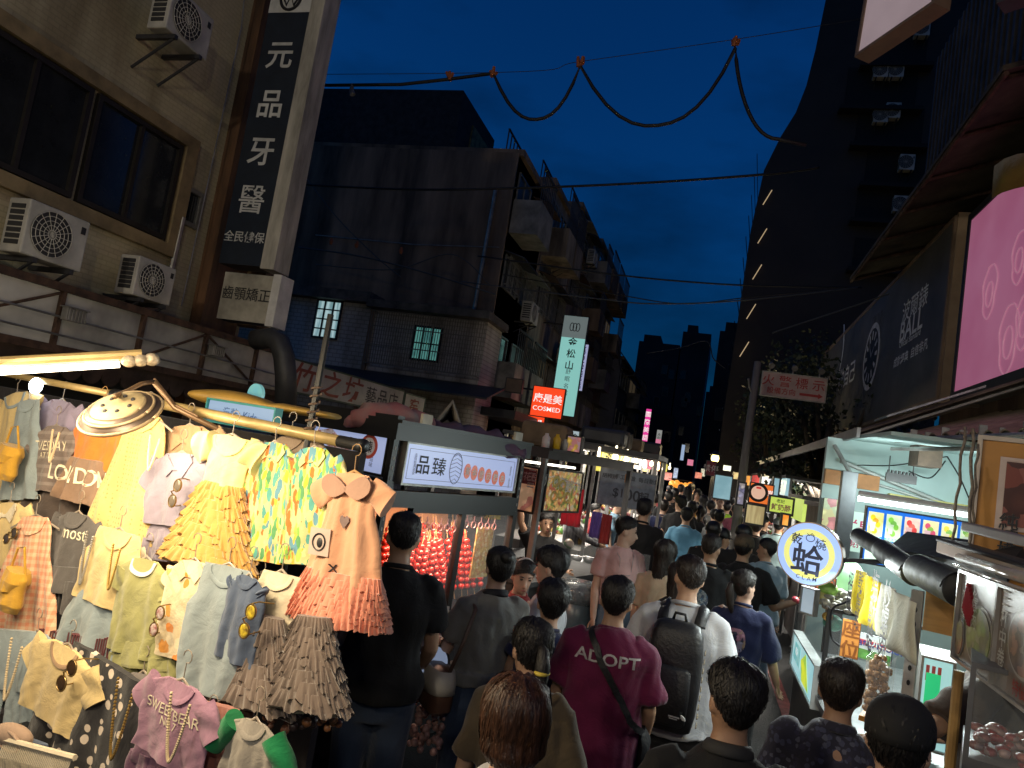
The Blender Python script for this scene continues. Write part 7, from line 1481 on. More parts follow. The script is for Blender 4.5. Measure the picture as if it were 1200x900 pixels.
def remesh(mb, vox, name, disp=None, smooth=2):
    me = bpy.data.meshes.new(name); me.from_pydata([tuple(v) for v in mb.v], [], mb.f)
    o = bpy.data.objects.new(name, me); COL.objects.link(o)
    m = o.modifiers.new('r', 'REMESH'); m.mode = 'VOXEL'; m.voxel_size = vox; m.use_smooth_shade = True
    if smooth: s = o.modifiers.new('s', 'SMOOTH'); s.factor = .5; s.iterations = smooth
    me2 = bpy.data.meshes.new_from_object(o.evaluated_get(bpy.context.evaluated_depsgraph_get()))
    bpy.data.objects.remove(o); bpy.data.meshes.remove(me); me2.name = name
    if disp:
        n = len(me2.vertices); co = np.empty(n*3); me2.vertices.foreach_get('co', co); no = np.empty(n*3); me2.vertices.foreach_get('normal', no)
        co = co.reshape(-1, 3); no = no.reshape(-1, 3); co += no*disp(co)[:, None]; me2.vertices.foreach_set('co', co.ravel())
    smoothen(me2); return me2
def wrinkle(seed, amp):
    g = np.random.RandomState(seed); K = [(g.normal(0, 1, 3)*np.array([16, 16, 9]), g.uniform(0, 6.28), g.uniform(.4, 1)) for _ in range(7)]+[(g.normal(0, 1, 3)*np.array([36, 36, 22]), g.uniform(0, 6.28), .3) for _ in range(5)]
    def f(co):
        d = 0
        for k, p, a in K: d = d+a*np.sin(co@k+p+1.5*np.sin(co[:, 2]*11+p))
        return amp*(np.abs(d*.35)**1.0*np.sign(d)*.9)+amp*.35
    return f
def ellr(c, a, b, n=20, q=.9): return [V((c[0]+a*math.copysign(abs(math.cos(t))**q, math.cos(t)), c[1]+b*math.copysign(abs(math.sin(t))**q, math.sin(t)), c[2])) for t in [2*math.pi*i/n for i in range(n)]]
ARM_D = ((-.16, .05, -1), (-.04, .28, -1))      # relaxed arm, left
def hand(mb, p, d, side, sc=1.0, curl=.5, palm=None):
    """palm and five fingers starting at wrist p, pointing along d"""
    d = V(d).normalized(); pn = V(palm) if palm is not None else V((side, 0, 0)); pn = (pn-d*pn.dot(d)).normalized(); w = d.cross(pn).normalized()
    mb.tube([p-d*.02, p+d*.03, p+d*.085], [(.017, .024), (.016, .036), (.012, .040)], 10, ref=pn)
    for i, (off, L, r) in enumerate(((-.03, .066, .0078), (-.010, .076, .0085), (.011, .071, .0083), (.031, .055, .007))):
        b = p+d*.078+w*off; k1 = (d*math.cos(curl*.5)-pn*math.sin(curl*.5)); k2 = (d*math.cos(curl*1.3)-pn*math.sin(curl*1.3)); k3 = (d*math.cos(curl*2)-pn*math.sin(curl*2))
        q1 = b+k1*L*.45; q2 = q1+k2*L*.32; q3 = q2+k3*L*.25; mb.tube([b-d*.015, b, q1, q2, q3], [r, r*1.05, r, r*.9, r*.55], 7)
    b = p+d*.025-w*.03; mb.tube([b, b-w*.022+d*.02-pn*.008, b-w*.032+d*.045-pn*.014, b-w*.03+d*.064-pn*.02], [.011, .0105, .009, .006], 7)
PN = [0]
def person(px, py, d, rz, label, shirt, pants, hair='short', hairm=None, skin=None, head=(0, 0, 0), armL=None, armR=None, build=1.0, wom=False, child=False, sleeve=.62, hem=.83, stride=0, vox=.0105, far=False, hx=None, loc=None, H=None, skirt=False, strands=1300, collar=None, group='people in the street crowd', lean=0, capm=None, hold=False):
    PN[0] += 1; sd = PN[0]
    if far:
        q = at(px, 562+(px-825)*.158, d); H = 1.5+.07*math.sin(sd*2.3); loc = (q.x, q.y, 0)
    elif loc is None:       # d is the width of the head in the photo: gives the distance
        k = -ray(px, py).z; d = .195/(d/FPX+.0951*k); P = at(px, py, d); H = P.z; loc = (P.x, P.y, 0)
    s = H/1.735; skin = skin or SKIN; hairm = hairm or HAIRB
    M = Matrix.Translation(V(loc)) @ Matrix.Rotation(R(rz), 4, 'Z') @ Matrix.Scale(s, 4)
    o = link('person', None, None, M); o.matrix_world = M; setp(o, label, 'person', group)
    hs = 1.0
    if child: hs = 1.12
    B = build; Wd = .93 if wom else 1.0
    HM = Matrix.Translation((0, -.012+lean*.30, CHIN-.03)) @ Matrix.Rotation(R(head[0]), 4, 'Z') @ Matrix.Rotation(R(head[1]), 4, 'X') @ Matrix.Rotation(R(head[2]), 4, 'Y') @ Matrix.Scale(hs, 4) @ Matrix.Translation((0, 0, -(CHIN-.03)))
    hv = lambda v: HM @ V(v)
    ly = lambda z: lean*.30*max(0, (z-.95)/.5)
    mb = MB()
    tor = [(.80, .13, .10, 0), (.88, .165, .118, -.005), (.96, .16, .112, 0), (1.06, .138*Wd, .098, .005), (1.16, .15*Wd, .108, .005), (1.27, .165*Wd, .115, 0), (1.36, .17*Wd, .10, -.008), (1.405, .125, .075, -.012), (1.44, .068, .058, -.014), (1.50, .052, .052, -.006), (1.55, .05, .05, .0)]
    mb.loft([ellr((0, y+ly(z), z), a*(B if z < 1.4 else 1), b*(B if z < 1.4 else 1)) for z, a, b, y in tor])
    mb.loft([[hv(hpt(2*math.pi*i/22, z)) for i in range(22)] for z, *_ in HP])
    if not far:
        mb.tube([hv((0, .082, CHIN+.118)), hv((0, .098, CHIN+.092)), hv((0, .108, CHIN+.074)), hv((0, .088, CHIN+.062))], [.007, .010, .015, .010], 8)
        for k in (-1, 1): mb.ball(hv((k*.0755, -.008, CHIN+.10)), .010, .020, .031, 8, 6, rot=HM.to_3x3())
        mb.ball(hv((0, .078, CHIN+.036)), .024, .016, .014, 8, 6)
    arms = []
    for side, spec in ((-1, armL), (1, armR)):
        u_, f_ = spec or (ARM_D if not far else ARM_D)
        if spec is None or True: pass
        ud = V((u_[0]*(1 if side < 0 else -1) if spec is None else u_[0], u_[1], u_[2])).normalized(); fd = V((f_[0]*(1 if side < 0 else -1) if spec is None else f_[0], f_[1], f_[2])).normalized()
        sh = V((side*.172*Wd*(.5+.5*B), -.01+ly(1.385), 1.366)); el = sh+ud*.285; wr = el+fd*.245
        arms.append((side, sh, el, wr, ud, fd))
        mb.tube([sh-ud*.03-V((side*.04, 0, -.0)), sh, sh+ud*.10, el-ud*.03, el, el+fd*.06, el+fd*.16, wr, wr+fd*.02], [(.042*B), .049*B, .047*B, .038, .037, .039, .033, .026, .024], 12)
        if far: mb.tube([wr, wr+fd*.05, wr+fd*.12, wr+fd*.17], [.025, .04, .03, .012], 8)
    legs = []
    for side in (-1, 1):
        st = stride*side; hp = V((side*.088, 0, .86)); kn = V((side*.092, .03+st*.5, .48)); an = V((side*.095, st-.02, .09))
        legs.append((side, hp, kn, an)); mb.tube([hp+UP*.05, hp, hp.lerp(kn, .5), kn, kn.lerp(an, .35), an, an-UP*.04], [.085*B, .09*B, .075*B, .056, .056, .038, .036], 12)
        mb.tube([an+V((0, -.05, -.05)), an+V((0, .02, -.045)), an+V((0, .10, -.06)), an+V((side*.01, .17, -.072))], [(.03, .03), (.036, .035), (.04, .026), (.025, .012)], 10)
    me = remesh(mb, .02 if far else vox, 'body')
    me.materials.append(skin); b = link('body', me, o)
    if not far:
        mb = MB()
        for (side, sh, el, wr, ud, fd) in arms: hand(mb, wr, fd, side, 1, .9 if hold else .55, V((-side, 0, 0)) if abs(fd.x) < .8 else V((0, -1, 0)))
        # hands are merged into the body mesh
        h2 = remesh(mb, .0055, 'hands', smooth=1)
        import bmesh
        bm = bmesh.new(); bm.from_mesh(me); bm.from_mesh(h2); bm.to_mesh(me); bm.free(); bpy.data.meshes.remove(h2); smoothen(me)
        for k in (-1, 1):
            mb = MB(); mb.ball(hv((k*.030, .083, CHIN+.118)), .0125, .006, .0065, 8, 6, rot=HM.to_3x3()); lp(o, 'eye', mb, EYEW)
            mb = MB(); mb.tube([hv((k*.014, .091, CHIN+.136)), hv((k*.030, .089, CHIN+.141)), hv((k*.048, .076, CHIN+.136))], [.003, .004, .002], 6); lp(o, 'eyebrow', mb, hairm)
        mb = MB(); mb.ball(hv((0, .0905, CHIN+.040)), .021, .006, .0062, 10, 6, rot=HM.to_3x3()); lp(o, 'mouth', mb, LIPM)
    # shirt
    mb = MB(); g = .014; bw = B
    rows = [(hem, .198 if not wom else .184, .152, -.004), (hem+.09, .198 if not wom else .182, .150, -.002), (1.0, .188 if not wom else .156, .128, 0), (1.10, .178 if not wom else .158, .128, 0), (1.25, .187*Wd+.004, .132, 0), (1.345, .190*Wd+.004, .116, -.008), (1.40, .155*Wd, .092, -.014), (1.435, .098, .074, -.016), (1.452, .072, .066, -.014)]
    mb.loft([ellr((0, y+ly(z), z), a*(bw if z < 1.4 else 1), bb*(bw if z < 1.4 else 1)) for z, a, bb, y in rows])
    for (side, sh, el, wr, ud, fd) in arms:
        e = sh+ud*.285*sleeve if sleeve <= 1 else el
        pts = [sh-ud*.03-V((side*.05, 0, 0)), sh+V((0, 0, .004)), sh+(e-sh)*.5, e]; rr = [.048*bw, .060*bw, .070*bw, .075*bw]
        if sleeve > 1: pts += [el+fd*.10, wr-fd*.0]; rr = [.048*bw, .058*bw, .062*bw, .055*bw, .050, .040]
        mb.tube(pts, rr, 14)
    me = remesh(mb, .022 if far else vox*1.1, 'shirt', wrinkle(sd, .017 if not far else .004)); me.materials.append(shirt); sh_o = link('shirt', me, o)
    if not far:
        mb = MB(); mb.tube([V((.066*math.sin(t), -.012+ly(1.455)+.062*math.cos(t), 1.458+.014*-math.cos(t))) for t in [i*math.pi/12 for i in range(25)]], (.009, .012) if collar is None else (.012, .022), 8); lp(o, 'collar', mb, collar or shirt)
    # trousers
    mb = MB()
    mb.loft([ellr((0, -.004, z), a*B, bb*B) for z, a, bb in ((.74, .13, .11), (.84, .172, .128), (.93, .174, .126), (1.0, .162, .118))])
    for (side, hp, kn, an) in legs:
        if skirt: continue
        mb.tube([hp+UP*.04, hp.lerp(kn, .3), kn, kn.lerp(an, .5), an+UP*.015], [.104*B, .100*B, .082, .078, .076] if skirt is False else .09, 12)
    if skirt: mb.loft([ellr((0, 0, z), a, bb, 28) for z, a, bb in ((.35, .27, .25), (.6, .22, .2), (.85, .18, .14))])
    me = remesh(mb, .024 if far else vox*1.25, 'trousers', wrinkle(sd+50, .004)); me.materials.append(pants); link('skirt' if skirt else 'trousers', me, o)
    if not far:
        for (side, hp, kn, an) in legs:
            mb = MB(); mb.tube([an+V((0, -.075, -.05)), an+V((0, -.05, -.045)), an+V((0, .02, -.035)), an+V((0, .10, -.052)), an+V((side*.01, .175, -.066)), an+V((side*.01, .19, -.072))], [(.015, .02), (.036, .042), (.045, .05), (.048, .036), (.036, .022), (.01, .01)], 12); lp(o, 'shoe', mb, mat('pale shoe', (.35, .33, .30), .6, 0, .3))
    # hair
    rr = random.Random(sd)
    styles = {'short': (.178, .128, .05, .010), 'crop': (.182, .14, .065, .005), 'bob': (.150, .03, .02, .026), 'long': (.165, -.05, -.22, .018), 'pony': (.172, .10, .04, .008), 'bun': (.172, .10, .05, .008), 'cap': (.15, .11, .05, .008), 'full': (.160, .115, .035, .016)}
    fz, sz, bz, th_ = styles[hair]
    def hl(t):
        c = math.cos(t)
        return (fz*(c**1.0)+sz*(1-c)) if c > 0 else (sz*(1+c)-bz*c)
    def hp_(t, u, ex=0):
        z = .232-u*(.232-hl(t)); zz = max(z, .03 if hair in ('bob', 'long') else 0)
        thick = th_*(1 if hair in ('bob', 'long') else min(1, .25+2.2*(1-u)))*(1-.0*u); w = 1.0
        if hair in ('bob', 'long') and z < .09: zz = max(.09, zz); w = 1.0+(.10 if hair == 'bob' else 0)*min(1, (.09-z)/.08)
        if hair == 'bob' and u > .88: thick -= .02*(u-.88)/.12
        thick *= 1+(.06 if hair == 'bob' else .30)*math.sin(3*t+sd)*math.sin(4.5*u+sd*1.7)+.16*math.sin(8*t+sd*2+5*u); p = hpt(t, zz, thick+ex); p.z = CHIN+z+(thick+ex)*.9*max(0, (z-.15)/.08); return p
    NT, NU = (40, 16) if not far else (18, 7)
    mb = MB(); rings = []
    for i in range(NU+1):
        u = (i/NU)**.75; rings.append([hv(hp_(2*math.pi*j/NT, u, (0 if far else rr.uniform(-.0012, .0022)))) for j in range(NT)])
    rings.append([hv(hpt(2*math.pi*j/NT, max(hl(2*math.pi*j/NT)+.004, .0) if hair not in ('bob', 'long') else max(.09, hl(2*math.pi*j/NT)), -.006)) if hair not in ('bob', 'long') else hv(hp_(2*math.pi*j/NT, 1, -.03)) for j in range(NT)])
    mb.loft(rings)
    if not far and strands:
        for k in range(strands):
            t = rr.uniform(0, 6.283); u0 = rr.uniform(.0, .9)**.8; L = rr.uniform(.12, .3); dt = rr.gauss(0, .06 if hair == 'bob' else .20); lift = rr.uniform(.0, .004)+(.007*rr.random() if rr.random() < .3 and hair != 'bob' else 0); pts = []
            for q in range(4):
                u = min(1.04, u0+L*q/3); pts.append(hv(hp_(t+dt*q/3, u, .0005+lift*math.sin(math.pi*(q+.3)/3.4)+(.002 if u > 1 else 0))))
            w = rr.uniform(.0012, .0030); sdv = (pts[1]-pts[0]).cross(pts[0]-hv((0, 0, CHIN+.12))).normalized() if (pts[1]-pts[0]).length > 1e-6 else V((1, 0, 0))
            ws = [w, w, w*.8, w*.15]; A = [p+sdv*ww for p, ww in zip(pts, ws)]+[p-sdv*ww for p, ww in zip(pts, ws)]
            mb.add(A, [(q, q+1, 5+q, 4+q) for q in range(3)])
    ho = lp(o, 'hair', mb, hairm)
    if hair == 'pony': mb = MB(); mb.tube([hv((0, -.09, CHIN+.15)), hv((0, -.125, CHIN+.13)), hv((0, -.135, CHIN+.07)), hv((0, -.125, CHIN-.02)), hv((.01, -.11, CHIN-.10))], [.012, .024, .032, .028, .008], 12); lp(o, 'ponytail', mb, hairm)
    if hair == 'bun': mb = MB(); mb.ball(hv((0, -.095, CHIN+.20)), .042, .042, .036, 14, 10); lp(o, 'hair_bun', mb, hairm)
    if hair == 'cap':
        mb = MB(); mb.loft([[hv(hpt(2*math.pi*j/28, z, .014, 1.02)+V((0, 0, .012*max(0, (z-.15)/.08)))) for j in range(28)] for z in (.128, .15, .175, .195, .21, .222, .230)])
        br = [hv((.078*math.sin(t), .088*math.cos(t), CHIN+.135)) for t in [R(-68+i*17) for i in range(9)]]; bo = [hv((.07*math.sin(t), .088*math.cos(t)+.062*max(0, math.cos(t)), CHIN+.125)) for t in [R(-68+i*17) for i in range(9)]]
        mb.loft([br+[v-V((0, 0, .005)) for v in reversed(br)], bo+[v-V((0, 0, .005)) for v in reversed(bo)]]); lp(o, 'cap', mb, capm or BLACK)
    o['_s'] = s
    return o, M, HM, arms
def lp(parent, name, mb, m, smooth=True):
    me = mesh_from(mb, m, Matrix(), name); q = link(name, me, parent)
    if smooth: smoothen(me)
    return q
def worn(M, name, label, cat, mb, m, group=None):
    """an object carried by a person, given in the person's space"""
    me = mesh_from(mb, m, Matrix(), name); q = link(name, me, None, M); q.matrix_world = M; smoothen(me, 45); return setp(q, label, cat, group)
def decal(o, M, mb_local, m, name='lettering'):
    """writing laid on the shirt of person o"""
    from mathutils.bvhtree import BVHTree
    sh = [c for c in o.children if c.name.startswith('shirt')][0]; bv = BVHTree.FromPolygons([v.co for v in sh.data.vertices], [p.vertices for p in sh.data.polygons])
    for i, v in enumerate(mb_local.v):
        h = bv.ray_cast(V((v.x, -1, v.z)), V((0, 1, 0)));
        if h[0] is not None: mb_local.v[i] = V((v.x, h[0].y-.004, v.z))
    me = mesh_from(mb_local, m, Matrix(), name); q = link(name, me, sh); return q
BACKF = Fr((0, -.2, 0), (1, 0, 0))
def dense(mb, n=2):
    """subdivide flat writing so it can follow the cloth"""
    import bmesh
    bm = bmesh.new(); vs = [bm.verts.new(v) for v in mb.v]
    for f in mb.f:
        try: bm.faces.new([vs[i] for i in f])
        except ValueError: pass
    bmesh.ops.triangulate(bm, faces=bm.faces); bmesh.ops.subdivide_edges(bm, edges=[e for e in bm.edges if e.calc_length() > .02], cuts=n, use_grid_fill=True)
    r = MB(); bm.verts.index_update(); r.add([v.co.copy() for v in bm.verts], [[v.index for v in f.verts] for f in bm.faces]); bm.free(); return r
def cl(n, c, **k): return fabric('cloth '+n, c, **k)
T_BLK = cl('black', (.010, .010, .011), sheen=.05); T_GRY = cl('grey', (.17, .17, .16)); T_JEAN = fabric('blue jeans', (.035, .055, .10), 'denim', (.025, .04, .075)); T_JEAN2 = fabric('pale jeans', (.13, .18, .24), 'denim', (.10, .14, .19)); T_NAVY = cl('navy', (.016, .022, .065)); T_WHT = cl('white', (.55, .56, .58)); T_RED = cl('red', (.28, .025, .03)); T_OLV = cl('olive', (.10, .075, .045)); T_PUR = cl('magenta', (.13, .012, .055)); T_CRM = cl('cream', (.52, .43, .32)); T_PNK = cl('pale pink', (.58, .38, .36)); T_LBL = cl('light blue', (.16, .36, .52)); T_DRK = cl('charcoal', (.03, .03, .033)); T_BLG = cl('blue grey', (.20, .27, .32)); T_TAN = cl('tan', (.30, .22, .15)); T_YEL = cl('ochre yellow', (.42, .24, .02)); T_LIM = cl('lime', (.30, .48, .04)); T_MAR = cl('maroon', (.12, .03, .05)); T_CHK = fabric('cloth grey check', (.22, .22, .23), 'gingham', (.08, .08, .09), 120)
T_PAT = fabric('cloth navy pattern', (.022, .022, .04), 'floral', (1, 1, 1), 42, cols=[(.022, .022, .04), (.05, .055, .10), (.03, .03, .06), (.075, .08, .12)])
FWD = lambda x=-.05: ((x, .35, -1), (x*.5, 1, .05))
# --- foreground figures
p1, M1, _, _ = person(478, 597, 39, 22, 'man in black t-shirt and blue jeans facing the candied fruit cart', T_BLK, T_JEAN, 'crop', HAIRB, SKIN, (8, 0, 0), armR=((.18, .1, -1), (-.1, .75, -.6)), build=1.04, hem=.86)
p2, M2, _, A2 = person(588, 638, 33, 42, 'woman in grey top with dark collar and wide jeans holding a card', T_GRY, T_JEAN, 'bun', HAIRB, SKIN2, (-8, 4, 0), armL=((-.15, .35, -1), (.1, 1, .0)), armR=((.12, .3, -1), (-.3, 1, -.1)), build=1.12, wom=True, collar=mat('dark collar', (.015, .015, .02), .8), hem=.95)
og, Mg, Hg, _ = person(614, 656, 24, 196, 'girl in red top with pale headband facing the camera', T_RED, T_DRK, 'pony', HAIRB, SKIN2, (14, -14, 0), wom=True, child=True, build=.9, vox=.009)
person(650, 645, 28, 78, 'boy in white t-shirt seen in profile looking left', T_WHT, T_DRK, 'full', HAIRB, SKIN2, (6, -6, 0), child=True, build=.92, vox=.009)
person(650, 684, 31, 12, 'boy in navy vest seen from behind before the white shirt boy', T_NAVY, T_DRK, 'full', HAIRB, SKIN, (10, 0, 0), child=True, build=.9, sleeve=.3)
mb = MB(); mb.tube([Hg @ V((.088*math.cos(t), -.02+.02*math.sin(t), CHIN+.12+.125*math.sin(t))) for t in [R(8+i*8.2) for i in range(21)]], (.005, .016), 8); lp(og, 'headband', mb, mat('pale headband', (.55, .5, .48), .6))
o6, M6, H6, _ = person(630, 722, 47, 10, 'woman in olive shirt with black ponytail in yellow hair tie and glasses', T_OLV, T_DRK, 'pony', HAIRB, SKIN, (24, -4, 0), build=1.0, wom=True, sleeve=.8)
mb = MB(); mb.tube([H6 @ V((.022*math.cos(t), -.137+.0*t, CHIN+.055)).to_3d()+V((0, .024*math.sin(t), 0)) for t in [i*math.pi/8 for i in range(17)]], (.012, .009), 8); lp(o6, 'hair_tie', mb, mat('yellow hair tie', (.60, .45, .06), .6))
mb = MB(); mb.tube([H6 @ V((-.078, -.01, CHIN+.12)), H6 @ V((-.07, .08, CHIN+.118))], .0022, 5); mb.tube([H6 @ V((-.034+.022*math.cos(t), .098, CHIN+.116+.018*math.sin(t))) for t in [i*math.pi/8 for i in range(17)]], .0022, 5); mb.tube([H6 @ V((.034+.022*math.cos(t), .098, CHIN+.116+.018*math.sin(t))) for t in [i*math.pi/8 for i in range(17)]], .0022, 5); worn(M6, 'eyeglasses', 'thin glasses worn by the ponytailed woman in olive', 'glasses', mb, DGREY)
person(612, 796, 67, 8, 'woman with chestnut bob hair at the bottom, nearest the camera', T_WHT, T_DRK, 'bob', HAIRN, SKIN2, (12, -6, 0), wom=True, build=.95, strands=2600)
p8, M8, _, _ = person(726, 673, 37, 4, 'man in magenta t-shirt with white word on back and crossbody strap', T_PUR, T_DRK, 'short', HAIRB, SKIN, (-8, 0, 2), armL=((-.2, .05, -1), (-.06, .22, -1)), armR=((.22, .1, -1), (-.05, .55, -1)), build=1.1, hem=.80, sleeve=.78, strands=1500)
mbt = dense(text_mb(Fr((0, -.3, 0), (1, 0, 0)), 0.0, 1.335, .07, 'ADOPT', d=0, bold=.045, sx=1.25)); decal(p8, M8, mbt, mat('worn white print', (.50, .47, .45), .7, 0, .3, 30))
def strap(o, M, pts, wd, name, label, m, dy=.012):
    from mathutils.bvhtree import BVHTree
    sh = [c for c in o.children if c.name.startswith('shirt')][0]; bv = BVHTree.FromPolygons([v.co for v in sh.data.vertices], [p.vertices for p in sh.data.polygons]); P = []
    Q = [V(p) for p in pts]
    for a, b in zip(Q, Q[1:]):
        for k in range(8): P.append(a.lerp(b, k/8))
    P.append(Q[-1]); P = [p+(p-bv.find_nearest(p)[0]).normalized()*0 if False else bv.find_nearest(p)[0]+bv.find_nearest(p)[1]*dy for p in P]
    mb = MB(); 
    for i, p in enumerate(P): pass
    nr = [bv.find_nearest(p)[1] for p in P]; rings = []
    for i, p in enumerate(P):
        t = (P[min(i+1, len(P)-1)]-P[max(i-1, 0)]).normalized(); s_ = t.cross(nr[i]).normalized()*wd/2; rings.append([p-s_, p+s_, p+s_+nr[i]*.004, p-s_+nr[i]*.004])
    mb.loft(rings); return mb
BAGB = mat('black nylon', (.012, .012, .014), .5, 0, .3, 8, .2, 60)
mb = strap(p8, M8, [(-.09, -.02, 1.45), (-.03, -.14, 1.33), (.06, -.14, 1.2), (.15, -.12, 1.06), (.21, -.02, .98)], .032, '', '', BAGB); mb.tube([V((.215, .0, 1.0)), V((.235, .02, .94)), V((.235, .02, .84)), V((.22, .02, .81))], [(.02, .05), (.035, .09), (.035, .09), (.02, .07)], 12); worn(M8, 'crossbody_bag', 'black crossbody bag and strap on the magenta t-shirt man', 'bag', mb, BAGB)
mb = MB(); mb.tube([V((.26, .22, .86)), V((.255, .22, .80)), V((.25, .21, .62)), V((.25, .2, .55))], [(.012, .012), (.05, .06), (.085, .07), (.05, .04)], 14); worn(M8, 'plastic_bag', 'pinkish clear plastic bag hanging from the hand of magenta shirt man', 'plastic bag', mb, mat('pinkish film', (.30, .10, .12), .2, 0, .5, 14, alpha=.75))
p9, M9, _, _ = person(812, 648, 35, -6, 'man in white t-shirt with large black backpack', T_WHT, T_DRK, 'crop', HAIRD, SKIN, (26, 0, 0), build=1.12, hem=.80, sleeve=.72, armL=((-.25, .15, -1), (0, .6, -1)), armR=((.22, .15, -1), (0, .5, -1)))
# backpack: body, pocket, straps, handle
o = link('backpack', None, None, M9); o.matrix_world = M9; setp(o, 'large black backpack worn by the white t-shirt man', 'backpack')
mb = MB(); mb.loft([[V((x, -.215+y, z)) for x, y in [(.5*w*math.copysign(abs(math.cos(t))**.45, math.cos(t)), dp*math.copysign(abs(math.sin(t))**.6, math.sin(t))) for t in [2*math.pi*i/36 for i in range(36)]]] for z, w, dp in ((.86, .20, .05), (.875, .25, .075), (.95, .275, .085), (1.1, .285, .09), (1.25, .28, .085), (1.34, .26, .075), (1.385, .22, .055), (1.40, .15, .03))]); lp(o, 'pack', mb, BAGB)
mb = MB(); mb.loft([[V((.5*w*math.copysign(abs(math.cos(t))**.5, math.cos(t)), -.298+dp*math.sin(t), z)) for t in [2*math.pi*i/28 for i in range(28)]] for z, w, dp in ((.90, .16, .015), (.92, .2, .03), (1.05, .21, .035), (1.17, .2, .025), (1.19, .16, .012))]); lp(o, 'pocket', mb, BAGB)
for k in (-1, 1):
    mb = strap(p9, M9, [(k*.09, -.11, 1.36), (k*.095, -.06, 1.44), (k*.10, .03, 1.43), (k*.115, .10, 1.33), (k*.13, .12, 1.2), (k*.16, .06, 1.05)], .06, '', '', BAGB, .014); lp(o, 'strap', mb, BAGB)
mb = MB(); mb.tube([V((-.035, -.19, 1.395)), V((-.025, -.20, 1.435)), V((.025, -.20, 1.435)), V((.035, -.19, 1.395))], .008, 8); lp(o, 'handle', mb, BAGB)
mb = MB()
for k in range(3): mb.tube([V((.05+.022*math.cos(t)*(1-.25*k)+.03, -.336, .955+.02*math.sin(t)*(1-.25*k))) for t in [math.pi*.5*i/8 for i in range(9)]], .0035, 5)
mb.add([V((.02+i*.0, -.336, z)) for i, z in ((0, .957), (0, .964))]+[V((.075, -.336, .964)), V((.075, -.336, .957))], [(0, 1, 2, 3)]); mb.add([V((.025, -.336, .948)), V((.025, -.336, .953)), V((.065, -.336, .953)), V((.065, -.336, .948))], [(0, 1, 2, 3)]); lp(o, 'emblem', mb, SIGNW, False)
mb = MB()
for k in range(9): mb.tube([V((.147, -.20, 1.28-.045*k)), V((.15, -.24, 1.265-.045*k))], .004, 5)
lp(o, 'webbing_loop', mb, mat('tan webbing', (.22, .18, .12), .7))
p10, M10, _, _ = person(735, 604, 22, -150, 'woman in pale pink t-shirt with necklace, short hair, looking right', T_PNK, T_JEAN2, 'short', HAIRB, SKIN2, (68, -6, 0), wom=True, sleeve=.62, hem=.95, build=.98)
mb = MB(); mb.tube([V((.075*math.sin(t), .05+.085*math.cos(t)+.012 if math.cos(t) > 0 else .05+.0*t, 1.40+.02*(1-math.cos(t))-(.16 if math.cos(t) > .6 else .05*max(0, math.cos(t))))) for t in [R(-110+i*11) for i in range(21)]], .0025, 5); worn(M10, 'lanyard', 'thin lanyard round the neck of the pink t-shirt woman', 'lanyard', mb, STEEL)
person(782, 632, 22.5, -16, 'woman with long dark ponytail and cream t-shirt behind the backpack man', T_CRM, T_CRM, 'long', HAIRD, SKIN2, (-18, 0, 0), wom=True, sleeve=.8, build=.95)
person(800, 658, 26, 6, 'dark haired woman right against the backpack man, left shoulder', T_BLK, T_DRK, 'long', HAIRD, SKIN2, (20, 0, 0), wom=True, build=.85)
p12, M12, _, _ = person(757, 583, 17.5, -4, 'tall man all in black with number patch on the sleeve', T_BLK, T_BLK, 'short', HAIRB, SKIN, build=1.05, sleeve=.75)
p13, _, _, _ = person(806, 594, 13.5, 3, 'man in light blue t-shirt seen from behind in the middle of crowd', T_LBL, T_DRK, 'short', HAIRB, SKIN, build=1.04, sleeve=.85, hem=.8)
p14, M14, _, _ = person(836, 624, 22.5, -4, 'man in black t-shirt with round blue print and dark cropped hair', T_BLK, T_DRK, 'crop', HAIRD, SKIN, (-20, 0, 0), build=1.06, sleeve=.8)
mb = MB(); mb.add([V((-.05+.085*math.cos(t), -.3, 1.18+.085*math.sin(t))) for t in [i*math.pi/14 for i in range(28)]], [tuple(range(28))]); decal(p14, M14, dense(mb, 4), picture('round blue print', [(.10, .22, .36), (.40, .48, .52), (.08, .12, .2)], 0, 45), 'round_print')
person(874, 625, 21, -10, 'man in brown cap and black t-shirt beside the blue grey shirt man', T_BLK, T_DRK, 'cap', HAIRB, SKIN, (-14, 0, 0), build=1.1, sleeve=.75, capm=mat('brown cap cloth', (.10, .075, .045), .8, 0, .2, 20), armR=((.5, .3, -1), (.6, .6, .25)))
person(900, 630, 17.5, 18, 'man in blue grey t-shirt and jeans touching his mouth with a hand', T_BLG, T_JEAN2, 'short', HAIRB, SKIN, (45, 0, 0), armL=((-.25, .6, -.8), (.1, .35, 1)), build=1.05, sleeve=.85)
p17, M17, _, _ = person(876, 666, 25, -12, 'woman in navy t-shirt with pastel print and pale waist bag', T_NAVY, T_DRK, 'pony', HAIRD, SKIN2, (-38, 6, 0), wom=True, sleeve=.95, build=1.05, armR=((.3, .2, -1), (.15, .5, -.7)))
mb = MB(); mb.add([V((-.02+.09*math.cos(t), -.3, 1.2+.11*math.sin(t)*(1+.12*math.sin(3*t)))) for t in [i*math.pi/14 for i in range(28)]], [tuple(range(28))]); decal(p17, M17, dense(mb, 4), picture('pastel print', [(.016, .022, .065), (.45, .22, .32), (.016, .022, .065), (.35, .36, .5), (.5, .38, .25)], 0, 30), 'back_print')
mb = MB(); mb.tube([V((-.07, -.2, .93)), V((.0, -.21, .94)), V((.08, -.2, .94)), V((.16, -.17, .95))], [(.02, .03), (.05, .065), (.05, .065), (.02, .03)], 12); worn(M17, 'waist_bag', 'pale silvery waist bag on the navy t-shirt woman', 'bag', mb, mat('silver bag', (.42, .42, .42), .4, .2, .2, 10))
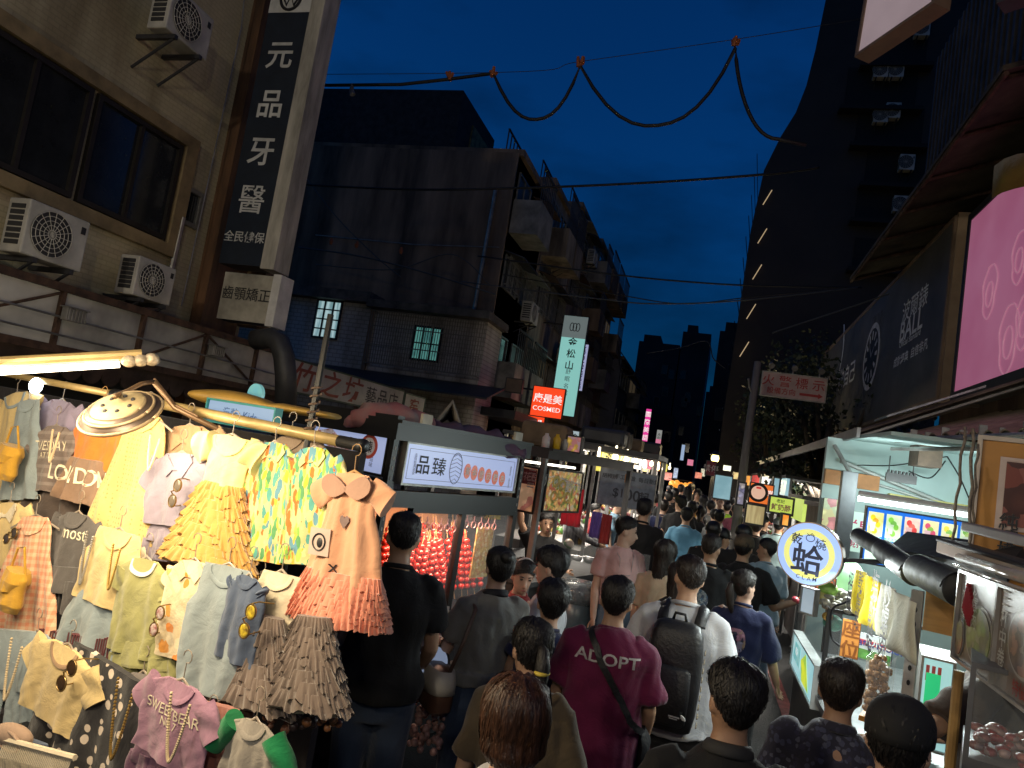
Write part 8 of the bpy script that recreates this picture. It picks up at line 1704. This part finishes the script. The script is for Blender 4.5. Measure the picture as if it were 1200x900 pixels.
person(866, 770, 61, 6, 'man in black polo shirt at the bottom, head close to the camera', T_BLK, T_DRK, 'short', HAIRB, SKIN3, (18, 0, 0), build=1.14, collar=mat('piped collar', (.02, .02, .022), .8), strands=2600)
person(989, 770, 47, -8, 'man in dark blue patterned shirt at the lower right', T_PAT, T_DRK, 'short', HAIRD, SKIN3, (-6, 0, 0), build=1.16, collar=T_PAT, sleeve=.9, strands=2200)
person(1059, 813, 68, -14, 'person in black cap cut off by the bottom right edge', T_BLK, T_DRK, 'cap', HAIRB, SKIN2, (-10, 0, 0), build=1.0, capm=mat('black cap cloth', (.012, .012, .013), .85))
# vendors
p22, M22, _, A22 = person(643, 600, 17, -155, 'vendor in black t-shirt with white number reaching up inside the photo panel cart', T_BLK, T_DRK, 'short', HAIRB, SKIN, armR=((.5, .35, .75), (.2, .3, 1)), armL=((-.3, .5, -.8), (.1, 1, 0)))
mbt = dense(text_mb(Fr((0, .3, 0), (-1, 0, 0)), 0, 1.2, .16, '9', d=0, bold=.03))
for v in mbt.v: v.y = .5
from mathutils.bvhtree import BVHTree
sh = [c for c in p22.children if c.name.startswith('shirt')][0]; bv = BVHTree.FromPolygons([v.co for v in sh.data.vertices], [p.vertices for p in sh.data.polygons])
for i, v in enumerate(mbt.v):
    h = bv.ray_cast(V((v.x, 1, v.z)), V((0, -1, 0)))
    if h[0] is not None: mbt.v[i] = V((v.x, h[0].y+.004, v.z))
link('lettering', mesh_from(mbt, SIGNW, Matrix(), 'lettering'), sh)
person(676, 586, 12, -80, 'vendor in grey checked shirt leaning over the counter', T_CHK, T_DRK, 'full', HAIRB, SKIN, (20, -20, 0), armL=((-.1, .8, -.7), (0, 1, -.3)), armR=((.1, .8, -.7), (0, 1, -.3)), sleeve=1.2, vox=.014, strands=0)
person(724, 583, 11.5, -100, 'vendor in light blue top behind the glass counter', cl('pale blue', (.24, .36, .46)), T_DRK, 'short', HAIRB, SKIN2, (0, -20, 0), armL=((-.1, .8, -.7), (0, 1, -.4)), wom=True, vox=.014, strands=0)
person(1175, 695, 48, 60, 'vendor in brown t-shirt behind the photo menus reaching to the cart', cl('brown', (.085, .062, .048)), T_DRK, 'short', HAIRB, SKIN, armL=((-.8, .45, -.55), (-.6, .7, -.35)), armR=((.3, .3, -1), (0, .8, -.3)), build=1.06, sleeve=.85, strands=0)
# --- mid crowd
MID = [(785, 575, 10.5, 5, T_BLK, 'short', 'man in black t-shirt just left of the light blue shirt man', {}), (799, 580, 12.8, -10, T_BLK, 'full', 'young man with thick dark hair and black top, glancing sideways', {'head': (50, 0, 0)}), (813, 587, 12, 0, T_DRK, 'short', 'person in charcoal shirt half hidden behind the light blue man', {}), (837, 610, 17, 6, T_BLK, 'cap', 'person in black cap before the cropped hair man', {}), (848, 618, 16, -14, T_WHT, 'cap', 'person in pale top with dark cap facing right', {'head': (-50, 0, 0)}), (844, 597, 12, 0, cl('pale grey', (.36, .37, .38)), 'short', 'man in pale grey shirt under the street lamp line', {}), (873, 614, 18, 0, T_BLK, 'cap', 'person in black cap with a round white badge', {}), (896, 603, 12, -18, T_BLK, 'short', 'man in black shirt with one arm raised to his head', {'armL': ((-.7, .3, .5), (.7, .2, .6)), 'head': (-30, 0, 0)}), (914, 606, 12.5, -10, cl('pale aqua', (.34, .46, .48)), 'cap', 'person in pale aqua top and grey cap with dark strap', {'capm': mat('grey cap cloth', (.25, .27, .28), .8)}), (863, 591, 9.5, 0, T_MAR, 'short', 'person in maroon top near the cream paper menu', {}), (853, 588, 9, 0, T_LIM, 'short', 'person in lime green top among the mid crowd', {}), (826, 580, 9.5, 10, T_YEL, 'long', 'woman in ochre yellow top with dark strap', {'wom': True}), (818, 573, 8.5, 170, T_TAN, 'long', 'woman in tan top walking towards the camera', {'wom': True}), (845, 582, 9, 190, T_WHT, 'short', 'person in white top walking towards camera by the cyan panel', {}), (776, 575, 9, 20, T_RED, 'short', 'person in red beside the third cart, left of crowd', {}), (768, 578, 9.5, 40, T_DRK, 'short', 'dark dressed person at the price board right end', {}), (700, 590, 10.5, -90, T_RED, 'short', 'vendor in red behind the purple and red cloths', {})]
for px, py, d, rz, shm, hr, lab, kw in MID: person(px, py, d, rz, lab, shm, T_DRK if d < 14 else T_JEAN, hr, HAIRB, SKIN if d > 11 else SKIN2, vox=.017, strands=0, **kw)
MID2 = [(779, 585, 11.5, 8, T_NAVY, 'short', 'man in navy top between tall black figure and light blue shirt'), (792, 572, 9.2, 0, T_BLK, 'short', 'man in black behind the thick haired young man'), (807, 570, 9.4, 0, T_WHT, 'long', 'woman in white with long hair ahead of the light blue shirt man'), (834, 586, 10.2, 4, T_GRY, 'short', 'man in grey top walking behind ochre yellow woman'), (822, 592, 11.6, -6, T_MAR, 'pony', 'woman in maroon top with ponytail in the middle crowd'), (857, 581, 9.6, 0, T_BLK, 'short', 'man in black top beside the lime green person'), (866, 601, 12.2, 0, T_NAVY, 'short', 'man in navy top ahead of the badge cap wearer'), (882, 597, 11, 0, T_CRM, 'long', 'woman in cream top close to the paper menu'), (888, 607, 13, -8, T_BLK, 'full', 'person in black with thick hair near the orange sign'), (799, 567, 8.4, 0, T_RED, 'short', 'person in red top under the orange lanterns'), (811, 566, 8.2, 0, T_BLK, 'short', 'person in black directly below the orange lanterns'), (839, 575, 8.8, 0, T_CRM, 'short', 'person in cream top in front of the cyan panel'), (786, 568, 8.3, 10, T_LBL, 'short', 'person in light blue at the left of far crowd'), (872, 585, 9.2, 0, T_GRY, 'cap', 'person in grey top and dark cap under the orange sign')]
for px, py, d, rz, shm, hr, lab in MID2: person(px, py, d, rz, lab, shm, T_DRK, hr, HAIRD if d > 11 else HAIRB, SKIN2, vox=.018, strands=0)
# --- far crowd: small figures
FARC = [(829.7, 560, 12.0, T_TAN), (842.0, 560, 12.8, T_BLK), (844.6, 560, 13.5, T_NAVY), (830.2, 560, 14.2, T_DRK), (792.1, 560, 15.0, T_CRM), (844.4, 560, 15.8, T_BLK), (821.7, 560, 16.5, T_NAVY), (786.0, 560, 17.2, T_NAVY), (812.1, 560, 18.0, T_DRK), (844.5, 560, 18.8, T_BLK), (796.1, 560, 19.5, T_BLK), (794.9, 560, 20.2, T_CRM), (794.3, 560, 21.0, T_BLK), (844.7, 560, 21.8, T_BLK), (799.4, 560, 22.5, T_NAVY), (842.2, 560, 23.2, T_DRK), (836.5, 560, 24.0, T_WHT), (805.2, 560, 24.8, T_NAVY), (817.2, 560, 25.5, T_NAVY), (798.2, 560, 26.2, T_NAVY), (838.3, 560, 27.0, T_BLK), (804.2, 560, 27.8, T_TAN), (809.8, 560, 28.5, T_DRK), (802.4, 560, 29.2, T_TAN), (804.1, 560, 30.0, T_BLK), (817.3, 560, 30.8, T_TAN), (793.7, 560, 31.5, T_TAN), (826.0, 560, 32.2, T_CRM), (820.2, 560, 33.0, T_DRK), (811.0, 560, 33.8, T_DRK)]
for i, (px, py, d, shm) in enumerate(FARC):
    dark = shm in (T_BLK, T_NAVY, T_DRK)
    person(px, py, d, rnd.choice([0, 10, -10, 180, 0]), 'tiny dark dressed pedestrian deep in the far crowd' if dark else 'tiny pale dressed pedestrian deep in the far crowd', shm, T_DRK, rnd.choice(['short', 'full', 'short', 'long']), HAIRB, SKIN2, far=True, H=None if True else 1.7, group='far crowd in dark clothes' if dark else 'far crowd in pale clothes')
# things held by people
q = M2; mb = MB(); c = V((-.12, .52, 1.10)); fr = Fr(c, (.9, -.35, 0), (0, .25, 1)); mb.fb(fr, -.07, .09, -.12, .14, -.002, .002); f = worn(q, 'price_card', 'white printed card held by the woman in grey', 'card', mb, mat('white card', (.6, .55, .52), .5)); tm = text_mb(fr, .01, .06, .05, '冰糖', d=-.006, bold=.03); 
mb = MB(); mb.tube([fr.P(.01, -.03, -.008), fr.P(.01, -.03, .008)], .03, 14); lp(f, 'red_print', mb, mat('card red', (.35, .04, .06), .5)); lp(f, 'lettering', tm, mat('card red', (.35, .04, .06), .5), False)
mb = MB(); mb.loft([ellr((-.27, -.02, z), a, b_, 20, .7) for z, a, b_ in ((.80, .05, .08), (.83, .075, .12), (.93, .08, .125), (1.03, .065, .115), (1.05, .03, .09))]); bag_ = worn(M2, 'shoulder_bag', 'brown and cream shoulder bag hanging at the grey top woman side', 'bag', mb, mat('brown leather', (.10, .045, .025), .45, 0, .25, 10)); mb = MB(); mb.loft([ellr((-.272, -.02, z), a, b_, 20, .7) for z, a, b_ in ((.92, .084, .13), (.97, .083, .13), (1.04, .067, .118))]); lp(bag_, 'flap', mb, mat('cream leather', (.42, .38, .32), .5)); mb = MB(); mb.tube([V((-.26, -.12, 1.03)), V((-.2, -.115, 1.2)), V((-.15, -.10, 1.38)), V((-.14, -.02, 1.42)), V((-.16, .10, 1.34)), V((-.24, .10, 1.1)), V((-.26, .08, 1.03))], (.012, .006), 8); lp(bag_, 'strap', mb, mat('strap leather', (.09, .05, .035), .5))
